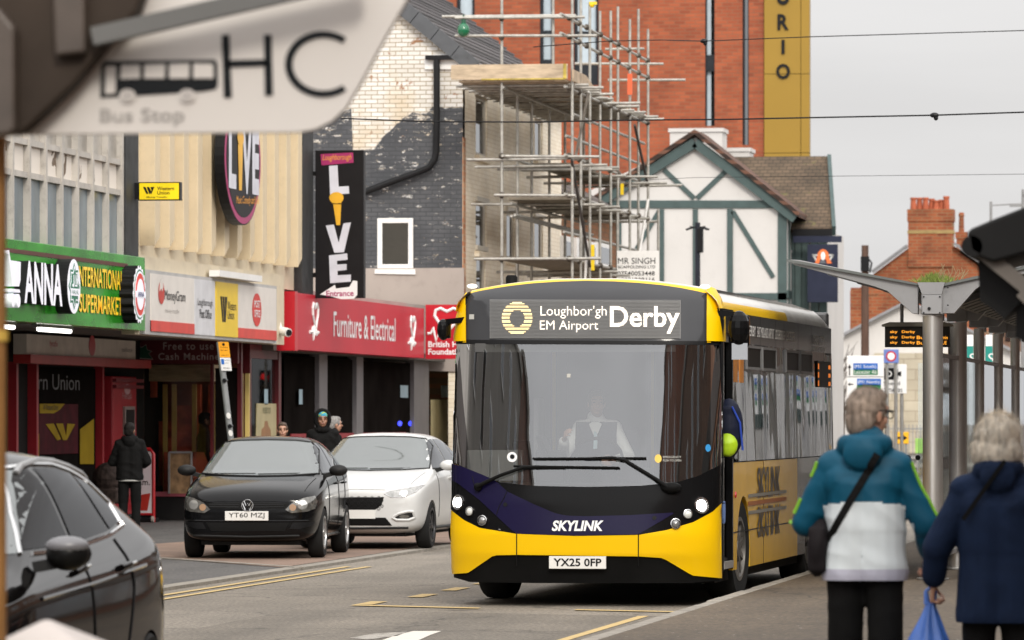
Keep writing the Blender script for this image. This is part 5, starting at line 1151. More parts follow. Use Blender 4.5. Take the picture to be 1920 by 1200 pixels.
# black upright music sign
yv = 90.4; f2 = FY(yv); q = lambda u, v: fy(u, v, yv); a, c = q(591, 559), q(682, 281)
T = thing('upright_music_sign', 'tall black upright sign spelling LIVE with a yellow microphone and an Entrance arrow', 'sign', (a[0], yv, a[1]))
b = MB(); b.prism(rect(a[0], a[1], c[0], c[1]), -.2, 0, f2); b.build('board', mat('sign_black', (.012, .011, .012), .4), T, bevel=.012)
def s(nm, l, m, d): return flat(f2, nm, [q(*k) for k in l], d, m, T)
M_LT = mat('pale_letter', (.62, .62, .68), .45)
s('magenta_patch', [(601, 289), (662, 286), (663, 305), (603, 310)], M_MAG, .006)
p = q(605, 304); txt(f2, 'Loughborough', p[0], p[1], 56 * yv / F, .13, mat('orange_script', (.8, .34, .03), .5), T, .010, shear=.3, rot=1)
s('letter', [(617, 311), (633, 310), (635, 350), (654, 349), (655, 363), (619, 365)], M_LT, .006)
M_MY = mat('mic_yellow', (.75, .40, .02), .4)
flat(f2, 'microphone_head', oval(*q(631, 371), .125, .10), .010, M_MY, T); s('microphone', [(620, 372), (643, 372), (640, 381), (623, 381)], M_MY, .014); s('microphone_handle', [(625, 383), (640, 383), (638, 422), (631, 422)], M_MY, .012)
s('letter', [(611, 423), (626, 421), (635, 455), (644, 419), (658, 417), (645, 473), (627, 474)], M_LT, .006)
s('letter', [(617, 479), (651, 475), (652, 487), (632, 489), (632, 496), (650, 495), (650, 506), (633, 508), (633, 516), (658, 515), (658, 528), (619, 531)], M_LT, .006)
s('arrow', [(600, 552), (628, 534), (630, 541), (655, 538), (662, 526), (670, 527), (670, 553), (664, 560), (640, 561), (622, 556)], M_PWHITE, .006)
p = q(612, 556); txt(f2, 'Entrance', p[0], p[1], 53 * yv / F, .10, M_MAG, T, .010, bold=.02, rot=1)
b = MB(); b.bar((a[0] - .12, yv + .1, a[1] + .4), (a[0], yv + .1, a[1] + .4), .08, .08); b.bar((a[0] - .12, yv + .1, c[1] - .4), (a[0], yv + .1, c[1] - .4), .08, .08); b.build('bracket', M_BLACK, T)
# security camera under the post office sign end
p = onX(530, 624, -16.95); T = thing('security_camera', 'white bullet security camera at the end of the post office fascia', 'camera', p)
b = MB(); b.tube([p + Vector((-.1, .1, .05)), p + Vector((.12, -.1, 0))], [.07, .075], 12); b.build('body', M_WHITE, T, smooth=50)
b = MB(); b.tube([p + Vector((.12, -.1, 0)), p + Vector((.135, -.115, 0))], .055, 12); b.build('lens', M_PBLACK, T)
b = MB(); b.bar(p + Vector((-.05, .06, .05)), p + Vector((-.1, .1, .25)), .05, .05); b.build('bracket', M_WHITE, T)

# leaning parking post
y = 74.0; p0, p1 = onY(437, 860, y), onY(411, 641, y); d = (p1 - p0).normalized(); base = p0 - d * (p0.z / d.z)
T = thing('parking_post', 'leaning grey post with orange and white parking plates beside the black car', 'sign', (base.x, y, .03))
b = MB(); b.tube([base, p1], .045, 10); b.build('post', mat('grey_post', (.21, .22, .225), .5, var=.1, dirt=.2), T, smooth=60)
fr2 = Fr(onY(411, 641, y) + Vector((0, -.06, 0)), (1, 0, -.02), d); k = y / F
for nm, z0_, z1_, m in (('orange_plate', -.22, .0, mat('plate_orange', (.85, .36, .01), .4)), ('white_plate', -.41, -.225, M_PWHITE)): flat(fr2, nm, rect(-.005, z0_, .145, z1_), 0, m, T, .006)
for s_, z in (('No loading', -.09), ('8am-6pm', -.13), ('except taxis', -.2)): txt(fr2, s_, .02, z, .105, .022, M_PBLACK, T, .004)
flat(fr2, 'mark', oval(.07, -.035, .02, .02), .004, M_PBLACK, T)
flat(fr2, 'badge_square', rect(.008, -.32, .05, -.245), .004, M_SB, T); txt(fr2, 'Loading', .06, -.27, .07, .02, M_PBLACK, T, .004); txt(fr2, 'only', .06, -.31, .05, .018, M_PBLACK, T, .004); txt(fr2, '8am-6pm', .03, -.385, .09, .024, M_PBLACK, T, .004)
b = MB()
for z in (-.55, -1.2): b.tube([fr2.p(.02, z, -.12), fr2.p(.02, z, .01)], .03, 8)
b.build('clip', M_BLACK, T)
for z, r_2 in ((-1.05, .03), (-1.3, .035)): flat(fr2, 'sticker', oval(.02, z, .03, .045), .0, M_WHITE, T)
# ================================================================== the bus (local axes: x right, y back, z up; front centre at the origin)
BP = atD(1083.5, 785, 48.4)
BUS = thing('bus', 'yellow and navy single deck bus showing Derby on its destination display', 'bus', (BP.x, BP.y, 0), rad(-.73))
def interp(l, x):
    if x <= l[0][0]: return l[0][1]
    for (a, b_), (c, d) in zip(l, l[1:]):
        if x <= c: return b_ + (d - b_) * (x - a) / (c - a) if c > a else d
    return l[-1][1]
WL = [(.2, 1.25), (1.4, 1.25), (2.4, 1.24), (2.65, 1.225), (2.8, 1.19), (2.9, 1.12), (3.0, 1.04)]
LEAN = [(.2, .10), (.40, .05), (.48, .02), (.66, .0), (.95, .03), (1.1, .055), (2.4, .24), (2.45, .25), (2.85, .36), (2.97, .5), (3.1, .8)]
def Wd(z): return interp(WL, z)
def SF(t, z, off=0.0):
    """point of the bus front at width fraction t and height z, pushed out by off"""
    def q(t, z):
        a = min(abs(t), 1.0); return Vector((t * Wd(z), interp(LEAN, z) + .5 * (1 - max(0, 1 - a ** 2.8) ** (1 / 2.8)), z))
    p = q(t, z)
    if off:
        e = 1e-3; ta = max(-.999, min(.999, t)); n = (q(ta + e if ta < .99 else ta, z) - q(ta - e, z)).cross(q(ta, z + e) - q(ta, z - e)); n.normalize(); p = p + n * off
    return p
BM = Matrix.Translation(BUS.location) @ Matrix.Rotation(rad(-.73), 4, 'Z')
def proj(p):
    q = BM @ p; D = -q.x * SN + q.y * CS; return U0 + F * (q.x * CS + q.y * SN) / D, V0 - F * (q.z - EYE) / D, D
def SP(u, v, off=0.0):
    """point of the bus front that lies at a photo pixel"""
    D = 48.5; t = 0
    for k in range(3):
        z = EYE + (V0 - v) * D / F; lo, hi = -1.0, 1.0
        for i in range(13):
            t = (lo + hi) / 2
            if proj(SF(t, z))[0] < u: lo = t
            else: hi = t
        D = proj(SF(t, z))[2]
    return SF(t, EYE + (V0 - v) * D / F, off)
TS = [-math.cos(math.pi * i / 72) for i in range(73)]
def zone(name, lo, hi, m, off=0, rows=8, u0=838, u1=1361, parent=BUS, n=72):
    """skin of the front between two outlines given in photo pixels"""
    rows_ = []
    for i in range(n + 1):
        t = -math.cos(math.pi * i / n); u = (u0 + u1) / 2 + (u1 - u0) / 2 * t
        a, c = interp(lo, u), interp(hi, u)
        rows_.append([SP(u, a + (c - a) * j / rows, off) for j in range(rows + 1)])
    b = MB(); b.grid(rows_); return b.build(name, m, parent, smooth=180, local=True)
M_BY = mat('bus_yellow', (.84, .51, .001), .3, var=.03, scale=.8, spec=.25, coat=.12)
M_NAVY = mat('bus_navy', (.009, .007, .034), .22, var=.05, spec=.22)
M_BBLK = mat('bus_gloss_black', (.006, .006, .0065), .16, var=.05, spec=.12)
M_BMAT = mat('bus_matt_black', (.006, .006, .006), .6, var=.2, spec=.08)
bt_ = [(838, 946), (848, 958), (870, 975), (900, 990), (968, 1001), (1080, 1005), (1197, 1003), (1250, 994), (1300, 979), (1335, 960), (1362, 934)]
by_ = [(838, 1077), (878, 1074), (926, 1041), (968, 1040), (1197, 1043), (1243, 1046), (1298, 1079), (1362, 1085)]
cl_ = [(838, 893), (860, 906), (900, 937), (935, 970), (966, 999.5)]
nt_ = [(838, 866), (862, 873), (905, 890), (932, 903), (950, 921), (1000, 945), (1040, 962), (1062, 967), (1100, 968), (1180, 966), (1263, 961)]
wb_ = [(838, 862), (850, 866), (870, 876), (905, 891), (935, 904), (1000, 911), (1100, 913), (1200, 911), (1270, 904), (1310, 892), (1345, 874), (1362, 860)]
zone('bumper', by_, bt_, M_BY, .004, 10)
zone('lower_grille', [(838, 1080), (880, 1092), (1000, 1094), (1290, 1094), (1362, 1088)], [(838, 1077), (878, 1074), (926, 1041.5), (968, 1040.5), (1197, 1043.5), (1243, 1046.5), (1298, 1079.5), (1362, 1085.5)], M_BMAT, -.012, 5)
zone('headlight_surround', bt_, cl_, M_BBLK, .0, 5, 838, 966)
zone('headlight_surround', bt_, [(1198, 1000), (1263, 962), (1300, 940), (1362, 900)], M_BBLK, .0, 5, 1200, 1361)
def nlow(): return [(838, 894), (860, 907), (900, 938), (935, 971), (966, 1000), (968, 1000.5), (1080, 1004), (1197, 1002), (1263, 963)]
zone('navy_panel', nlow(), nt_, M_NAVY, .006, 7, 838, 1262)
zone('front_apron', [(838, 866)] + nt_[1:-1] + [(1263, 962), (1300, 942), (1362, 902)], wb_, M_BBLK, .0, 6)
# vertical seams of the bumper
for u in (969, 1197):
    b = MB(); b.tube([SP(u, v, .005) for v in range(1001, 1062, 6)], .005, 5); b.build('panel_gap', M_PBLACK, BUS, local=True)
b = MB(); b.tube([SP(*q, .007) for q in ((951, 921), (945, 935), (936, 950), (931, 966))], .004, 5); b.build('panel_gap', M_PBLACK, BUS, local=True)
b = MB(); b.tube([SP(*q, .007) for q in ((886, 893), (890, 908), (895, 918))], .003, 5); b.build('panel_gap', M_PBLACK, BUS, local=True)
M_WS = glass('bus_windscreen', (.028, .029, .029), .13, .80, .012, wave=.007, wscale=(1, 1, .5), tcol=(.80, .82, .80))
ws = zone('windscreen', wb_, [(838, 641), (1362, 643)], M_WS, .002, 26)
zone('windscreen_seal', [(838, 645), (1362, 647)], [(838, 637), (1362, 640)], M_PBLACK, .006, 2)
top_ = [(872, 553), (900, 546), (930, 540.5), (960, 536), (1000, 531.5), (1050, 528.3), (1100, 527), (1150, 528), (1200, 531), (1240, 535), (1275, 540), (1310, 547), (1332, 553)]
M_DEST = mat('display_glass', (.045, .046, .050), .12, var=.04, coat=.3)
zone('display_panel', [(838, 638), (1362, 641)], top_, M_DEST, .004, 10, 866, 1334)
# yellow corner horns
zone('corner_fairing', [(838, 641), (905, 640)], [(848, 600), (853, 560), (866, 543), (873, 538), (884, 536), (905, 534)], M_BY, .03, 8, 844, 877, n=24)
zone('corner_fairing', [(1300, 640), (1362, 641)], [(1300, 538), (1318, 540), (1332, 543), (1345, 548), (1357, 566), (1361, 590)], M_BY, .03, 8, 1322, 1361, n=24)
zone('fairing_edge', [(838, 643), (1362, 643)], [(838, 552), (1362, 556)], M_BY, .016, 4, 870, 876, n=6)
zone('fairing_edge', [(838, 643), (1362, 643)], [(838, 552), (1362, 552)], M_BY, .016, 4, 1324, 1331, n=6)
# LED destination display
zone('led_screen', [(838, 635), (1362, 635.5)], [(838, 562), (1362, 563.5)], mat('led_screen_grey', (.17, .17, .168), .5, var=.03), .010, 2, 919, 1276)  # grey base colour carries the glow of the overexposed LEDs
M_LED = lamp('led_white', (1.0, .90, .78), 1.0); M_LEDY = lamp('led_amber', (1.0, .78, .38), .95)
def surf_text(name, s, u0, v1, u1, v0, m, off, bold=0, shear=0, mb=None):
    vs, fs = text_mesh(s, bold, shear); x0 = min(v[0] for v in vs); x1 = max(v[0] for v in vs); y0 = min(v[1] for v in vs); y1 = max(v[1] for v in vs)
    b = MB(); b.add([SP(u0 + (v[0] - x0) / (x1 - x0) * (u1 - u0), v1 - (v[1] - y0) / (y1 - y0) * (v1 - v0), off) for v in vs], fs)
    return b.build(name, m, BUS, local=True)
def surf_poly(name, l, m, off):
    b = MB(); b.add([SP(u, v, off) for u, v in l], [list(range(len(l)))[::-1]]); return b.build(name, m, BUS, local=True)
b = MB()
for k in range(9):                                     # ring of lit rows
    v0 = 567 + k * 6.9; v1 = v0 + 4.6; cv, ro, ri = 597.5, 31, 15.5
    for row in range(2):
        va, vb = v0 + row * 2.3, v0 + row * 2.3 + 2.0; vm = (va + vb) / 2; dy = abs(vm - cv)
        if dy >= ro: continue
        ho = 28.5 * math.sqrt(1 - (dy / ro) ** 2); hi = 14 * math.sqrt(1 - (dy / ri) ** 2) if dy < ri else 0
        for a, c in (((-ho, -hi), (hi, ho)) if hi else ((-ho, ho),)): b.add([SP(970.5 + a, vb, .016), SP(970.5 + c, vb, .016), SP(970.5 + c, va, .016), SP(970.5 + a, va, .016)], [(0, 1, 2, 3)])
b.build('route_ring', M_LEDY, BUS, local=True)
surf_text('display_lettering', "Loughbor'gh", 1014, 598, 1138, 574, M_LED, .016, -.004)
surf_text('display_lettering', 'EM Airport', 1013, 624, 1122, 602, M_LED, .016, -.002)
surf_text('display_lettering', 'Derby', 1144, 626, 1274, 575, M_LED, .016, .018)
b = MB()                                               # dark gaps between LED rows
for k in range(28): v = 564.5 + k * 2.6; b.tube([SP(920 + i * 35.5, v, .019) for i in range(11)], .0022, 3, caps=False)
b.build('led_row_gap', mat('led_gap', (.16, .16, .158), .5), BUS, local=True)
# lettering, plate, stickers
surf_text('lettering', 'SKYLINK', 1035, 996, 1132, 976, M_PWHITE, .012, .035, .22)
surf_poly('panel_bolt', oval(948, 946, 4, 4, 12), M_PBLACK, .010); surf_poly('panel_bolt', oval(1227, 971, 4, 4, 12), M_PBLACK, .010)
frp = Fr(SP(1083.5, 1052.5, .03) , (1, 0, 0)); b = MB(); b.prism(rect(-.262, -.057, .262, .057), -.02, 0, frp); pl = b.build('number_plate', mat('plate_white', (.72, .71, .68), .35, var=.02), BUS, local=True, bevel=.004)
tx = txt(frp, 'YX25 0FP', -.22, -.034, .44, .072, M_PBLACK, pl, .003, bold=.02, local=True)
surf_poly('eye_sticker', oval(960.5, 857, 9.5, 9.5, 20), M_PWHITE, .006); surf_poly('eye_pupil', oval(961, 856.5, 4.5, 4.5, 16), M_PBLACK, .009)
surf_poly('yellow_sticker', oval(1234, 860, 6.5, 8, 20), mat('sticker_yellow', (.75, .50, .08), .5), .006)
for i, s in enumerate(('EMERGENCY', 'PUSH TO OPEN')): surf_text('sticker_lettering', s, 1243, 859 + i * 6.5, 1277, 855 + i * 6.5, mat('faded_print', (.45, .44, .40), .5), .006)
surf_poly('blue_sticker', oval(1327, 840, 5, 7, 18), mat('sticker_blue', (.03, .25, .55), .5), .006)
surf_poly('inspection_label', rect(1063, 701, 1070, 708), mat('faded_print', (.45, .44, .40), .5), .006); surf_poly('inspection_label', rect(881, 590, 890, 599), mat('faded_print', (.45, .44, .40), .5), .009)
# headlights
def lampunit(u, v, r, m, nm='headlight', lit=False):
    p = SP(u, v, .0); n = (SP(u, v, .05) - p).normalized(); M = Matrix.Translation(p) @ n.to_track_quat('Z', 'Y').to_matrix().to_4x4()
    b = MB(); b.lathe([(r * 1.18, 0), (r * 1.15, .022), (r * .98, .024), (r * .94, .006)], 24, M); h = b.build(nm, mat('chrome_ring', (.5, .5, .5), .15, 1.0), BUS, local=True, smooth=40)
    q = .78 if r > .06 else .95
    if q < .9: b = MB(); b.lathe([(r * .95, .004), (r * .8, .012), (r * .6, .006)], 24, M); b.build('bowl', mat('lamp_bowl_chrome', (.45, .45, .46), .12, .9), h, local=True, smooth=180)
    b = MB(); b.lathe([(r * q, .006), (r * q * .74, .024), (r * q * .37, .032), (.0005, .034)], 24, M); b.build('lens', m, h, local=True, smooth=180)
M_HL = lamp('headlight_lit', (1, .95, .86), 14); M_DRL = mat('lens_pale', (.55, .55, .52), .1, emit=.25); M_IND = mat('lens_clear', (.30, .30, .30), .08, .5)
lampunit(861, 942, .062, M_HL); lampunit(882, 958.5, .038, M_DRL); lampunit(905.5, 976, .042, M_IND)
lampunit(1314, 948, .066, lamp('headlight_bright', (1, .96, .9), 60)); lampunit(1289, 964, .038, M_DRL); lampunit(1266.5, 982, .042, M_IND)
for u, v in ((885, 540.5), (1319, 542.5)): b = MB(); p = SP(u, v, .03); b.ell(p, (.05, .05, .022), 10); b.build('marker_light', lamp('marker_glow', (1, .95, .85), .9), BUS, local=True, smooth=180)
b = MB(); b.tube([SP(937, 994, .012), SP(938, 992, .012)], .01, 6); b.build('washer_jet', M_GREY, BUS, local=True)
# wipers
def wiper(arm, blade):
    b = MB(); b.tube([SP(u, v, .05) for u, v in arm], [.022] + [.016] * (len(arm) - 2) + [.010], 7); w_ = b.build('wiper_arm', M_BMAT, BUS, local=True, smooth=60)
    b = MB(); n = 14; (ua, va), (ub, vb) = blade; b.tube([SP(ua + (ub - ua) * i / n, va + (vb - va) * i / n, .035) for i in range(n + 1)], .011, 5); b.build('blade', M_BMAT, w_, local=True)
    b = MB(); b.ell(SP(*arm[0], .03), (.04, .03, .04), 10); b.build('pivot', M_BMAT, w_, local=True, smooth=180)
wiper([(899, 914), (940, 893), (985, 877), (1060, 877.5)], [(965, 875), (1162, 878)])
wiper([(1255, 918), (1226, 897), (1172, 864), (1150, 860), (1095, 861)], [(1000, 861), (1212, 860)])
b = MB(); p = SP(1258, 915, .03); b.ell(p, (.10, .05, .05), 10); b.build('wiper_cowl', M_BMAT, BUS, local=True, smooth=180)

# ---- roof and sides
LEN = 10.7
def zr_b(x): return 2.962 - .085 * x * x
rows = []
for i in range(25):
    x = -1.10 + 2.2 * i / 24; zf = min(zr_b(x), 2.955); t = x / Wd(zf); y0 = SF(t, zf).y
    rows.append([(x, y0 + dy if k < 4 else y0 + .35 + (LEN - .5 - y0 - .35) * (k - 3) / 4, zf + dz) for k, (dy, dz) in enumerate(((0, 0), (.03, .02), (.1, .035), (.35, .05), (0, .05), (0, .05), (0, .05), (0, .02)))])
b = MB(); b.grid(rows); M_BW = mat('bus_roof_sky_white', (.72, .70, .66), .3, var=.05, coat=.3)  # white stands for sky reflected on the roof, put into the colour
b.cur = 0
for idx, f in enumerate(b.f): b.m[idx] = 0 if (idx % 7) < 2 else 1
b.build('roof', [M_BY, M_BW], BUS, local=True, smooth=50)
def cove(s_):
    out = []
    for k, y in enumerate((.30, .5, 1, 3, 5, 6.3, 6.32, 8, 10, LEN - .3, LEN - .05)):
        dr = -.12 if k == 10 else (-.04 if k == 9 else 0)
        yy = max(y, SF(s_ * .98, 2.75).y - .1)
        out.append([(s_ * 1.10, yy, zr_b(1.10) + .02 + dr), (s_ * 1.16, yy, 2.83 + dr), (s_ * 1.195, yy, 2.79 + dr), (s_ * 1.215, yy, 2.745 + dr * .5), (s_ * 1.222, yy, 2.70)])
    b = MB(); b.grid(out); 
    for idx in range(len(b.f)):
        k, j = idx // 4, idx % 4; b.m[idx] = (0 if j < 2 else 1) if k < 5 else (0 if j < 1 else 2)
    return b.build('roof_edge', [M_BW, M_BY, mat('bus_roof_grey', (.60, .58, .55), .35)], BUS, local=True, smooth=50)
cove(1); cove(-1)
AX1, AX2 = 2.25, 8.3
def side_frame(s_, x): return Fr((s_ * x, 0, 0), (0, s_, 0))
M_GOLD = mat('bus_side_yellow', (.66, .38, .03), .25, var=.06, spec=.3, coat=.15)  # yellow dulled to gold: the side's reflections put into the colour
M_SGREY = mat('bus_side_grey', (.075, .072, .072), .25, var=.06, coat=.4)
M_SGL = glass('bus_side_glass', (.010, .010, .0095), .07, .0, .02, wave=.045, wscale=(1, .30, .10), ior=1.35, sheen=.62)
for s_ in (1, -1):
    f_ = side_frame(s_, 1.235); sy = lambda l: [(s_ * y, z) for y, z in l]
    y0 = 1.42 if s_ == 1 else .62
    arch = lambda c: [(c + .52 * math.cos(rad(a)), .46 + .52 * math.sin(rad(a))) for a in range(180, -1, -15)]
    low = [(y0, .30)] + ([(AX1 - .52, .30)] + arch(AX1) + [(AX1 + .52, .30)]) + [(7.0, .30), (7.0, 1.30), (y0, 1.30)]
    b = MB(); b.prism(sy(low), -.03, .012, f_); b.build('side_panel', M_GOLD, BUS, local=True)
    low = [(7.004, .30), (AX2 - .52, .30)] + arch(AX2) + [(AX2 + .52, .30), (LEN - .1, .34), (LEN, .6), (LEN, 1.30), (7.004, 1.30)]
    b = MB(); b.prism(sy(low), -.03, .010, f_); b.build('side_panel', M_SGREY, BUS, local=True)
    b = MB(); b.prism(sy(rect(y0, .645, 7.0, .655)), .012, .015, f_); b.prism(sy(rect(3.9, .3, 3.91, 1.3)), .012, .0145, f_); b.build('panel_gap', M_PBLACK, BUS, local=True)
    # glazing from waist to roof edge, leaning in slightly
    edges = [y0 + .02, 2.45, 3.75, 5.1, 5.86, 7.2, 8.5, 9.85, LEN - .02]
    for i in range(len(edges) - 1):
        ya, yb = edges[i] + .012, edges[i + 1] - .012
        rows = [[(s_ * (1.25 + .004 - .030 * (z - 1.3) / 1.4 - (.0 if z < 2.4 else .012 * (z - 2.4) / .3)), ya + (yb - ya) * k / 4, z) for k in range(5)] for z in (1.31, 1.7, 2.1, 2.4, 2.705)]
        b = MB(); b.grid(rows if s_ == -1 else [r[::-1] for r in rows]); b.build('side_window', M_SGL, BUS, local=True, smooth=180)
        if i in (1, 2, 4) or (i == 5):
            b = MB(); fz = side_frame(s_, 1.238)
            for r in (rect(ya + .06, 2.18, yb - .06, 2.205), rect(ya + .06, 2.385, yb - .06, 2.41), rect(ya + .06, 2.205, ya + .085, 2.385), rect(yb - .085, 2.205, yb - .06, 2.385)): b.prism(sy(r), -.02, .018, fz)
            b.build('hopper_frame', mat('anodised_frame', (.20, .20, .20), .35, .4), BUS, local=True)
            b = MB(); b.prism(sy(rect(ya + .09, 2.207, yb - .09, 2.383)), -.01, .008, fz); b.build('hopper_window', mat('hopper_dark', (.008, .007, .006), .4, spec=.08), BUS, local=True)
    b = MB(); b.box((s_ * 1.18, y0, 1.20), (s_ * 1.20, LEN - .1, 2.72)); b.build('side_lining', M_DARK, BUS, local=True)
f_ = side_frame(1, 1.252)
M_SDL = mat('side_lettering', (.07, .06, .055), .5)
b = MB()
add_text(b, f_, 'SKYLINK', 3.35, .94, 2.0, .30, .003, .02); b.build('lettering', M_SDL, BUS, local=True)
b = MB(); vs, fs = text_mesh('SKYLINK', .02); xs0 = min(v[0] for v in vs); xs1 = max(v[0] for v in vs); h0 = min(v[1] for v in vs); h1 = max(v[1] for v in vs)
b.add([f_.p(3.35 + (v[0] - xs0) / (xs1 - xs0) * 2.0, .86 - (v[1] - h0) / (h1 - h0) * .30, .003) for v in vs], [f[::-1] for f in fs]); b.build('lettering', M_SDL, BUS, local=True)
b = MB(); b.prism(rect(2.6, .96, 5.9, .99), 0, .004, f_); b.prism(rect(2.6, .80, 5.9, .83), 0, .004, f_); b.build('side_stripe', mat('stripe_grey', (.22, .20, .17), .5), BUS, local=True)
b = MB(); b.prism(rect(2.6, .88, 5.9, .92), 0, .004, f_); b.build('side_stripe', mat('stripe_rust', (.30, .11, .04), .5), BUS, local=True)
M_SLT = mat('side_route_print', (.78, .76, .72), .5)
for ya, yb in ((2.46, 3.74), (3.76, 5.09), (5.11, 5.85), (5.87, 7.19), (7.21, 8.49), (8.51, 10.6)):
    b = MB(); b.prism(rect(ya, 2.425, yb, 2.70), -.01, .006, side_frame(1, 1.228)); b.build('route_band', mat('band_glass', (.030, .030, .031), .12, spec=.35), BUS, local=True)
for s, a, c in (('DERBY', 2.55, 3.25), ('EAST MIDLANDS AIRPORT', 3.4, 4.85), ('LOUGHBOROUGH', 4.95, 5.85), ('LEICESTER', 5.95, 6.75), ('DERBY CITY', 8.6, 9.7), ('EVERY 20 MINS', 8.6, 9.8)):
    txt(side_frame(1, 1.240), s, a, 2.36 + .14 if 'EVERY' not in s else 2.43, c - a, .10 if 'EVERY' not in s else .055, M_SLT, BUS, .008, bold=0 if 'M' in s else .01, local=True)
M_OR = mat('side_orange', (.42, .15, .015), .4, var=.15)
fo = side_frame(1, 1.232)
b = MB()
for l in ([(1.5, 2.05), (1.82, 2.05), (1.82, 2.66), (1.5, 2.66)], [(2.0, 2.05), (2.3, 2.05), (2.3, 2.66), (2.05, 2.66)], [(2.55, 2.42), (2.8, 2.42), (2.8, 2.68), (2.55, 2.68)]): b.prism(l, .0, .012, fo)
b.build('orange_shape', M_OR, BUS, local=True)  # flat orange shapes laid on the bus side
b = MB(); b.prism(rect(9.0, 2.05, 10.4, 2.33), .0, .02, fo); b.build('side_display', M_PBLACK, BUS, local=True)
b = MB()
for z in (2.09, 2.18, 2.27): b.prism(rect(10.12, z - .022, 10.3, z + .022), .02, .024, fo); b.prism(rect(9.02, z - .03, 9.1, z + .03), .02, .024, fo)
b.build('side_display_glow', lamp('led_orange', (.8, .2, .02), .7), BUS, local=True)
# rear, floor, inside
b = MB(); b.box((-1.2, LEN - .06, .32), (1.2, LEN, 2.88)); b.build('rear_panel', M_SGREY, BUS, local=True, bevel=.05)
b = MB(); b.box((-1.2, .62, .36), (1.2, LEN - .1, .42)); b.box((-1.15, .8, .20), (1.15, LEN - .6, .358)); b.build('floor', M_DARK, BUS, local=True)
b = MB(); b.box((-1.08, .75, 2.70), (1.08, LEN - .1, 2.74)); b.build('ceiling', mat('bus_ceiling', (.25, .24, .23), .6), BUS, local=True)
b = MB(); b.box((-1.1, 6.6, .42), (1.1, 6.66, 2.69)); b.build('saloon_bulkhead', mat('saloon_dark', (.035, .034, .034), .7, var=.4, scale=1.2), BUS, local=True)
b = MB(); b.add([(-1.13, .62, .95), (1.0, .50, .95), (1.0, .78, 1.12), (-1.13, .85, 1.12), (-1.13, .36, 1.10), (1.0, .36, 1.10)], [(0, 3, 2, 1), (3, 2, 5, 4), (4, 5, 1, 0)]); b.build('dashboard', mat('dash_black', (.025, .024, .024), .5), BUS, local=True)
b = MB(); b.tube([(.06 + .22 * math.cos(a), 1.0 - .10 * math.sin(a) - .10, 1.36 + .17 * math.sin(a)) for a in [2 * math.pi * i / 20 for i in range(21)]], .016, 6); b.tube([(.06, .9, 1.36), (.06, .75, 1.1)], .03, 8); b.bar((-.14, .9, 1.36), (.26, .9, 1.36), .03, .02); b.build('steering_wheel', M_BMAT, BUS, local=True, smooth=60)
b = MB(); b.box((-.55, 1.0, .95), (-.28, 1.25, 1.42)); b.bar((-.4, 1.1, 1.3), (-.52, 1.05, 1.55), .22, .05); b.build('ticket_machine', mat('machine_black', (.02, .02, .022), .4), BUS, local=True, bevel=.02)
b = MB(); b.box((-1.12, .6, 1.14), (-.65, .9, 1.42)); b.build('notice_card', mat('card_grey', (.18, .18, .18), .6), BUS, local=True)
b = MB(); b.box((-.62, 1.35, .42), (-.58, 1.7, 1.9)); b.box((-.6, 1.72, .42), (.62, 1.76, 1.25)); b.build('cab_screen', mat('cab_grey', (.10, .10, .10), .5), BUS, local=True)
for x in (-.52, .42, .98):
    b = MB(); b.tube([(x, 1.95, .42), (x, 1.95, 2.7)], .016, 8); b.build('grab_pole', mat('yellow_pole', (.55, .36, .03), .4), BUS, local=True, smooth=60)
for i in range(3):
    for x in (-.95, -.5, .5, .95):
        y = 3.0 + i * 1.1; b = MB(); b.box((x - .2, y, .8), (x + .2, y + .42, .9)); b.box((x - .2, y + .36, .9), (x + .2, y + .46, 1.5)); b.build('passenger_seat', mat('seat_blue', (.03, .035, .07), .8, var=.3), BUS, local=True, bevel=.03)
b = MB(); b.box((-.18, 1.52, .9), (.36, 1.62, 1.62)); b.box((-.18, 1.15, .85), (.36, 1.55, .97)); b.build('driver_seat', mat('seat_dark', (.02, .02, .025), .8), BUS, local=True, bevel=.04)
b = MB(); b.box((-1.0, .32, 2.32), (.85, .345, 2.40)); b.build('sun_blind', mat('blind_grey', (.07, .07, .07), .6), BUS, local=True)
# entrance doorway
b = MB()
b.box((1.19, .60, .32), (1.255, .68, 2.62)); b.box((1.19, 1.36, .32), (1.25, 1.42, 2.72)); b.box((1.15, .6, 2.50), (1.25, 1.38, 2.72)); b.build('door_frame', M_BBLK, BUS, local=True)
b = MB(); b.box((1.17, .69, 2.42), (1.215, 1.355, 2.5)); b.build('door_header', mat('header_grey', (.16, .15, .14), .5), BUS, local=True)
b = MB(); b.box((.55, .66, .36), (1.25, 1.38, .39)); b.box((1.235, .68, .33), (1.26, 1.36, .395)); b.build('door_step', mat('step_alu', (.42, .41, .39), .35, .6), BUS, local=True)
b = MB(); b.box((.60, 1.30, .42), (1.18, 1.335, 2.4)); b.box((.60, .70, .42), (1.10, .735, 2.4)); b.build('door_leaf', M_BBLK, BUS, local=True)
b = MB(); b.box((.35, 2.05, .42), (1.15, 2.1, 2.6)); b.build('luggage_rack', M_DARK, BUS, local=True)
b = MB(); b.tube([SF(1, 1.35 + .1 * math.cos(a), .012) + Vector((0, .03 * math.sin(a), -.5)) for a in [i * .7 for i in range(9)]], .012, 5); b.build('side_emblem', mat('emblem_blue', (.10, .15, .3), .5), BUS, local=True)
b = MB(); b.lathe([(0, 0), (.03, 0), (.028, .012), (0, .014)], 12, Matrix.Translation((1.252, 1.55, 1.0)) @ Matrix.Rotation(rad(90), 4, 'Y')); b.build('door_button', mat('red_button', (.5, .02, .02), .4), BUS, local=True)
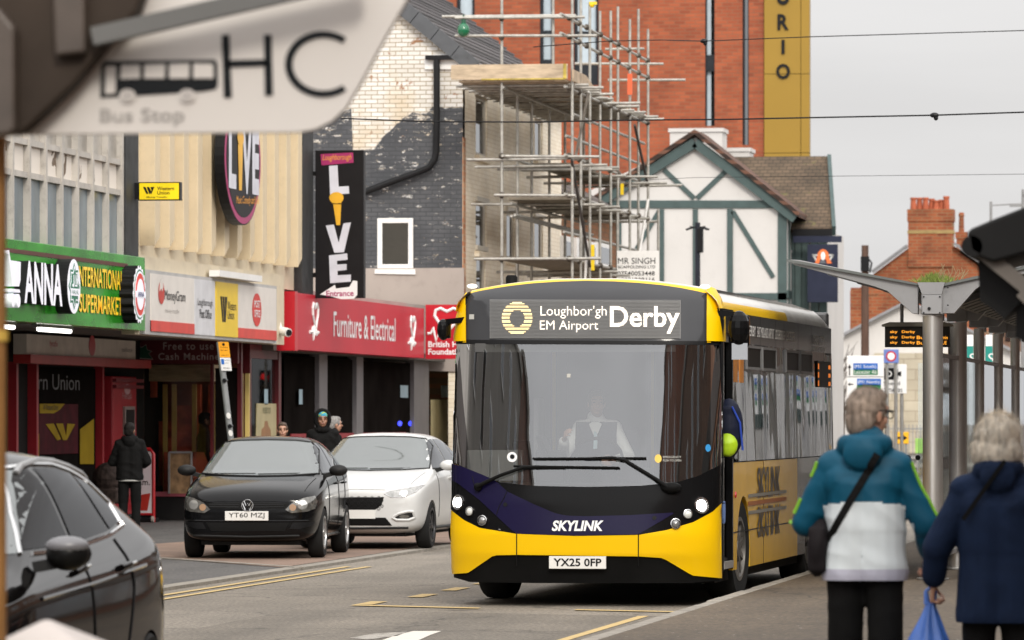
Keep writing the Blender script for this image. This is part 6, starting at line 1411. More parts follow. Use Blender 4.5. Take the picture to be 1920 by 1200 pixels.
# side skin between front corner and door / offside
for s_ in (1, -1):
    rows = [[SF(s_, z), Vector((s_ * (Wd(z) + .0), .62, z))] for z in [.3 + i * .12 for i in range(9)]]
    b = MB(); b.grid(rows if s_ < 0 else [r[::-1] for r in rows]); b.build('corner_panel', M_BY if s_ < 0 else M_BBLK, BUS, local=True, smooth=60)
    rows = [[SF(s_, z), Vector((s_ * Wd(z), .74, z))] for z in [1.26 + i * .145 for i in range(11)]]
    b = MB(); b.grid(rows if s_ < 0 else [r[::-1] for r in rows]); b.build('corner_glass', M_BBLK, BUS, local=True, smooth=60)
# mirrors
b = MB(); b.ell((0, 0, 0), (.10, .11, .16), 14, Matrix.Translation((1.40, .60, 2.54))); b.box((1.32, .60, 2.36), (1.49, .70, 2.66)); mr_ = b.build('mirror', M_BBLK, BUS, local=True, bevel=.03)
b = MB(); b.box((1.335, .585, 2.25), (1.48, .598, 2.40)); b.build('mirror_glass', glass('mirror_glass', (.05, .05, .05), .25), mr_, local=True)
b = MB(); b.bar((1.15, .62, 2.68), (1.40, .62, 2.66), .06, .05); b.build('mirror_arm', M_BBLK, mr_, local=True)
b = MB(); b.ell((0, 0, 0), (.06, .08, .10), 14, Matrix.Translation((-1.33, .52, 2.53))); b.box((-1.37, .52, 2.45), (-1.27, .6, 2.62)); mr_ = b.build('mirror', M_BBLK, BUS, local=True, bevel=.02)
b = MB(); b.bar((-1.12, .5, 2.62), (-1.33, .55, 2.6), .05, .05); b.build('mirror_arm', M_BBLK, mr_, local=True)
b = MB(); b.lathe([(.055, 0), (.055, .10), (.04, .12), (0, .12)], 12, Matrix.Translation((-.82, 1.3, 2.93))); b.build('roof_aerial', M_BMAT, BUS, local=True, smooth=40)
# wheels
def wheel(x, y, r, wdt, rim, name='wheel', parent=BUS, spokes=8, s_=1, tyre=M_RUBBER, rimr=.62, steer=0):
    M = Matrix.Translation((x, y, r)) @ Matrix.Rotation(rad(steer), 4, 'Z') @ Matrix.Rotation(rad(90 * s_), 4, 'Y')
    h = wdt / 2
    b = MB(); b.lathe([(r * rimr, -h), (r * .93, -h), (r * .985, -h * .8), (r, -h * .45), (r, h * .45), (r * .985, h * .8), (r * .93, h), (r * rimr, h * .92)], 40, M, closed=True)
    wh = b.build(name, tyre, parent, local=True, smooth=45)
    b = MB(); b.lathe([(r * rimr, h * .93), (r * rimr * .95, h * .7), (r * rimr * .88, h * .35), (.001, h * .3)], 32, M)
    b.build('rim_disc', mat('brake_dark', (.03, .03, .03), .5), wh, local=True, smooth=40)
    b = MB(); b.lathe([(r * rimr * 1.02, h * .95), (r * rimr * .90, h * .97), (r * rimr * .88, h * .6)], 40, M)
    for k in range(spokes):
        a = 2 * math.pi * k / spokes; c, q = math.cos(a), math.sin(a); o = .10 * r
        b.prism([(c * r * .10 - q * o * .6, q * r * .10 + c * o * .6), (c * r * .10 + q * o * .6, q * r * .10 - c * o * .6), (c * r * rimr * .9 + q * o * .5, q * r * rimr * .9 - c * o * .5), (c * r * rimr * .9 - q * o * .5, q * r * rimr * .9 + c * o * .5)], h * .55, h * .85, _FM(M))
    b.lathe([(r * .17, h * .5), (r * .16, h * .9), (.001, h * .95)], 20, M)
    b.build('rim', rim, wh, local=True, smooth=40); return wh
class _FM:
    def __init__(s, M): s.M_ = M
    def p(s, x, z, d=0): return s.M_ @ Vector((x, z, d))
M_RIMS = mat('steel_rim', (.18, .17, .16), .45, .6, var=.2, dirt=.3)
for y in (AX1, AX2):
    for s_ in (1, -1): wheel(s_ * 1.08, y, .48, .28, M_RIMS, s_=s_, spokes=10, steer=-4 if y == AX1 else 0)
b = MB(); b.box((-.95, AX1 - .5, .24), (.95, AX1 + .5, .36)); b.tube([(-1, AX1, .42), (1, AX1, .42)], .07, 8); b.box((.2, .9, .2), (.6, 1.6, .36)); b.build('axle', M_DARK, BUS, local=True)
# ================================================================== cars
def finish(o):
    """apply an object's modifiers into plain mesh data"""
    # evaluated in a small scene of its own, which is quick
    ts = bpy.data.scenes.new('work'); ts.collection.objects.link(o); n = [m.object for m in o.modifiers if m.type == 'BOOLEAN']
    for c in n: ts.collection.objects.link(c)
    vl = ts.view_layers[0]; vl.update(); ev = o.evaluated_get(vl.depsgraph); me = bpy.data.meshes.new_from_object(ev)
    o.modifiers.clear(); old = o.data; o.data = me; bpy.data.meshes.remove(old); bpy.data.scenes.remove(ts); return o
def ring(y, zb, w, zs, p4, p5, p6, p7, z8):
    h = [(0, zb), (w * .8, zb), (w * .97, zb + .08), (w, zs), p4, p5, p6, p7, (0, z8)]
    return [(x, y, z) for x, z in h] + [(-x, y, z) for x, z in h[-2:0:-1]]
def car_body(name, st, parent, m, arches, r, scale=(1, 1, 1), sub=3):
    b = MB(); rows = [ring(*s) for s in st]; b.grid(rows, close=True); k = len(rows[0])
    b.f.append(list(range(k))); b.m.append(0); o = len(b.v) - k; b.f.append([o + i for i in range(k)][::-1]); b.m.append(0)
    b.v = [Vector((p.x * scale[0], p.y * scale[1], p.z * scale[2])) for p in b.v]
    me = b.mesh(name, m); bm = bmesh.new(); bm.from_mesh(me); bmesh.ops.recalc_face_normals(bm, faces=bm.faces); bm.to_mesh(me); bm.free()
    o = bpy.data.objects.new(name, me); COL.objects.link(o)
    q = o.modifiers.new('s', 'SUBSURF'); q.levels = q.render_levels = sub; finish(o)
    for y in arches:
        for s_ in (1, -1):
            b = MB(); b.lathe([(.0, -.28), (r, -.28), (r, .4), (.0, .4)], 40, Matrix.Translation((s_ * .86 * scale[0], y, r * .86)) @ Matrix.Rotation(rad(90 * s_), 4, 'Y'), closed=False)
            c = bpy.data.objects.new('cut', b.mesh('cut', M_PBLACK)); COL.objects.link(c)
            bm = bmesh.new(); bm.from_mesh(c.data); bmesh.ops.remove_doubles(bm, verts=bm.verts, dist=1e-4); bmesh.ops.recalc_face_normals(bm, faces=bm.faces); bm.to_mesh(c.data); bm.free()
            q = o.modifiers.new('b', 'BOOLEAN'); q.operation = 'DIFFERENCE'; q.object = c; q.solver = 'EXACT'; finish(o); bpy.data.objects.remove(c)
    me = o.data; me.shade_smooth(); me.set_sharp_from_angle(angle=rad(40))
    o.parent = parent; return o
class Decal:
    """skin pieces that follow a body's surface, cut to an outline seen from one side"""
    def __init__(s, body, scale=(1, 1, 1)):
        bm = bmesh.new(); bm.from_mesh(body.data); bmesh.ops.triangulate(bm, faces=bm.faces); s.t = BVHTree.FromBMesh(bm); bm.free(); s.sc = scale
    def hit(s, a, c, side):
        if side == 'F': o, d = Vector((a, -3, c)), Vector((0, 1, 0))
        elif side == 'R': o, d = Vector((3, a, c)), Vector((-1, 0, 0))
        elif side == 'L': o, d = Vector((-3, a, c)), Vector((1, 0, 0))
        else: o, d = Vector((a, c, 4)), Vector((0, 0, -1))
        p, n, i, ds = s.t.ray_cast(o, d)
        if p is None: return None, None
        if n.dot(d) > 0: n = -n
        return p, n
    def cut(s, name, pts, side, m, parent, off=.004, step=.04, smooth=180):
        ax = {'F': (0, 2), 'R': (1, 2), 'L': (1, 2), 'T': (0, 1)}[side]; pts = [(a * s.sc[ax[0]], c * s.sc[ax[1]]) for a, c in pts]
        bd = []
        for i, p in enumerate(pts):
            q = pts[(i + 1) % len(pts)]; n = max(1, int(math.dist(p, q) / step))
            for k in range(n): bd.append((p[0] + (q[0] - p[0]) * k / n, p[1] + (q[1] - p[1]) * k / n))
        nb = len(bd); ins = []
        x0, x1 = min(p[0] for p in bd), max(p[0] for p in bd); z0, z1 = min(p[1] for p in bd), max(p[1] for p in bd)
        x = x0 + step / 2
        def inside(a, c):
            r = False; j = nb - 1
            for i in range(nb):
                if (bd[i][1] > c) != (bd[j][1] > c) and a < (bd[j][0] - bd[i][0]) * (c - bd[i][1]) / (bd[j][1] - bd[i][1]) + bd[i][0]: r = not r
                j = i
            return r
        while x < x1:
            z = z0 + step / 2
            while z < z1:
                if inside(x, z) and min((x - p[0]) ** 2 + (z - p[1]) ** 2 for p in bd) > (step * .35) ** 2: ins.append((x, z))
                z += step
            x += step
        r = delaunay_2d_cdt([Vector(p) for p in bd + ins], [(i, (i + 1) % nb) for i in range(nb)], [], 1, 1e-5)
        vs, ok = [], []
        for v in r[0]:
            p, n = s.hit(v[0], v[1], side)
            ok.append(p is not None); vs.append(p + n * off if p is not None else Vector((0, 0, 0)))
        b = MB(); fs = [list(f) for f in r[2] if all(ok[i] for i in f)]
        if side in ('F', 'L'): fs = [f for f in fs]
        b.add(vs, fs); o = b.build(name, m, parent, smooth=smooth, local=True)
        bm = bmesh.new(); bm.from_mesh(o.data); bmesh.ops.delete(bm, geom=[v for v in bm.verts if not v.link_faces], context='VERTS'); bmesh.ops.recalc_face_normals(bm, faces=bm.faces); bm.to_mesh(o.data); bm.free(); return o
    def line(s, name, pts, side, r, m, parent, n=14):
        ax = {'F': (0, 2), 'R': (1, 2), 'L': (1, 2), 'T': (0, 1)}[side]; pts = [(a * s.sc[ax[0]], c * s.sc[ax[1]]) for a, c in pts]; P_ = []
        for (a, c), (e, g) in zip(pts, pts[1:]):
            for k in range(n):
                p, nn = s.hit(a + (e - a) * k / n, c + (g - c) * k / n, side)
                if p is not None: P_.append(p + nn * r * .3)
        if len(P_) > 1: b = MB(); b.tube(P_, r, 5); return b.build(name, m, parent, local=True)
mir_ = lambda l: [(-a, c) for a, c in l][::-1]
HATCH = [(0, .30, .60, .45, (.60, .58), (.56, .64), (.50, .68), (.30, .705), .71),
 (.05, .22, .72, .48, (.72, .64), (.68, .70), (.61, .745), (.38, .77), .78),
 (.20, .19, .81, .50, (.81, .72), (.76, .785), (.68, .825), (.42, .855), .865),
 (.75, .18, .84, .52, (.835, .83), (.78, .90), (.69, .93), (.42, .955), .962),
 (1.08, .18, .84, .52, (.838, .875), (.775, .945), (.70, .975), (.44, 1.0), 1.01),
 (1.20, .18, .84, .52, (.838, .89), (.765, .965), (.71, 1.00), (.45, 1.03), 1.04),
 (1.92, .18, .84, .52, (.836, .93), (.765, .985), (.585, 1.385), (.40, 1.435), 1.445),
 (2.1, .18, .84, .52, (.836, .935), (.765, .99), (.585, 1.40), (.40, 1.452), 1.462),
 (2.6, .18, .84, .52, (.836, .945), (.765, 1.0), (.588, 1.405), (.40, 1.457), 1.468),
 (3.2, .18, .838, .52, (.834, .965), (.757, 1.02), (.575, 1.375), (.39, 1.425), 1.436),
 (3.66, .19, .825, .52, (.815, .99), (.74, 1.05), (.56, 1.30), (.37, 1.35), 1.36),
 (3.84, .21, .80, .54, (.79, .98), (.725, 1.03), (.63, 1.08), (.42, 1.10), 1.11),
 (3.94, .24, .75, .54, (.74, .80), (.70, .86), (.62, .90), (.4, .93), .94),
 (3.97, .30, .64, .54, (.64, .72), (.60, .78), (.52, .82), (.34, .84), .85)]
M_CBLK = mat('car_black_paint', (.004, .004, .0045), .10, var=.03, spec=.2)
M_CWHT = mat('car_white_paint', (.60, .60, .59), .22, var=.02, coat=.3)
M_CSIL = mat('car_silver_paint', (.50, .51, .52), .3, .5, var=.03, coat=.5)
M_CWS = glass('car_windscreen', (.11, .12, .115), .09, .0, .03)
M_CSW = glass('car_side_glass', (.010, .010, .010), .03, .0, .015, ior=1.3)
M_TRIM = mat('car_black_trim', (.012, .012, .012), .55, var=.1, spec=.25)
M_LMP = mat('headlamp_glass', (.13, .125, .115), .08, .35, var=.5, scale=24, coat=.6)
M_CHR = mat('chrome', (.62, .62, .62), .14, 1.0, var=.03)
M_ALLOY = mat('alloy_wheel', (.42, .42, .42), .3, .8, var=.1)
WSC = [(-.715, 1.005), (-.40, .985), (0, .978), (.40, .985), (.715, 1.005), (.60, 1.34), (.565, 1.378), (.35, 1.402), (0, 1.41), (-.35, 1.402), (-.565, 1.378), (-.60, 1.34)]
SIDEW = ([(1.36, 1.01), (1.62, 1.165), (1.90, 1.33), (2.08, 1.368), (2.28, 1.378), (2.30, 1.02)], [(2.36, 1.022), (2.34, 1.378), (2.75, 1.37), (3.02, 1.345), (3.06, 1.05)], [(3.12, 1.055), (3.09, 1.335), (3.32, 1.28), (3.46, 1.20), (3.47, 1.09)])
def hatchback(name, lb, loc, rz, m, front, scale=(1, 1, 1), rim=M_ALLOY, plate=None, group=None, mirror_m=None, rimr=.66, spokes=5):
    T = thing(name, lb, 'car', loc, rz, group); B_ = car_body('body', HATCH, T, m, (.80, 3.27), .335, scale); D = Decal(B_, scale); S_ = lambda v: tuple(a * c for a, c in zip(v, scale))
    D.cut('windscreen', WSC, 'F', M_CWS, T, .005)
    D.line('windscreen_seal', WSC + [WSC[0]], 'F', .012, M_TRIM, T, 6)
    for sd in 'RL':
        for l in SIDEW: D.cut('side_window', l, sd, M_CSW, T, .005)
        D.line('window_seal', [(1.33, 1.0), (2.3, 1.01), (3.5, 1.08)], sd, .010, M_TRIM, T, 12)
        D.line('door_gap', [(1.28, .93), (1.30, .35)], sd, .005, M_PBLACK, T); D.line('door_gap', [(2.33, 1.0), (2.35, .32)], sd, .005, M_PBLACK, T); D.line('door_gap', [(3.08, 1.03), (3.05, .72), (2.9, .5)], sd, .005, M_PBLACK, T)
        for y in (2.12, 2.92):
            p, n = D.hit(y * scale[1], .88 * scale[2], sd); b = MB(); b.tube([p + n * .012 + Vector((0, -.09, 0)), p + n * .035, p + n * .012 + Vector((0, .09, 0))], .014, 7); b.build('door_handle', m, T, smooth=60, local=True)
        s_ = 1 if sd == 'R' else -1
        D.line('sill_strip', [(1.2, .26), (2.9, .26)], sd, .018, M_CHR if m is M_CBLK else M_TRIM, T)
        b = MB(); c = Vector(S_((s_ * .93, 1.42, 1.045))); b.ell((0, 0, 0), (.115, .085, .07), 16, Matrix.Translation(c)); b.ell((0, 0, 0), (.10, .05, .055), 12, Matrix.Translation(c + Vector((0, .03, 0)))); mr = b.build('door_mirror', mirror_m or M_TRIM, T, local=True, smooth=180)
        b = MB(); b.bar(c + Vector((-s_ * .04, .02, -.03)), c + Vector((-s_ * .17, .02, -.07)), .07, .05); b.build('mirror_stalk', M_TRIM, mr, local=True)
    for y in (.80, 3.27):
        for s_ in (1, -1): wheel(s_ * .745 * scale[0], y * scale[1], .302, .185, rim, s_=s_, spokes=spokes, parent=T, rimr=rimr, tyre=M_RUBBER)
    b = MB(); b.box((-.6, .3, .16), (.6, 3.6, .24)); b.tube([(-.7, .8 * scale[1], .28), (.7, .8 * scale[1], .28)], .05, 8); b.tube([(-.7, 3.27 * scale[1], .28), (.7, 3.27 * scale[1], .28)], .05, 8); b.build('underside', M_TRIM, T, local=True)
    for l in ([(-.55, .99), (.02, .992)], [(.0, .985), (.55, .995)]): D.line('wiper', [(a, c + .012) for a, c in l], 'F', .011, M_TRIM, T, 10)
    front(T, D, scale); return T, D
def front_polo(T, D, sc):
    HL = [(.45, .59), (.52, .55), (.70, .565), (.785, .60), (.80, .69), (.775, .75), (.66, .725), (.53, .67)]
    for l in (HL, mir_(HL)):
        h = D.cut('headlight', l, 'F', M_LMP, T, .006, .03)
        c = (.65, .645) if l is HL else (-.65, .645)
        D.cut('lens', oval(*c, .055, .055, 20), 'F', mat('lamp_bowl', (.62, .62, .60), .06, .7, var=.1), h, .012, .02); D.cut('indicator', oval(c[0] - math.copysign(.11, c[0]), c[1] - .03, .04, .04, 16), 'F', mat('lamp_amberish', (.36, .22, .13), .15), h, .012, .02)
    D.cut('grille', [(-.47, .605), (0, .598), (.47, .605), (.50, .665), (0, .675), (-.50, .665)], 'F', mat('grille_black', (.006, .006, .006), .5), T, .005)
    for z in (.622, .650): D.line('grille_bar', [(-.46, z), (-.08, z - .003)], 'F', .007, M_CBLK, T); D.line('grille_bar', [(.08, z - .003), (.46, z)], 'F', .007, M_CBLK, T)
    D.cut('badge_disc', oval(0, .640, .070, .070, 28), 'F', M_PBLACK, T, .014, .03)
    p, n = D.hit(0, .64 * sc[2], 'F'); fr = Fr(p + Vector((0, -.024, 0)), (1, 0, 0)); b = MB()
    b.tube([fr.p(.068 * math.cos(a), .068 * math.sin(a)) for a in [2 * math.pi * i / 28 for i in range(29)]], .0065, 5)
    for l in ([(-.042, .052), (-.018, -.004), (0, .026), (.018, -.004), (.042, .052)], [(-.060, .022), (-.024, -.058), (0, -.008), (.024, -.058), (.060, .022)]): b.tube([fr.p(*q) for q in l], .0065, 5)
    b.build('badge', M_CHR, T, local=True)
    D.cut('lower_intake', [(-.44, .335), (.44, .335), (.50, .435), (-.50, .435)], 'F', mat('grille_black', (.006, .006, .006), .5), T, .005)
    for s_ in (1, -1): l = [(.50, .36), (.62, .36), (.76, .40), (.78, .445), (.54, .435)]; D.cut('corner_intake', l if s_ > 0 else mir_(l), 'F', mat('intake_trim', (.010, .010, .011), .4), T, .005)
    D.line('bumper_crease', [(-.74, .46), (-.45, .455), (.45, .455), (.74, .46)], 'F', .008, M_CBLK, T); D.line('bumper_lip', [(-.66, .28), (0, .265), (.66, .28)], 'F', .014, M_TRIM, T)
    D.line('bonnet_gap', [(-.50, .680), (-.3, .69), (.3, .69), (.50, .680)], 'F', .005, M_PBLACK, T)
    for s_ in (1, -1): D.line('bonnet_gap', [(s_ * .66, .22), (s_ * .71, 1.05)], 'T', .005, M_PBLACK, T)
    p, n = D.hit(.01, .515 * sc[2], 'F'); fr = Fr(Vector((-.01, p.y - .02, .515)), (1, 0, 0)); b = MB(); b.prism(rect(-.26, -.056, .26, .056), -.02, 0, fr); pl = b.build('number_plate', mat('plate_white', (.72, .71, .68), .35, var=.02), T, local=True, bevel=.004)
    txt(fr, 'YT60 MZJ', -.215, -.035, .43, .072, M_PBLACK, pl, .003, bold=0, local=True)
def front_fiesta(T, D, sc):
    HL = [(.36, .70), (.45, .655), (.60, .655), (.735, .72), (.79, .80), (.74, .79), (.56, .755), (.44, .735)]
    for l in (HL, mir_(HL)):
        h = D.cut('headlight', l, 'F', mat('headlamp_pale', (.33, .33, .32), .08, .3, var=.3, scale=25, coat=.5), T, .006, .03); s_ = 1 if l is HL else -1
        D.line('lamp_edge', l + [l[0]], 'F', .006, M_CHR, h, 4); D.cut('lens', oval(s_ * .60, .705, .05, .035, 18), 'F', mat('lamp_bowl', (.62, .62, .60), .06, .7, var=.1), h, .012, .02)
    D.cut('grille', [(-.36, .66), (-.30, .655), (.30, .655), (.36, .66), (.33, .56), (.24, .49), (-.24, .49), (-.33, .56)], 'F', mat('grille_black', (.006, .006, .006), .5), T, .005)
    b = MB()
    for i in range(8):
        for k in range(5):
            x, z = -.30 + i * .085 + (k % 2) * .04, .51 + k * .035; p, n = D.hit(x * sc[0], z * sc[2], 'F')
            if p: b.tube([p + Vector((.018 * math.cos(a), -.008, .018 * math.sin(a))) for a in [math.pi / 3 * q for q in range(7)]], .003, 4)
    b.build('grille_mesh', M_TRIM, T, local=True)
    D.cut('lower_intake', [(-.46, .30), (.46, .30), (.38, .40), (-.38, .40)], 'F', mat('grille_black', (.006, .006, .006), .5), T, .005)
    for s_ in (1, -1):
        l = [(.46, .40), (.52, .37), (.66, .37), (.73, .40), (.71, .475), (.66, .48), (.54, .45)]; l = l if s_ > 0 else mir_(l)
        f_ = D.cut('fog_recess', l, 'F', M_TRIM, T, .006, .03); D.line('fog_surround', l + [l[0]], 'F', .018, T.children[0].data.materials[0], f_, 5); D.cut('fog_light', oval(s_ * .61, .415, .06, .022, 16), 'F', M_LMP, f_, .010, .02)
    p, n = D.hit(0, .45 * sc[2], 'F'); fr = Fr(Vector((0, p.y - .015, .45)), (1, 0, 0)); b = MB(); b.prism(rect(-.26, -.056, .26, .056), -.02, 0, fr); b.build('number_plate', mat('plate_white', (.72, .71, .68), .35, var=.02), T, local=True)
    for s_ in (1, -1): D.line('bonnet_gap', [(s_ * .66, .22), (s_ * .71, 1.05)], 'T', .004, M_GREY, T)
    D.line('bonnet_gap', [(-.40, .745), (0, .755), (.40, .745)], 'F', .004, M_GREY, T); D.line('bumper_lip', [(-.70, .275), (0, .265), (.70, .275)], 'F', .016, M_TRIM, T)
P0 = onZ(475, 1046, .036)
hatchback('black_hatchback', 'small black hatchback parked facing the camera in the brick bay', (P0.x + .04, P0.y - .55, .036), rad(4.0), M_CBLK, front_polo)
P0 = onZ(652, 1028, .036)
hatchback('white_hatchback', 'white hatchback parked between the black hatchback and the bus', (P0.x + .20, P0.y - .55, .036), rad(-.6), M_CWHT, front_fiesta, (1.03, 1.02, 1.02), mat('dark_alloy', (.045, .045, .048), .35, .6), mirror_m=M_CWHT, rimr=.72)
hatchback('silver_car', 'pale silver car mostly hidden behind the white hatchback and the bus', (-11.75, 79.5, .036), 0, M_CSIL, front_fiesta, (1.04, 1.03, 1.06), mirror_m=M_CSIL)

# ---- dark crossover at the left edge, close to the camera
CROSS = [(0, .35, .66, .5, (.66, .66), (.60, .74), (.52, .80), (.3, .82), .83),
 (.06, .24, .78, .52, (.78, .72), (.73, .80), (.65, .86), (.4, .89), .90), (.25, .22, .86, .55, (.86, .80), (.80, .90), (.71, .95), (.44, .98), .99),
 (.85, .21, .89, .57, (.885, .90), (.82, .955), (.74, 1.02), (.45, 1.06), 1.07), (1.05, .21, .89, .57, (.888, .93), (.81, .985), (.76, 1.05), (.48, 1.10), 1.11), (1.15, .21, .89, .57, (.888, .94), (.80, .995), (.765, 1.08), (.5, 1.125), 1.135),
 (1.85, .21, .89, .57, (.886, .985), (.79, 1.035), (.665, 1.46), (.44, 1.52), 1.535), (2.2, .21, .89, .57, (.886, 1.0), (.79, 1.045), (.655, 1.505), (.44, 1.565), 1.58), (2.7, .21, .89, .57, (.886, 1.02), (.79, 1.065), (.64, 1.495), (.43, 1.56), 1.577),
 (3.2, .22, .886, .58, (.882, 1.05), (.78, 1.095), (.62, 1.435), (.42, 1.505), 1.525), (3.6, .23, .87, .59, (.868, 1.075), (.77, 1.16), (.60, 1.35), (.4, 1.43), 1.45), (3.88, .25, .84, .6, (.83, 1.08), (.75, 1.15), (.64, 1.21), (.43, 1.25), 1.26),
 (4.02, .28, .78, .6, (.77, .92), (.72, .99), (.64, 1.03), (.42, 1.06), 1.07), (4.06, .36, .68, .6, (.67, .78), (.62, .84), (.55, .88), (.36, .90), .91)]
M_CGB = mat('gloss_black_paint', (.004, .0035, .0035), .06, var=.03, spec=.42)
T = thing('black_crossover', 'glossy black car in soft focus at the left edge with chrome edged windows', 'car', (-6.50, 22.18, 0), rad(-.6))
B_ = car_body('body', CROSS, T, M_CGB, (.84, 3.36), .365, (1.0, 1.0, 1.0)); D = Decal(B_)
M_SWN = glass('crossover_glass', (.009, .007, .006), .02, .0, .015, ior=1.10)
D.cut('windscreen', [(-.74, 1.10), (0, 1.07), (.74, 1.10), (.64, 1.45), (.4, 1.49), (0, 1.50), (-.4, 1.49), (-.64, 1.45)], 'F', M_CWS, T, .005)
W3 = ([(1.32, 1.115), (1.55, 1.27), (1.80, 1.42), (1.88, 1.455), (2.04, 1.475), (2.10, 1.125)], [(2.17, 1.128), (2.11, 1.478), (2.50, 1.475), (2.78, 1.445), (2.94, 1.17)], [(3.0, 1.175), (2.83, 1.437), (3.10, 1.385), (3.28, 1.30), (3.26, 1.205)])
for sd in 'RL':
    for l in W3: D.cut('side_window', l, sd, M_SWN, T, .005)
    D.line('chrome_strip', [(1.27, 1.098), (1.53, 1.28), (1.86, 1.475), (2.1, 1.497), (2.5, 1.492), (2.82, 1.458), (3.12, 1.402), (3.32, 1.30), (3.29, 1.185), (2.95, 1.15), (2.1, 1.103), (1.27, 1.095)], sd, .012, M_CHR, T, 6)
    D.line('door_gap', [(2.14, 1.09), (2.17, .42)], sd, .006, M_PBLACK, T); D.line('door_gap', [(2.98, 1.13), (3.0, .9), (2.85, .62)], sd, .006, M_PBLACK, T); D.line('door_crease', [(1.2, .90), (2.2, .94), (3.4, 1.0)], sd, .010, M_CGB, T)
    for y in (2.0, 2.86):
        p, n = D.hit(y, 1.0, sd); b = MB(); b.tube([p + n * .01 + Vector((0, -.09, -.005)), p + n * .04, p + n * .012 + Vector((0, .09, .01))], .017, 8); hd = b.build('door_handle', M_CGB, T, smooth=60, local=True)
        b = MB(); b.tube([p + n * .05 + Vector((0, -.03, 0)), p + n * .05 + Vector((0, .05, .006))], .008, 6); b.build('handle_chrome', M_CHR, hd, local=True)
    s_ = 1 if sd == 'R' else -1; c = Vector((s_ * .97, 1.28, 1.10)); b = MB(); b.ell((0, 0, 0), (.10, .09, .075), 18, Matrix.Translation(c)); b.ell((0, 0, 0), (.10, .06, .07), 14, Matrix.Translation(c + Vector((0, .05, 0)))); mr = b.build('door_mirror', mat('mirror_black', (.008, .008, .008), .3, spec=.1), T, local=True, smooth=180)
    b = MB(); b.ell((0, 0, 0), (.102, .085, .045), 16, Matrix.Translation(c + Vector((0, -.01, .038)))); b.build('mirror_cap', mat('mirror_grey', (.16, .16, .17), .35), mr, local=True, smooth=180); b = MB(); b.bar(c + Vector((-s_ * .05, .03, -.04)), c + Vector((-s_ * .16, .03, -.06)), .07, .05); b.build('mirror_stalk', M_TRIM, mr, local=True)
    for s2 in (.84, 3.36): wheel(s_ * .78, s2, .335, .21, mat('dark_alloy', (.045, .045, .048), .35, .6), s_=s_, spokes=7, parent=T, rimr=.66)
    b = MB(); b.ell((0, 0, 0), (.07, .10, .13), 14, Matrix.Translation((s_ * .73, 3.93, .86))); b.build('tail_light', mat('tail_red', (.16, .01, .01), .12, coat=.6), T, local=True, smooth=180)
    b = MB(); b.tube([D.hit(s_ * .57, y, 'T')[0] + Vector((0, 0, .012 if 1.95 < y < 3.2 else 0)) for y in (1.9, 2.0, 2.3, 2.6, 2.9, 3.15, 3.25)], .018, 8); b.build('roof_rail', mat('rail_silver', (.35, .35, .35), .3, .7), T, local=True)
b = MB(); b.box((-.26, 4.055, .80), (.26, 4.075, .91)); b.build('number_plate', mat('rear_plate_yellow', (.75, .50, .03), .4), T, local=True)
b = MB(); b.box((-.6, .3, .18), (.6, 3.7, .28)); b.build('underside', M_TRIM, T, local=True)
for l in ([(.45, .66), (.70, .68), (.78, .78), (.60, .80)],): 
    for q in (l, mir_(l)): D.cut('headlight', q, 'F', M_LMP, T, .006)
D.cut('grille', [(-.4, .62), (.4, .62), (.42, .74), (-.42, .74)], 'F', mat('grille_black', (.006, .006, .006), .5), T, .005)
# ================================================================== people
def remesh(b, vox, name, smooth=6):
    me = b.mesh(name, []); bm = bmesh.new(); bm.from_mesh(me); bmesh.ops.recalc_face_normals(bm, faces=bm.faces); bm.to_mesh(me); bm.free()
    o = bpy.data.objects.new(name, me); COL.objects.link(o)
    r = o.modifiers.new('r', 'REMESH'); r.mode = 'VOXEL'; r.voxel_size = vox
    s = o.modifiers.new('s', 'SMOOTH'); s.factor = .5; s.iterations = smooth
    finish(o); return o
def skin(o, mats, rule=None, parent=None, folds=0, seed=0, fscale=(5, 5, 11)):
    me = o.data; me.materials.clear()
    for m in mats: me.materials.append(m)
    if folds:
        nr = [v.normal.copy() for v in me.vertices]
        for v, vn in zip(me.vertices, nr):
            c = v.co; q = Vector((c.x * fscale[0] + seed, c.y * fscale[1], c.z * fscale[2] + c.x * 4 * math.sin(seed)))
            r = 1 - abs(mnoise.noise(q)) * 2; h = mnoise.noise(q * .45)
            v.co = c + vn * folds * (r * .6 + h * .7)
    if rule:
        for p in me.polygons: p.material_index = rule(p.center)
    me.shade_smooth(); o.parent = parent; return o
def unit(v): return Vector(v).normalized()
def hand(b, wr, d, n, curl=.5, s=1.0, thumb=1):
    """palm, four fingers of different lengths and a thumb; d = along the hand, n = palm normal"""
    d = unit(d); n = unit(Vector(n) - d * Vector(n).dot(d)); sd = d.cross(n) * thumb; wr = Vector(wr)
    for k, (off, ln) in enumerate(((.030, .088), (.010, .092), (-.011, .088), (-.030, .080))):
        kn = wr + d * ln * s + sd * off * s
        b.capsule(wr + sd * off * .6 * s + d * .01, kn, .0145 * s, .0115 * s, 8)
        p = kn; a = curl * .5
        for j, q in enumerate(((.042, .026, .02), (.046, .029, .021), (.043, .027, .02), (.034, .02, .018))[k]):
            a += curl * (.35 + .35 * j) + .03 * k; e = p + (d * math.cos(a) + n * math.sin(a)) * q * s; b.capsule(p, e, (.0092 - .0008 * j) * s, (.0086 - .0008 * j) * s, 8); p = e
    p = wr + sd * .030 * s + d * .022 * s + n * .008 * s
    for j, q in enumerate((.040, .030, .024)):
        e = p + (d * .75 + sd * (.62 - .42 * j) + n * (.30 + .25 * j * curl)).normalized() * q * s; b.capsule(p, e, (.0125 - .0015 * j) * s, (.011 - .0015 * j) * s, 8); p = e
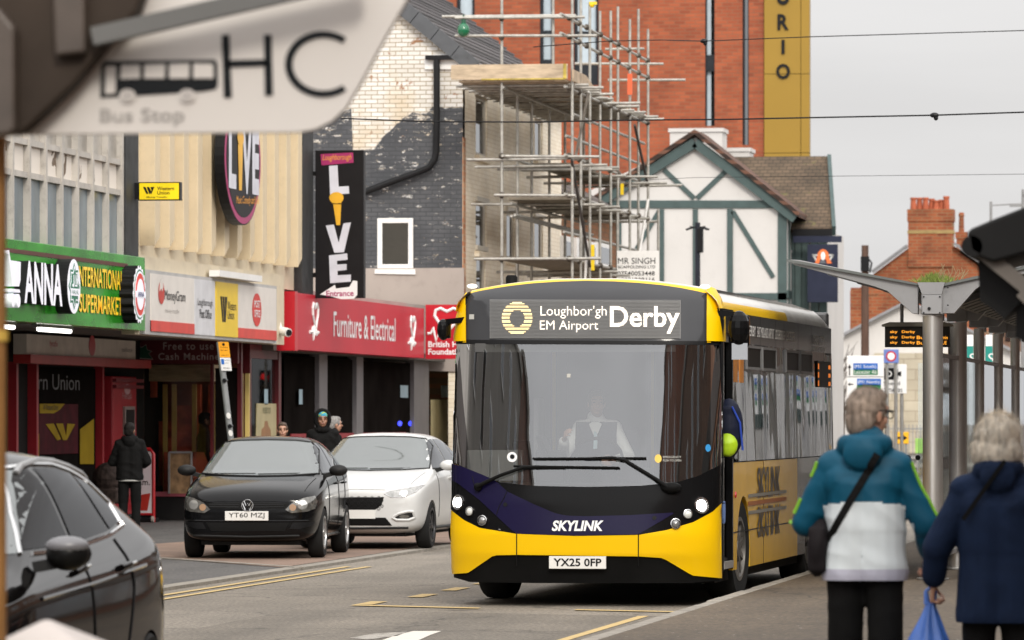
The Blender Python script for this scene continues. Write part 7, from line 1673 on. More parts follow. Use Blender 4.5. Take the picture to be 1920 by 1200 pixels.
STAND = dict(head=(0, .02, 1.62), neck=(0, 0, 1.47), shL=(-.160, 0, 1.40), shR=(.160, 0, 1.40), elL=(-.235, .0, 1.13), elR=(.235, 0, 1.13), wrL=(-.25, .07, .88), wrR=(.25, .07, .88),
             hipL=(-.09, 0, .93), hipR=(.09, 0, .93), knL=(-.10, .03, .50), knR=(.10, .03, .50), anL=(-.10, -.01, .09), anR=(.10, -.01, .09), toeL=(-.115, .16, .035), toeR=(.115, .16, .035))
SKIN = mat('skin', (.46, .25, .17), .5, var=.08, scale=12)
SKIN2 = mat('skin_tan', (.30, .155, .10), .5, var=.08, scale=12)
EYE_M = mat('eye_dark', (.02, .015, .012), .25)
def person(label, loc, rz, h=1.75, J=None, group=None, vox=.008, skin_m=SKIN, hair=None, hair_m=None, turn=0, tilt=0, jacket=None, jmat=None, jrule=None, trousers=None, shoes=None, hood=None, curl=.6, local_parent=None, hem=.80, bulk=1.0, folds=.006, seed=1, collar=True, palm=((1, 0, 0), (-1, 0, 0)), extra=None, name='person', legs=True, strands=0, slen=1.0, fsc=(5, 5, 11)):
    k = h / 1.75; J0 = dict(STAND); J0.update(J or {}); J_ = {a: Vector(v) * k for a, v in J0.items()}
    T = thing(name, label, 'person', loc, rz, group)
    H = Matrix.Translation(J_['head']) @ Matrix.Rotation(rad(turn), 4, 'Z') @ Matrix.Rotation(rad(tilt), 4, 'X')
    b = MB(); hk = k
    for c, r in (((0, -.012, .022), (.076, .094, .098)), ((0, .018, -.045), (.060, .072, .070)), ((0, .052, -.078), (.034, .034, .030)), ((0, .05, .03), (.06, .045, .06))): b.ell(tuple(q * hk for q in c), tuple(q * hk for q in r), 16, H)
    b.capsule(H @ Vector((0, .088, .012)) if False else H @ (Vector((0, .090, .012)) * hk), H @ (Vector((0, .112, -.022)) * hk), .010 * hk, .015 * hk, 8)       # nose
    for s in (-1, 1):
        b.ell(tuple(q * hk for q in (s * .078, -.005, -.008)), (.010 * hk, .020 * hk, .032 * hk), 10, H); b.capsule(H @ (Vector((s * .018, .090, .030)) * hk), H @ (Vector((s * .048, .078, .032)) * hk), .011 * hk, .009 * hk, 8); b.ell(tuple(q * hk for q in (s * .042, .062, -.028)), (.022 * hk, .02 * hk, .02 * hk), 10, H)
    b.capsule(H @ (Vector((-.022, .090, -.056)) * hk), H @ (Vector((.022, .090, -.056)) * hk), .009 * hk, .009 * hk, 8)
    b.capsule(J_['neck'] - Vector((0, .02, .06)) * k, H @ (Vector((0, -.02, -.06)) * hk), .060 * k, .052 * k, 12)
    ch = (J_['shL'] + J_['shR']) / 2 - Vector((0, 0, .14)) * k; pv = (J_['hipL'] + J_['hipR']) / 2; be = (ch + pv) / 2
    b.capsule(ch + Vector((-.07, 0, .05)) * k, ch + Vector((.07, 0, .05)) * k, .10 * k, .10 * k); b.capsule(ch, be, .125 * k, .115 * k); b.capsule(be, pv, .112 * k, .10 * k)
    for s in 'LR':
        b.capsule(J_['sh' + s], J_['el' + s], .050 * k, .040 * k); b.capsule(J_['el' + s], J_['wr' + s], .040 * k, .026 * k)
        d = J_['wr' + s] - J_['el' + s]; hand(b, J_['wr' + s], d, palm[0] if s == 'L' else palm[1], curl, k * .98, -1 if s == 'L' else 1)
        if legs: b.capsule(J_['hip' + s], J_['kn' + s], .082 * k, .056 * k); b.capsule(J_['kn' + s], J_['an' + s], .056 * k, .038 * k); b.capsule(J_['an' + s] - Vector((0, .03, .03)) * k, J_['toe' + s], .035 * k, .028 * k)
    skin(remesh(b, vox, 'body', 2), [skin_m], None, T)
    for s in (-1, 1):
        e = MB(); e.ell(tuple(q * hk for q in (s * .032, .088, .012)), (.013 * hk, .010 * hk, .007 * hk), 10, H); e.build('eye', EYE_M, T, local=True, smooth=180)
        e = MB(); e.tube([H @ (Vector((s * .014, .102, .034)) * hk), H @ (Vector((s * .034, .098, .040)) * hk), H @ (Vector((s * .052, .086, .034)) * hk)], .005 * hk, 5); e.build('eyebrow', hair_m or EYE_M, T, local=True)
    e = MB(); e.tube([H @ (Vector((-.024, .097, -.056)) * hk), H @ (Vector((0, .101, -.054)) * hk), H @ (Vector((.024, .097, -.056)) * hk)], .004 * hk, 5); e.build('lips', mat('lips', (.30, .10, .08), .5), T, local=True)
    if hair:
        hb = MB()
        for c, r in hair: hb.ell(tuple(q * hk for q in c), tuple(q * hk for q in r), 18, H)
        o = remesh(hb, .008, 'hair', 3); rnd = seed * 3.1
        nr = [v.normal.copy() for v in o.data.vertices]
        for v, vn in zip(o.data.vertices, nr):
            q = v.co; v.co = q + vn * (.0025 * mnoise.noise(Vector((q.x * 60 + rnd, q.y * 60, q.z * 14))) + .006 * mnoise.noise(q * 22))
        skin(o, [hair_m], None, T)
        if strands:
            rg = random.Random(seed); sb = MB(); ps = list(o.data.polygons); me = o.data
            for i in range(strands):
                p = ps[rg.randrange(len(ps))]; c = p.center.copy(); n = p.normal.copy(); d = Vector((rg.gauss(0, .3), rg.gauss(0, .3), -.9)) + Vector((0, -.35, 0)); d = (d - n * d.dot(n) + n * rg.uniform(.05, .32)).normalized(); ln = rg.uniform(.018, .05) * slen; sdv = d.cross(n).normalized() * rg.uniform(.0005, .0011)
                e = c + d * ln - n * ln * .15; q = c + d * ln * .5 + n * .002
                sb.add([c - sdv, c + sdv, q + sdv, q - sdv, e], [(0, 1, 2, 3), (3, 2, 4)])
            so = sb.build('hair_strands', hair_m, T, local=True); so.data.shade_smooth()
    if jacket != 'none':
        b = MB(); jr = bulk
        b.capsule(ch + Vector((-.085, 0, .075)) * k, ch + Vector((.085, 0, .075)) * k, .112 * k * jr, .112 * k * jr, 16)
        lo = Vector((pv.x, pv.y, hem * k + .0)); m_ = Vector((be.x, be.y, be.z))
        for sx in (-.055, .055): b.capsule(ch + Vector((sx, 0, .02)) * k, m_ + Vector((sx, .005, 0)) * k, .128 * k * jr, .128 * k * jr, 16); b.capsule(m_ + Vector((sx, 0, 0)) * k, lo + Vector((sx * 1.15, 0, .02)), .128 * k * jr, .130 * k * jr, 16)
        for s in 'LR':
            b.capsule(J_['neck'] + Vector((0, -.012, -.055)) * k, J_['sh' + s] + Vector((0, 0, .008)) * k, .078 * k * jr, .070 * k * jr, 14)
            b.capsule(J_['sh' + s], J_['el' + s], .070 * k * jr, .062 * k * jr, 14); b.capsule(J_['el' + s], J_['wr' + s] + (J_['el' + s] - J_['wr' + s]).normalized() * .045, .062 * k * jr, .048 * k * jr, 14)
        if collar: b.capsule(J_['neck'] + Vector((-.02, -.01, -.03)) * k, J_['neck'] + Vector((.02, -.01, .03)) * k, .082 * k, .078 * k, 14); b.capsule(J_['neck'] + Vector((-.09, -.01, -.045)) * k, J_['neck'] + Vector((.09, -.01, -.045)) * k, .06 * k, .06 * k)
        if hood == 'down':
            for a in range(-100, 101, 20): q = J_['neck'] + Vector((math.sin(rad(a)) * .095, -math.cos(rad(a)) * .085 - .02, .012)) * k; b.ell(tuple(q), (.042 * k, .038 * k, .050 * k), 10)
            b.ell(tuple(J_['neck'] + Vector((0, -.115, -.03)) * k), (.095 * k, .036 * k, .075 * k), 14)
        o = remesh(b, max(vox, .009), 'jacket', 5)
        # trim a clean hem
        bm = bmesh.new(); bm.from_mesh(o.data); zc = lo.z
        bmesh.ops.bisect_plane(bm, geom=bm.verts[:] + bm.edges[:] + bm.faces[:], plane_co=(0, 0, zc), plane_no=(0, 0, -1), clear_outer=False)
        low = [v for v in bm.verts if v.co.z < zc - 1e-4 and abs(v.co.x - lo.x) < .30 * k and min((v.co - J_['wrL']).length, (v.co - J_['wrR']).length) > .16]
        bmesh.ops.delete(bm, geom=low, context='VERTS'); bm.to_mesh(o.data); bm.free()
        skin(o, jmat if isinstance(jmat, list) else [jmat], jrule, T, folds, seed, fsc)
    if hood == 'up':
        b = MB(); hd = J_['head']
        for a in range(0, 360, 15):
            for rr, yy in ((.112, .03), (.118, -.02), (.10, -.07)): q = H @ (Vector((math.cos(rad(a)) * rr * .86, yy, math.sin(rad(a)) * rr * 1.10 + .005)) * hk); b.ell(tuple(q), (.030 * k,) * 3, 8)
        b.ell(tuple(H @ (Vector((0, -.075, .01)) * hk)), (.085 * k, .055 * k, .11 * k), 14)
        for a in range(0, 360, 30): q = J_['neck'] + Vector((math.cos(rad(a)) * .085, math.sin(rad(a)) * .075, .0)) * k; b.ell(tuple(q), (.045 * k,) * 3, 8)
        skin(remesh(b, .010, 'hood', 4), jmat if isinstance(jmat, list) else [jmat], None, T, folds * .6, seed)
    if legs and trousers:
        b = MB(); b.capsule(pv + Vector((-.045, 0, .02)) * k, pv + Vector((.045, 0, .02)) * k, .124 * k, .124 * k, 14); b.capsule(pv + Vector((-.04, 0, .10)) * k, pv + Vector((.04, 0, .10)) * k, .112 * k, .112 * k, 14)
        for s in 'LR': b.capsule(J_['hip' + s], J_['kn' + s], .105 * k, .080 * k, 14); b.capsule(J_['kn' + s], J_['an' + s] + Vector((0, 0, .03)), .080 * k, .066 * k, 14)
        skin(remesh(b, .011, 'trousers', 4), [trousers], None, T, .005, seed + 4)
    if legs and shoes:
        for s in 'LR': b = MB(); b.capsule(J_['an' + s] + Vector((0, -.035, -.03)) * k, J_['toe' + s], .048 * k, .038 * k); b.capsule(J_['an' + s], J_['an' + s] - Vector((0, 0, .02)), .046 * k, .05 * k); skin(remesh(b, .009, 'shoe', 3), [shoes], None, T)
    if extra: extra(T, J_, k, H)
    return T
M_NAVYC = mat('navy_cloth', (.008, .017, .044), .8, var=.2, scale=9, bump=.25, bscale=220)
M_BLKC = mat('black_cloth', (.0055, .0053, .0053), .8, var=.25, scale=9, bump=.2, bscale=160)
M_TROU = mat('black_trousers', (.006, .006, .006), .85, var=.2, scale=8)
M_SHOE = mat('dark_shoe', (.02, .018, .016), .6)
M_TEAL = mat('teal_nylon', (.003, .070, .125), .55, var=.12, scale=7, spec=.2); M_ICE = mat('ice_blue_nylon', (.60, .65, .67), .5, var=.06, scale=6); M_LIME = mat('lime_trim', (.20, .46, .03), .5)
def hairmat(nm, c1, c2):
    m = mat(nm, c1, .6, var=.5, scale=16, stretch=(3, 3, .5), bump=.6, bscale=60); return m
HG = hairmat('grey_brown_hair', (.37, .29, .23), 0); HW = hairmat('ash_blonde_hair', (.80, .72, .60), 0); HD = hairmat('dark_hair', (.012, .010, .009), 0)
SHORT = [((0, -.018, .035), (.086, .104, .098)), ((0, -.06, -.02), (.078, .06, .085)), ((0, .03, .09), (.066, .06, .035))]
# --- man walking away, teal and white jacket
g0 = atD(1622, 785, 25.0); ZP = .12
zt = 1.30 - ZP
def man_extra(T, J, k, H):
    # cross-body strap and black shoulder bag on the left hip
    jk = [c for c in T.children if c.name.startswith('jacket')][0]; bm = bmesh.new(); bm.from_mesh(jk.data); bv = BVHTree.FromBMesh(bm); bm.free()
    P_ = []
    for i in range(25):
        f = i / 24; x = .075 - .26 * f; z = 1.425 - .44 * f; p, n, _, _ = bv.ray_cast(Vector((x, -1, z)), Vector((0, 1, 0)))
        if p: P_.append(p + Vector((0, -.006, 0)))
    b = MB(); 
    for a, c in zip(P_, P_[1:]): b.bar(a, c + (c - a) * .1, .034, .008, up=(0, 1, 0))
    b.build('bag_strap', M_BLKC, T, local=True)
    b = MB(); b.ell((0, 0, 0), (.055, .10, .14), 16, Matrix.Translation((-.215, -.02, .985)) @ Matrix.Rotation(rad(6), 4, 'Y')); b.box((-.255, -.10, .87), (-.175, .08, 1.08))
    skin(remesh(b, .012, 'shoulder_bag', 5), [mat('bag_black', (.010, .008, .009), .7, var=.3)], None, T, .004, 3)
    # lime stripes along both sleeves
    for s in 'LR':
        a, c, d = J['sh' + s] + Vector((0, 0, .02)), J['el' + s], J['wr' + s]; P_ = []; sx = -1 if s == 'L' else 1
        for q0, q1 in ((a, c), (c, d)):
            for i in range(8):
                q = q0 + (q1 - q0) * i / 8; p, n, _, _ = bv.ray_cast(q + Vector((sx * .3, -.12, .03)), Vector((-sx, .40, -.1)).normalized())
                if p and (p - q).length < .14: P_.append(p + n * .004)
        if s == 'R': 
            b = MB(); b.tube(P_[:14], .008, 6); b.build('sleeve_stripe', M_LIME, T, local=True)
        else:
            for i0 in (0, 5, 9, 12):
                if len(P_[i0:i0 + 3]) > 1: b = MB(); b.tube(P_[i0:i0 + 3], .010, 6); b.build('sleeve_stripe', M_LIME, T, local=True)
    b = MB(); hh = lambda x, y, z: H @ Vector((x * k, y * k, z * k))
    b.tube([hh(.082, -.01, .022), hh(.078, .06, .022), hh(.066, .108, .018)], .004, 5); b.tube([hh(.066 + .0 * a, .108, .0) + (H.to_3x3() @ Vector((.022 * math.cos(a) - .03, .004, .017 * math.sin(a)))) for a in [i * .5236 for i in range(13)]], .003, 5); b.build('glasses', M_PBLACK, T, local=True)
person('man in a teal and pale blue jacket with a black cross-body bag walking away', (g0.x, g0.y, ZP), rad(-2), 1.73,
       dict(head=(.012, .03, 1.625), shL=(-.150, 0, 1.375), shR=(.155, 0, 1.375), elL=(-.285, .03, 1.115), elR=(.288, .02, 1.11), wrL=(-.20, .22, 1.07), wrR=(.295, .17, .95), knL=(-.10, .05, .5), knR=(.10, -.02, .5), anR=(.10, -.12, .12), toeR=(.11, .04, .04)),
       hair=SHORT, hair_m=HG, strands=7500, slen=.7, turn=-38, jmat=[M_TEAL, M_ICE, mat('jacket_hem_lilac', (.42, .42, .50), .5)], jrule=lambda c: (0 if (c.z > zt + .022 - .5 * c.x * c.x or abs(c.x) > (.232 if c.z < 1.10 else .19)) else (2 if c.z < .885 else 1)), trousers=M_TROU, shoes=M_SHOE, hood='down', hem=.845, bulk=1.06, vox=.006, folds=.013, seed=2, extra=man_extra, curl=.9, fsc=(3.2, 3.2, 9))
# --- woman in navy, carrier bag
g1 = atD(1872, 785, 24.4)
def woman_extra(T, J, k, H):
    b = MB(); bv = [(-.03, 1.42), (-.10, 1.33)]
    b.bar((.03, -.135, 1.40), (-.16, -.135, 1.13), .02, .006, up=(0, 1, 0)); b.build('strap', M_BLKC, T, local=True)
BOB = [((0, -.02, .04), (.104, .116, .104)), ((0, -.055, -.035), (.122, .085, .10)), ((-.065, -.01, -.06), (.05, .07, .075)), ((.065, -.01, -.06), (.05, .07, .075)), ((.02, .03, .09), (.07, .06, .04))]
person('woman with ash blonde hair in a navy coat walking away at the right edge', (g1.x, g1.y, ZP), rad(3), 1.60,
       dict(head=(.0, .03, 1.62), shL=(-.165, 0, 1.375), shR=(.165, 0, 1.375), elL=(-.305, .02, 1.09), elR=(.30, .05, 1.1), wrL=(-.325, .09, .905), wrR=(.22, .25, 1.0)),
       hair=BOB, hair_m=HW, strands=10000, slen=1.5, turn=-12, jmat=[M_NAVYC], trousers=M_TROU, shoes=M_SHOE, hood='down', hem=.72, bulk=1.16, vox=.006, folds=.011, seed=6, extra=woman_extra, curl=1.5, fsc=(3, 3, 6))
M_BAG = mat('blue_carrier', (.06, .16, .52), .35, var=.25, scale=8, stretch=(2, 2, .5))
p = Vector((g1.x, g1.y, 0)) + Vector((-.318, .11, .885)); T = thing('carrier_bag', 'blue plastic carrier bag hanging from the hand of the woman in navy', 'bag', (p.x, p.y, .42))
b = MB(); rows = []
for i in range(15):
    f = i / 14; z = p.z - .02 - f * .46; r = .018 + .13 * min(1, f * 1.6) ** 1.2 * (1 - .25 * max(0, f - .8) / .2); row = []
    for j in range(40):
        a = 2 * math.pi * j / 40; q = 1 + .16 * math.sin(a * 7 + 1) * (1 - f * .7) + .10 * mnoise.noise(Vector((math.cos(a) * 2, math.sin(a) * 2, f * 4))); row.append((p.x - .02 * f + r * q * math.cos(a), p.y + r * .6 * q * math.sin(a), z))
    rows.append(row)
b.grid(rows, close=True); b.f.append([14 * 40 + j for j in range(40)][::-1]); b.m.append(0); b.build('sack', M_BAG, T, smooth=70)
b = MB(); b.tube([p + Vector((-.015, 0, -.03)), p + Vector((-.02, 0, .03)), p + Vector((.0, .0, .05)), p + Vector((.02, 0, .03)), p + Vector((.012, 0, -.03))], [.016, .010, .009, .010, .016], 7); b.build('handles', M_BAG, T, smooth=60)

# --- people on the far pavement
g = onZ(243, 1000, .03)
def atm_extra(T, J, k, H):
    b = MB(); b.tube([(.165 * math.cos(a), .14 * math.sin(a), .83 * k) for a in [2 * math.pi * i / 24 for i in range(25)]], .012, 5); b.build('hem_trim', mat('pale_trim', (.4, .4, .38), .6), T, local=True)
person('person in a black padded jacket with the hood down at the red cash machine', (g.x, g.y, .03), rad(10), 1.63, dict(elL=(-.27, .06, 1.13), elR=(.27, .04, 1.13), wrL=(-.16, .28, 1.10), wrR=(.20, .26, 1.06)), hair=SHORT, hair_m=HD, turn=-15, jmat=[M_BLKC], trousers=M_TROU, shoes=mat('white_trainer', (.6, .6, .6), .5), hood='down', hem=.84, bulk=1.15, vox=.009, folds=.012, seed=8, extra=atm_extra, skin_m=SKIN2)
g = atD(605, 785, 79.0)
def beanie_extra(T, J, k, H):
    b = MB()
    for c, r in (((0, .0, .065), (.083, .098, .060)), ((0, .045, .075), (.06, .05, .045))): b.ell(c, r, 18, H)
    m = mat('patterned_beanie', (.10, .35, .42), .7, var=.0)
    t = m.node_tree; bs = t.nodes['Principled BSDF']; v = N(t, 'ShaderNodeTexVoronoi'); v.inputs['Scale'].default_value = 26; tc = N(t, 'ShaderNodeTexCoord'); L(t, tc.outputs['Object'], v.inputs['Vector']); cr = N(t, 'ShaderNodeValToRGB'); s_ = N(t, 'ShaderNodeSeparateXYZ'); L(t, v.outputs['Color'], s_.inputs[0]); L(t, s_.outputs[0], cr.inputs[0])
    e = cr.color_ramp; e.interpolation = 'CONSTANT'; e.elements[0].color = (.03, .30, .45, 1); e.elements[1].position = .75; e.elements[1].color = (.35, .42, .03, 1); q = e.elements.new(.4); q.color = (.12, .40, .30, 1); L(t, cr.outputs[0], bs.inputs['Base Color'])
    skin(remesh(b, .008, 'beanie', 3), [m], None, T)
person('man with a dark hood up over a bright patterned beanie behind the parked cars', (g.x, g.y, .03), rad(188), 1.80, None, turn=6, jmat=[M_BLKC], trousers=M_TROU, shoes=M_SHOE, hood='up', hem=.80, bulk=1.1, vox=.009, folds=.008, seed=3, extra=beanie_extra, skin_m=SKIN2, hair_m=HD)
g = atD(626, 785, 80.5)
person('grey haired man in a dark coat just behind the hooded man', (g.x, g.y, .03), rad(-60), 1.72, None, hair=SHORT, hair_m=hairmat('grey_hair', (.25, .24, .23), 0), jmat=[M_BLKC], trousers=M_TROU, shoes=M_SHOE, hem=.75, vox=.010, seed=5)
g = atD(530, 785, 78.5)
LONG = [((0, -.022, .035), (.086, .104, .098)), ((0, -.07, -.03), (.085, .06, .10)), ((.06, -.07, -.09), (.04, .05, .07)), ((0, .035, .088), (.062, .055, .03))]
person('woman with tied back brown hair whose face shows over the black car roof', (g.x, g.y, .03), rad(184), 1.63, None, hair=LONG, hair_m=hairmat('brown_hair', (.07, .04, .025), 0), turn=8, jmat=[M_BLKC], trousers=M_TROU, shoes=M_SHOE, hem=.8, vox=.009, seed=9, skin_m=SKIN)
g = onY(378, 785, YR + .35)
person('dark coated man standing inside the corner shop window', (g.x, YR + .55, .1), rad(-70), 1.72, None, hair=SHORT, hair_m=HD, jmat=[mat('brown_black_coat', (.018, .010, .008), .8)], trousers=M_TROU, shoes=M_SHOE, hem=.7, vox=.010, seed=12, skin_m=SKIN2)
# --- in the bus
def in_bus(x, y, z): return BUS.matrix_basis @ Vector((x, y, z))
M_VEST = mat('navy_waistcoat', (.014, .015, .024), .8, var=.2)
M_SHIRT = mat('white_shirt', (.70, .70, .70), .7, var=.04)
def drv_extra(T, J, k, H):
    b = MB(); b.prism([(-.015, -.16), (.02, -.16), (.026, -.05), (.012, 0), (-.008, 0)], 0, .01, Fr((.0, .15, 1.37), (-1, 0, 0))); b.build('lanyard_badge', mat('pale_blue_card', (.4, .55, .62), .5), T, local=True)
    b = MB(); b.prism([(-.06, .0), (0, -.14), (.06, 0), (.03, .02), (-.03, .02)], 0, .012, Fr((0, .118, 1.44), (-1, 0, 0))); b.build('shirt_front', M_SHIRT, T, local=True)
p = in_bus(-.02, 1.36, .22)
person('bus driver in a white shirt and dark waistcoat sitting behind the windscreen', p, rad(180 - .73), 1.75, dict(hipL=(-.10, 0, .93), hipR=(.10, 0, .93), knL=(-.13, .42, .90), knR=(.13, .42, .90), anL=(-.13, .45, .48), anR=(.13, .45, .48), toeL=(-.13, .6, .42), toeR=(.13, .6, .42), elL=(-.30, .06, 1.14), elR=(.31, .10, 1.14), wrL=(-.20, .33, 1.10), wrR=(.26, .34, 1.30), head=(0, .05, 1.63)),
       hair=SHORT, hair_m=hairmat('brown_hair', (.07, .04, .025), 0), turn=15, jmat=[M_VEST, M_SHIRT], jrule=lambda c: 1 if abs(c.x) > .195 or c.z > 1.46 else 0, trousers=M_TROU, shoes=M_SHOE, hem=.92, vox=.008, folds=.004, seed=4, extra=drv_extra)
p = in_bus(.92, 1.02, .39)
M_BLUEC = mat('blue_coat', (.010, .020, .085), .7, var=.2)
person('passenger in a blue coat stepping in at the bus door', p, rad(90 - .73), 1.70, None, hair=SHORT, hair_m=HD, jmat=[M_BLUEC], trousers=M_TROU, shoes=M_SHOE, hem=.8, vox=.010, seed=7, skin_m=SKIN2)
p = in_bus(1.20, 1.02, 1.62); T = thing('backpack', 'dark blue backpack with a lime green pouch worn by the passenger at the bus door', 'backpack', in_bus(1.2, 1.02, 1.3))
b = MB(); b.ell((0, 0, 0), (.13, .15, .28), 18, Matrix.Translation(p + Vector((.06, 0, 0)))); b.box(p + Vector((-.05, -.13, -.27)), p + Vector((.10, .13, .2)))
o = remesh(b, .012, 'pack', 6); o.data.transform(Matrix.Translation(-T.location)); skin(o, [mat('pack_navy', (.010, .013, .030), .6, var=.3)], None, T, .006, 2)
b = MB(); b.ell((0, 0, 0), (.09, .07, .11), 14, Matrix.Translation(p + Vector((.06, -.13, -.15)))); o = remesh(b, .010, 'pouch', 3); o.data.transform(Matrix.Translation(-T.location)); skin(o, [mat('lime_pouch', (.36, .55, .01), .5, var=.2)], None, T, .008, 5)
b = MB(); b.tube([p + Vector((.10, -.13, .2)), p + Vector((.17, -.10, .05)), p + Vector((.19, -.06, -.2))], .010, 6); b.build('trim', mat('trim_blue', (.02, .06, .4), .5), T)
# ================================================================== the bus shelter
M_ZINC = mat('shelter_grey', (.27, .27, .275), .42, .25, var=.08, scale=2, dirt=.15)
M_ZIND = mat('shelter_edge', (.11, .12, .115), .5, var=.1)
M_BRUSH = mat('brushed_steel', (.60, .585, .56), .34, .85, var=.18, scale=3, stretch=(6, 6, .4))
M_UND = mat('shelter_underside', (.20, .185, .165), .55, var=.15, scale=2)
c0 = atD(1749, 785, 52.6); xc_, yc_ = c0.x, c0.y
T = thing('bus_shelter', 'grey steel bus shelter with a winged canopy on a row of brushed steel columns', 'bus shelter', (xc_, yc_, .12))
YE = yc_ + 22.5; zc = lambda v: 1.71 + (785 - v) / 190.1; xc = lambda u: xc_ + (u - 1749) / 190.1
for i in range(7):
    y = yc_ + 3.75 * i; b = MB(); b.tube([(xc_, y, .12), (xc_, y, zc(592))], .10 if i < 2 else .06, 28); b.build('column', M_BRUSH, T, smooth=60)
    b = MB(); b.lathe([(.10, 0), (.16, 0), (.16, .015), (.102, .02)], 20, Matrix.Translation((xc_, y, .125))); b.build('foot_plate', M_STEEL, T)
    # cradle with tapering bracket arms
    b = MB(); b.box((xc_ - .105, y - .12, zc(590)), (xc_ + .105, y + .12, zc(552))); b.build('bracket_head', M_ZINC, T, bevel=.006)
    b = MB(); f = Fr((0, y - .08, 0), (1, 0, 0)); b.prism([(xc(1722), zc(589)), (xc(1722), zc(535)), (xc(1640), zc(516)), (xc(1500), zc(487)), (xc(1482), zc(486)), (xc(1490), zc(496)), (xc(1640), zc(537)), (xc(1665), zc(546)), (xc(1712), zc(588))], -.16, 0, f); b.build('wing_arm', M_ZINC, T, bevel=.004)
    b = MB(); b.prism([(xc(1768), zc(588)), (xc(1768), zc(538)), (xc(1830), zc(523)), (xc(2000), zc(487)), (xc(2010), zc(496)), (xc(1850), zc(530)), (xc(1830), zc(543)), (xc(1790), zc(588))], -.16, 0, f); b.build('wing_arm', M_ZINC, T, bevel=.004)
def canopy_panel(nm, l, m):
    b = MB(); f = Fr((0, yc_ - .12, 0), (1, 0, 0)); b.prism(l, -(YE - yc_ + .2), 0, f); b.build(nm, m, T)
canopy_panel('canopy', [(xc(1476), zc(485)), (xc(1600), zc(508)), (xc(1725), zc(532)), (xc(1725), zc(536)), (xc(1600), zc(513)), (xc(1476), zc(490))], M_ZIND)
canopy_panel('canopy', [(xc(1766), zc(533)), (xc(1830), zc(519)), (xc(2010), zc(483)), (xc(2010), zc(488)), (xc(1830), zc(524)), (xc(1766), zc(538))], M_ZIND)
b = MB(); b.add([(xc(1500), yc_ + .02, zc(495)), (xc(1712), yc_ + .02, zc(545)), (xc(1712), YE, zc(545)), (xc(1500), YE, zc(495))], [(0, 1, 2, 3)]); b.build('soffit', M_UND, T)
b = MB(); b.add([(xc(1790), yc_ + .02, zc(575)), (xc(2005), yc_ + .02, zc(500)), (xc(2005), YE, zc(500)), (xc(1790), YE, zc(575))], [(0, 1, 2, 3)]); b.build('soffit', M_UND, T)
b = MB(); y = yc_ + .4
while y < YE:
    b.bar((xc(1795), y, zc(572)), (xc(2003), y, zc(502)), .07, .03); y += .75
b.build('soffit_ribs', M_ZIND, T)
b = MB(); b.box((xc_ - .10, yc_ - .13, zc(552)), (xc_ + .10, YE, zc(541))); b.build('gutter', M_ZINC, T)
b = MB(); f = Fr((0, yc_ - .125, 0), (1, 0, 0)); b.prism([(xc(1731), zc(553)), (xc(1767), zc(553)), (xc(1773), zc(530)), (xc(1722), zc(530))], -.02, .012, f); b.build('end_plate', M_ZINC, T)
b = MB(); b.prism(rect(xc_ - .096, zc(589), xc_ + .096, zc(554)), 0, .012, f); b.build('cover_plate', mat('cover_zinc', (.30, .30, .305), .4, .3, var=.06), T, bevel=.003)
for u, v, r in ((1744, 579, .016), (1734, 557, .008), (1764, 557, .008), (1734, 587, .008), (1764, 587, .008), (1779, 540, .008), (1779, 573, .008)): b = MB(); b.lathe([(0, .016), (r, .016), (r, 0)], 12, Matrix.Translation((xc(u), yc_ - .135, zc(v))) @ Matrix.Rotation(rad(90), 4, 'X')); b.build('bolt', M_BLACK, T)
# rear glass with dark dots
for i in range(6):
    y = yc_ + 3.75 * i
    b = MB(); b.box((xc_ - .006, y + .15, .35), (xc_ + .006, y + 3.6, 2.35)); b.build('glass_panel', glass('clear_glass', (.5, .5, .5), .06, .95, tcol=(.93, .96, .95)), T)
    b = MB()
    for z in (.33, 2.35): b.box((xc_ - .02, y + .12, z - .02), (xc_ + .02, y + 3.63, z + .02))
    b.build('glass_rail', M_ZINC, T)
b = MB(); b.box((xc(1668), yc_ + 3.9, .4), (xc(1783), yc_ + 3.912, 2.3)); b.build('glass_panel', glass('clear_glass', (.5, .5, .5), .06, .95, tcol=(.93, .96, .95)), T)
for u, v in ((1703, 858), (1721, 858), (1779, 857)): p = onY(u, v, yc_ + 3.88); b = MB(); b.lathe([(0, 0), (.028, 0), (.028, .006), (0, .006)], 16, Matrix.Translation(p) @ Matrix.Rotation(rad(90), 4, 'X')); b.build('glass_dot', M_BLACK, T)
b = MB(); b.bar((xc_ + .35, yc_ + 4.5, .62), (xc_ + .35, YE - 3, .62), .25, .05); b.build('bench', M_STEEL, T)
# grass growing in the gutter
b = MB(); random.seed(4)
for i in range(420):
    x = xc(1749) + random.gauss(0, .085); y = yc_ + random.uniform(-.1, .5); h = random.uniform(.05, .15) * max(.3, 1 - abs(x - xc_) * 3.5); z = zc(533) + abs(x - xc_) * .16; dx, dy = random.uniform(-.06, .06), random.uniform(-.03, .03); w_ = .004
    b.add([(x - w_, y, z), (x + w_, y, z), (x + dx * .5 + w_, y + dy * .5, z + h * .6), (x + dx * .5 - w_, y + dy * .5, z + h * .6), (x + dx, y + dy, z + h)], [(0, 1, 2, 3), (3, 2, 4)])
o = b.build('grass_tuft', mat('gutter_grass', (.14, .19, .03), .8, var=.5, scale=30)); tag(o, kind='stuff')
b = MB()
for i in range(26):
    x = xc(1765) + random.uniform(-.15, .2); y = yc_ + random.uniform(-.05, .3); z = zc(531); h = random.uniform(.1, .2); b.tube([(x, y, z), (x + .04, y, z + h * .6), (x + random.uniform(.0, .1), y, z + h)], .003, 4)
o = b.build('dry_stalks', mat('dry_stalk', (.28, .21, .11), .8)); tag(o, kind='stuff')
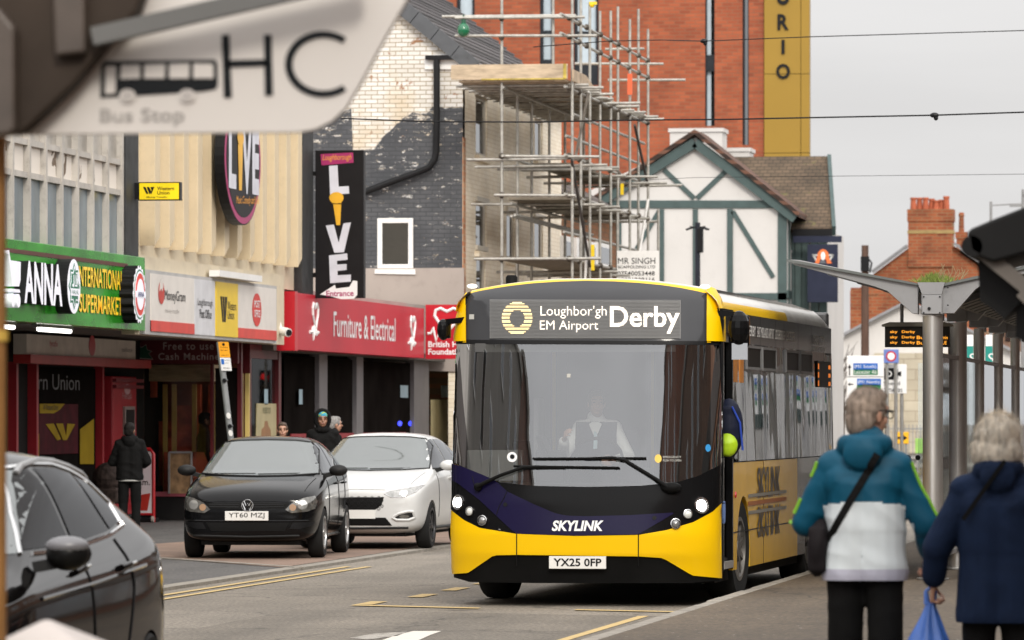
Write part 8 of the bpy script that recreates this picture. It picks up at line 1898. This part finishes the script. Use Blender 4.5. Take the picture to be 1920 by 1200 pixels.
# hanging real-time display
yd = yc_ + 2.2; q = lambda u, v: fy(u, v, yd); f = FY(yd)
T = thing('departure_display', 'hanging electronic departure display with amber rows reading sky Derby', 'display', (q(1718, 0)[0], yd, 2.2))
a, c = q(1659, 651), q(1780, 612)
b = MB(); b.prism(rect(a[0], a[1], c[0], c[1]), -.14, 0, f); b.build('case', mat('display_case', (.045, .042, .038), .5), T)
b = MB(); b.prism([(a[0] - .03, c[1]), (c[0] + .03, c[1]), (c[0] + .03, c[1] + .02), (c[0] - .05, c[1] + .045), (a[0] + .05, c[1] + .045), (a[0] - .03, c[1] + .02)], -.2, .03, f); b.build('hood', mat('case_tan', (.24, .22, .18), .5), T)
M_AMB = lamp('amber_led', (1, .38, .03), 1.0)
for s, u, u1, v in (('sky', 1669, 1683, 626), ('Derby', 1691, 1716, 626), ('sky', 1669, 1683, 636), ('Derby', 1691, 1716, 636), ('Bus Stn', 1719, 1758, 636), ('8 min', 1762, 1777, 636), ('sky', 1669, 1683, 646), ('Derby', 1691, 1716, 646), ('Bus Stn', 1719, 1758, 646), ('DUE', 1762, 1775, 646)):
    p = q(u, v); txt(f, s, p[0], p[1], q(u1, 0)[0] - p[0], .036, M_AMB, T, .006, bold=.012)
b = MB()
for u in (1690, 1750): x = q(u, 0)[0]; b.tube([(x, yd + .08, c[1]), (x, yd + .08, zc(560))], .02, 6)
b.build('hanger', M_ZINC, T)

# ---- black canopy of the nearer shelter, top right
yb = 22.0; q = lambda u, v: fy(u, v, yb); f = FY(yb)
T = thing('black_canopy', 'black shelter canopy end with a grey strut hanging into the top right corner', 'canopy', (q(1880, 0)[0], yb, .12))
M_CAN = mat('canopy_black', (.008, .008, .008), .5, var=.2, spec=.2)
P2 = lambda l: [q(u, v) for u, v in l]
b = MB(); b.prism(P2([(1813, 436), (1822, 428), (1870, 408), (2100, 318), (2100, 420), (1940, 470), (1862, 492), (1836, 482), (1818, 470)]), -1.2, 0, f); b.build('canopy_edge', M_CAN, T, bevel=.012)
b = MB(); b.tube([q_ for q_ in (f.p(*q(1822, 462), .0), f.p(*q(1822, 462), -1.2))], .045, 12); b.build('end_roller', M_CAN, T)
b = MB(); b.bar(f.p(*q(1838, 470), -.1), f.p(*q(1935, 548), -.1), .06, .10, up=(0, 1, 0)); b.bar(f.p(*q(1915, 545), -.05), f.p(*q(1990, 620), -.05), .06, .08, up=(0, 1, 0)); b.build('strut', mat('strut_taupe', (.16, .14, .12), .5), T)
b = MB(); b.prism(P2([(1827, 474), (1862, 490), (1900, 520), (1921, 535), (1912, 560), (1888, 586), (1876, 598), (1873, 592), (1852, 575), (1832, 563)]), -.5, -.2, f); b.build('drop_panel', M_CAN, T)
b = MB(); b.prism(P2([(1900, 560), (1915, 548), (2000, 590), (2000, 690), (1916, 640), (1898, 630)]), -.6, -.25, f); b.build('drop_panel', M_CAN, T)
b = MB(); b.prism(P2([(1884, 540), (1990, 500), (1990, 530), (1900, 560)]), -.9, -.6, f); b.build('beam', M_CAN, T)
p = q(2010, 500); b = MB(); b.tube([(p[0], yb + .5, .12), (p[0], yb + .5, p[1])], .06, 12); b.build('post', M_CAN, T)

# ---- bus stop flag, near top left
yf = 14.7; q = lambda u, v: fy(u, v, yf); f = FY(yf); P2 = lambda l: [q(u, v) for u, v in l]
T = thing('bus_stop_sign', 'large white bus stop flag lettered HC with a bus symbol, close and out of focus', 'sign', (q(4, 0)[0], yf, .12))
b = MB(); b.prism(P2([(0, 256), (40, 253), (560, 249), (592, 243), (622, 228), (648, 204), (680, 150), (720, 75), (772, -15), (772, -60), (-30, -60), (-30, 256)]), -.03, 0, f); b.build('panel', mat('flag_white', (.66, .625, .59), .45, var=.02), T, bevel=.004)
M_FB = mat('flag_black', (.010, .012, .014), .5)
b = MB()
for l in ([(416, 66), (430, 65), (435, 183), (420, 184)], [(495, 65), (509, 65), (512, 179), (497, 180)], [(426, 113), (503, 111), (503, 124), (426, 127)]): b.prism(P2(l), 0, .004, f)
b.build('letter', M_FB, T)
out_ = []; inn = []
for i in range(25):
    a = 52 + (308 - 52) * i / 24; out_.append((606 + 73 * math.cos(rad(a)) * .98, 120.5 - 62.5 * math.sin(rad(a)))); inn.append((607 + 58 * math.cos(rad(a)) * 1.0, 120.5 - 49.5 * math.sin(rad(a))))
b = MB(); n = 25; b.add([f.p(*q(u, v), .004) for u, v in out_ + inn], [(i, i + 1, n + i + 1, n + i) for i in range(24)]); b.build('letter', M_FB, T)
flat(f, 'bus_symbol', P2([(190, 122), (196, 115), (402, 112), (408, 118), (409, 160), (404, 168), (380, 172), (188, 184)]), .003, M_FB, T)
b = MB()
for l in ([(198, 124), (218, 124), (217, 175), (198, 177)], [(228, 122), (263, 121), (263, 147), (226, 148)], [(271, 121), (311, 120), (309, 147), (271, 147)], [(318, 120), (356, 119), (355, 147), (318, 147)], [(363, 119), (400, 120), (401, 147), (363, 147)]): b.prism(P2(l), .003, .006, f)
M_FW = mat('flag_white', (.66, .625, .59), .45); b.build('symbol_windows', M_FW, T)
for u in (240, 352): 
    flat(f, 'symbol_wheel', oval(*q(u, 180), 16 * yf / F, 13 * yf / F, 24), .009, M_FW, T); flat(f, 'symbol_tyre', oval(*q(u, 178), 11 * yf / F, 10 * yf / F, 20), .012, mat('flag_grey', (.5, .47, .45), .5), T)
p = q(188, 237); txt(f, 'Bus Stop', p[0], p[1], 165 * yf / F, 34 * yf / F, mat('flag_pale_print', (.36, .34, .32), .5), T, .004, bold=.01)
M_BRN = mat('bracket_brown', (.045, .033, .025), .6, var=.3, scale=3); M_BR2 = mat('bracket_taupe', (.085, .066, .054), .5, var=.3, scale=4)
b = MB(); b.prism(P2([(-30, 256), (-30, -60), (300, -60), (268, 30), (235, 62), (197, 110), (150, 165), (58, 252)]), .02, .10, f); b.build('bracket_cover', M_BRN, T, bevel=.01)
b = MB(); b.prism(P2([(-30, 258), (-30, 30), (20, 20), (52, 60), (52, 250), (40, 258)]), .10, .16, f); b.build('mount_box', M_BR2, T, bevel=.01)
b = MB(); b.prism(P2([(118, -60), (180, -60), (182, 105), (125, 112)]), .10, .15, f); b.build('clamp', M_BR2, T, bevel=.01)
b = MB(); b.bar(f.p(*q(196, 75), .13), f.p(*q(700, -40), .13), .05, .055, up=(0, 1, 0)); b.build('rail', mat('rail_grey', (.13, .13, .125), .5, var=.1), T)
x_ = q(0, 0)[0]; b = MB(); b.tube([(x_ - .030, yf + .05, .12), (x_ - .030, yf + .05, 3.4)], .036, 12); b.build('post', mat('brown_post', (.28, .14, .045), .5, var=.25), T, smooth=60)
b = MB(); b.tube([(x_ - .028, yf + .05, 1.93), (x_ - .028, yf + .05, 1.96)], .040, 12); b.build('post_band', mat('band_yellow', (.6, .4, .08), .5), T)
# pale lid of a litter bin below
yl = 15.0; p0, p1, p2 = (onY(u, v, yl) for u, v in ((75, 1158), (10, 1186), (205, 1212)))
T = thing('litter_bin', 'pale pointed lid of a litter bin at the bottom left corner', 'bin', (p0.x + .03, yl, .12))
zt_ = p0.z; cx_, cy_ = p0.x + .02, yl
b = MB(); hw = .17; zl = zt_ - .085; b.add([(cx_ - hw + .06, cy_ - hw, zl + .02), (cx_ + hw, cy_ - hw, zl - .01), (cx_ + hw, cy_ + hw, zl), (cx_ - hw + .06, cy_ + hw, zl + .02), (cx_, cy_, zt_), (cx_ - hw + .06, cy_ - hw, zl - .04), (cx_ + hw, cy_ - hw, zl - .05), (cx_ + hw, cy_ + hw, zl - .05), (cx_ - hw + .06, cy_ + hw, zl - .04)], [(0, 1, 4), (1, 2, 4), (2, 3, 4), (3, 0, 4), (0, 5, 6, 1), (1, 6, 7, 2), (2, 7, 8, 3), (3, 8, 5, 0)]); b.build('lid', mat('lid_cream', (.55, .50, .47), .5), T, bevel=.015)
b = MB(); b.box((cx_ - .09, cy_ - .15, .12), (cx_ + .15, cy_ + .15, zl - .06)); b.build('bin_body', M_BLACK, T, bevel=.02)

# ---- things outside the shops
ya = YR - 1.6; q = lambda u, v: fy(u, v, ya); f = FY(ya); a, c = q(262, 966), q(288, 842)
T = thing('pavement_board', 'white pavement sign board in a rounded red tube frame by the cash machine', 'sign', ((a[0] + c[0]) / 2, ya, .03))
w0 = c[0] - .42
b = MB(); b.tube([f.p(w0, .10), f.p(w0, c[1] - .08), f.p(w0 + .06, c[1]), f.p(c[0] - .06, c[1]), f.p(c[0], c[1] - .08), f.p(c[0], .03)], .028, 8); b.tube([f.p(w0, .16), f.p(c[0], .16)], .022, 8); b.build('frame', mat('frame_red', (.50, .015, .02), .3), T, smooth=60)
b = MB(); b.prism(rect(w0 + .03, .18, c[0] - .03, c[1] - .04), -.01, .01, f); b.build('panel', M_PWHITE, T)
txt(f, 'gram.', w0 + .06, .60, .30, .10, M_PBLACK, T, .014, bold=.01); flat(f, 'red_mark', [(w0 + .1, .22), (c[0] - .1, .22), (c[0] - .05, .50), (w0 + .12, .46)], .014, mat('globe_red', (.50, .035, .02), .4), T)
b = MB(); b.box((w0 - .05, ya - .05, .03), (c[0] + .02, ya + .35, .10)); b.build('base', M_BLACK, T, bevel=.02)
for x in (w0 + .02, c[0]): b = MB(); b.lathe([(0, -.02), (.05, -.02), (.05, .02), (0, .02)], 14, Matrix.Translation((x, ya - .06, .08)) @ Matrix.Rotation(rad(90), 4, 'Y')); b.build('wheel', mat('pale_wheel', (.4, .36, .32), .5), T)
# pushchair beside the person at the cash machine
g = onZ(196, 990, .03); gx, gy = g.x, g.y + .3
T = thing('pushchair', 'dark pushchair with a patterned cover beside the person at the cash machine', 'pushchair', (gx, gy, .03))
b = MB(); b.tube([(gx - .25, gy - .3, .2), (gx - .2, gy + .1, .6), (gx - .1, gy + .35, 1.02), (gx + .2, gy + .35, 1.02), (gx + .2, gy + .1, .6), (gx + .25, gy - .3, .2)], .016, 7); b.tube([(gx - .22, gy + .35, .15), (gx - .2, gy + .0, .6)], .014, 6); b.tube([(gx + .22, gy + .35, .15), (gx + .2, gy + .0, .6)], .014, 6); b.build('frame', mat('frame_silver', (.35, .35, .35), .3, .7), T, smooth=60)
b = MB(); b.ell((0, 0, 0), (.24, .30, .26), 18, Matrix.Translation((gx, gy - .05, .78))); b.box((gx - .2, gy - .3, .4), (gx + .2, gy + .15, .65)); b.build('seat', mat('cover_dark', (.04, .028, .024), .8, var=.6, scale=14), T, bevel=.04)
for sx in (-.25, .25):
    for dy in (-.3, .36): b = MB(); b.lathe([(.06, -.02), (.10, -.02), (.105, 0), (.10, .02), (.06, .02)], 18, Matrix.Translation((gx + sx, gy + dy, .135)) @ Matrix.Rotation(rad(90), 4, 'Y'), closed=True); b.build('wheel', M_RUBBER, T, smooth=40)
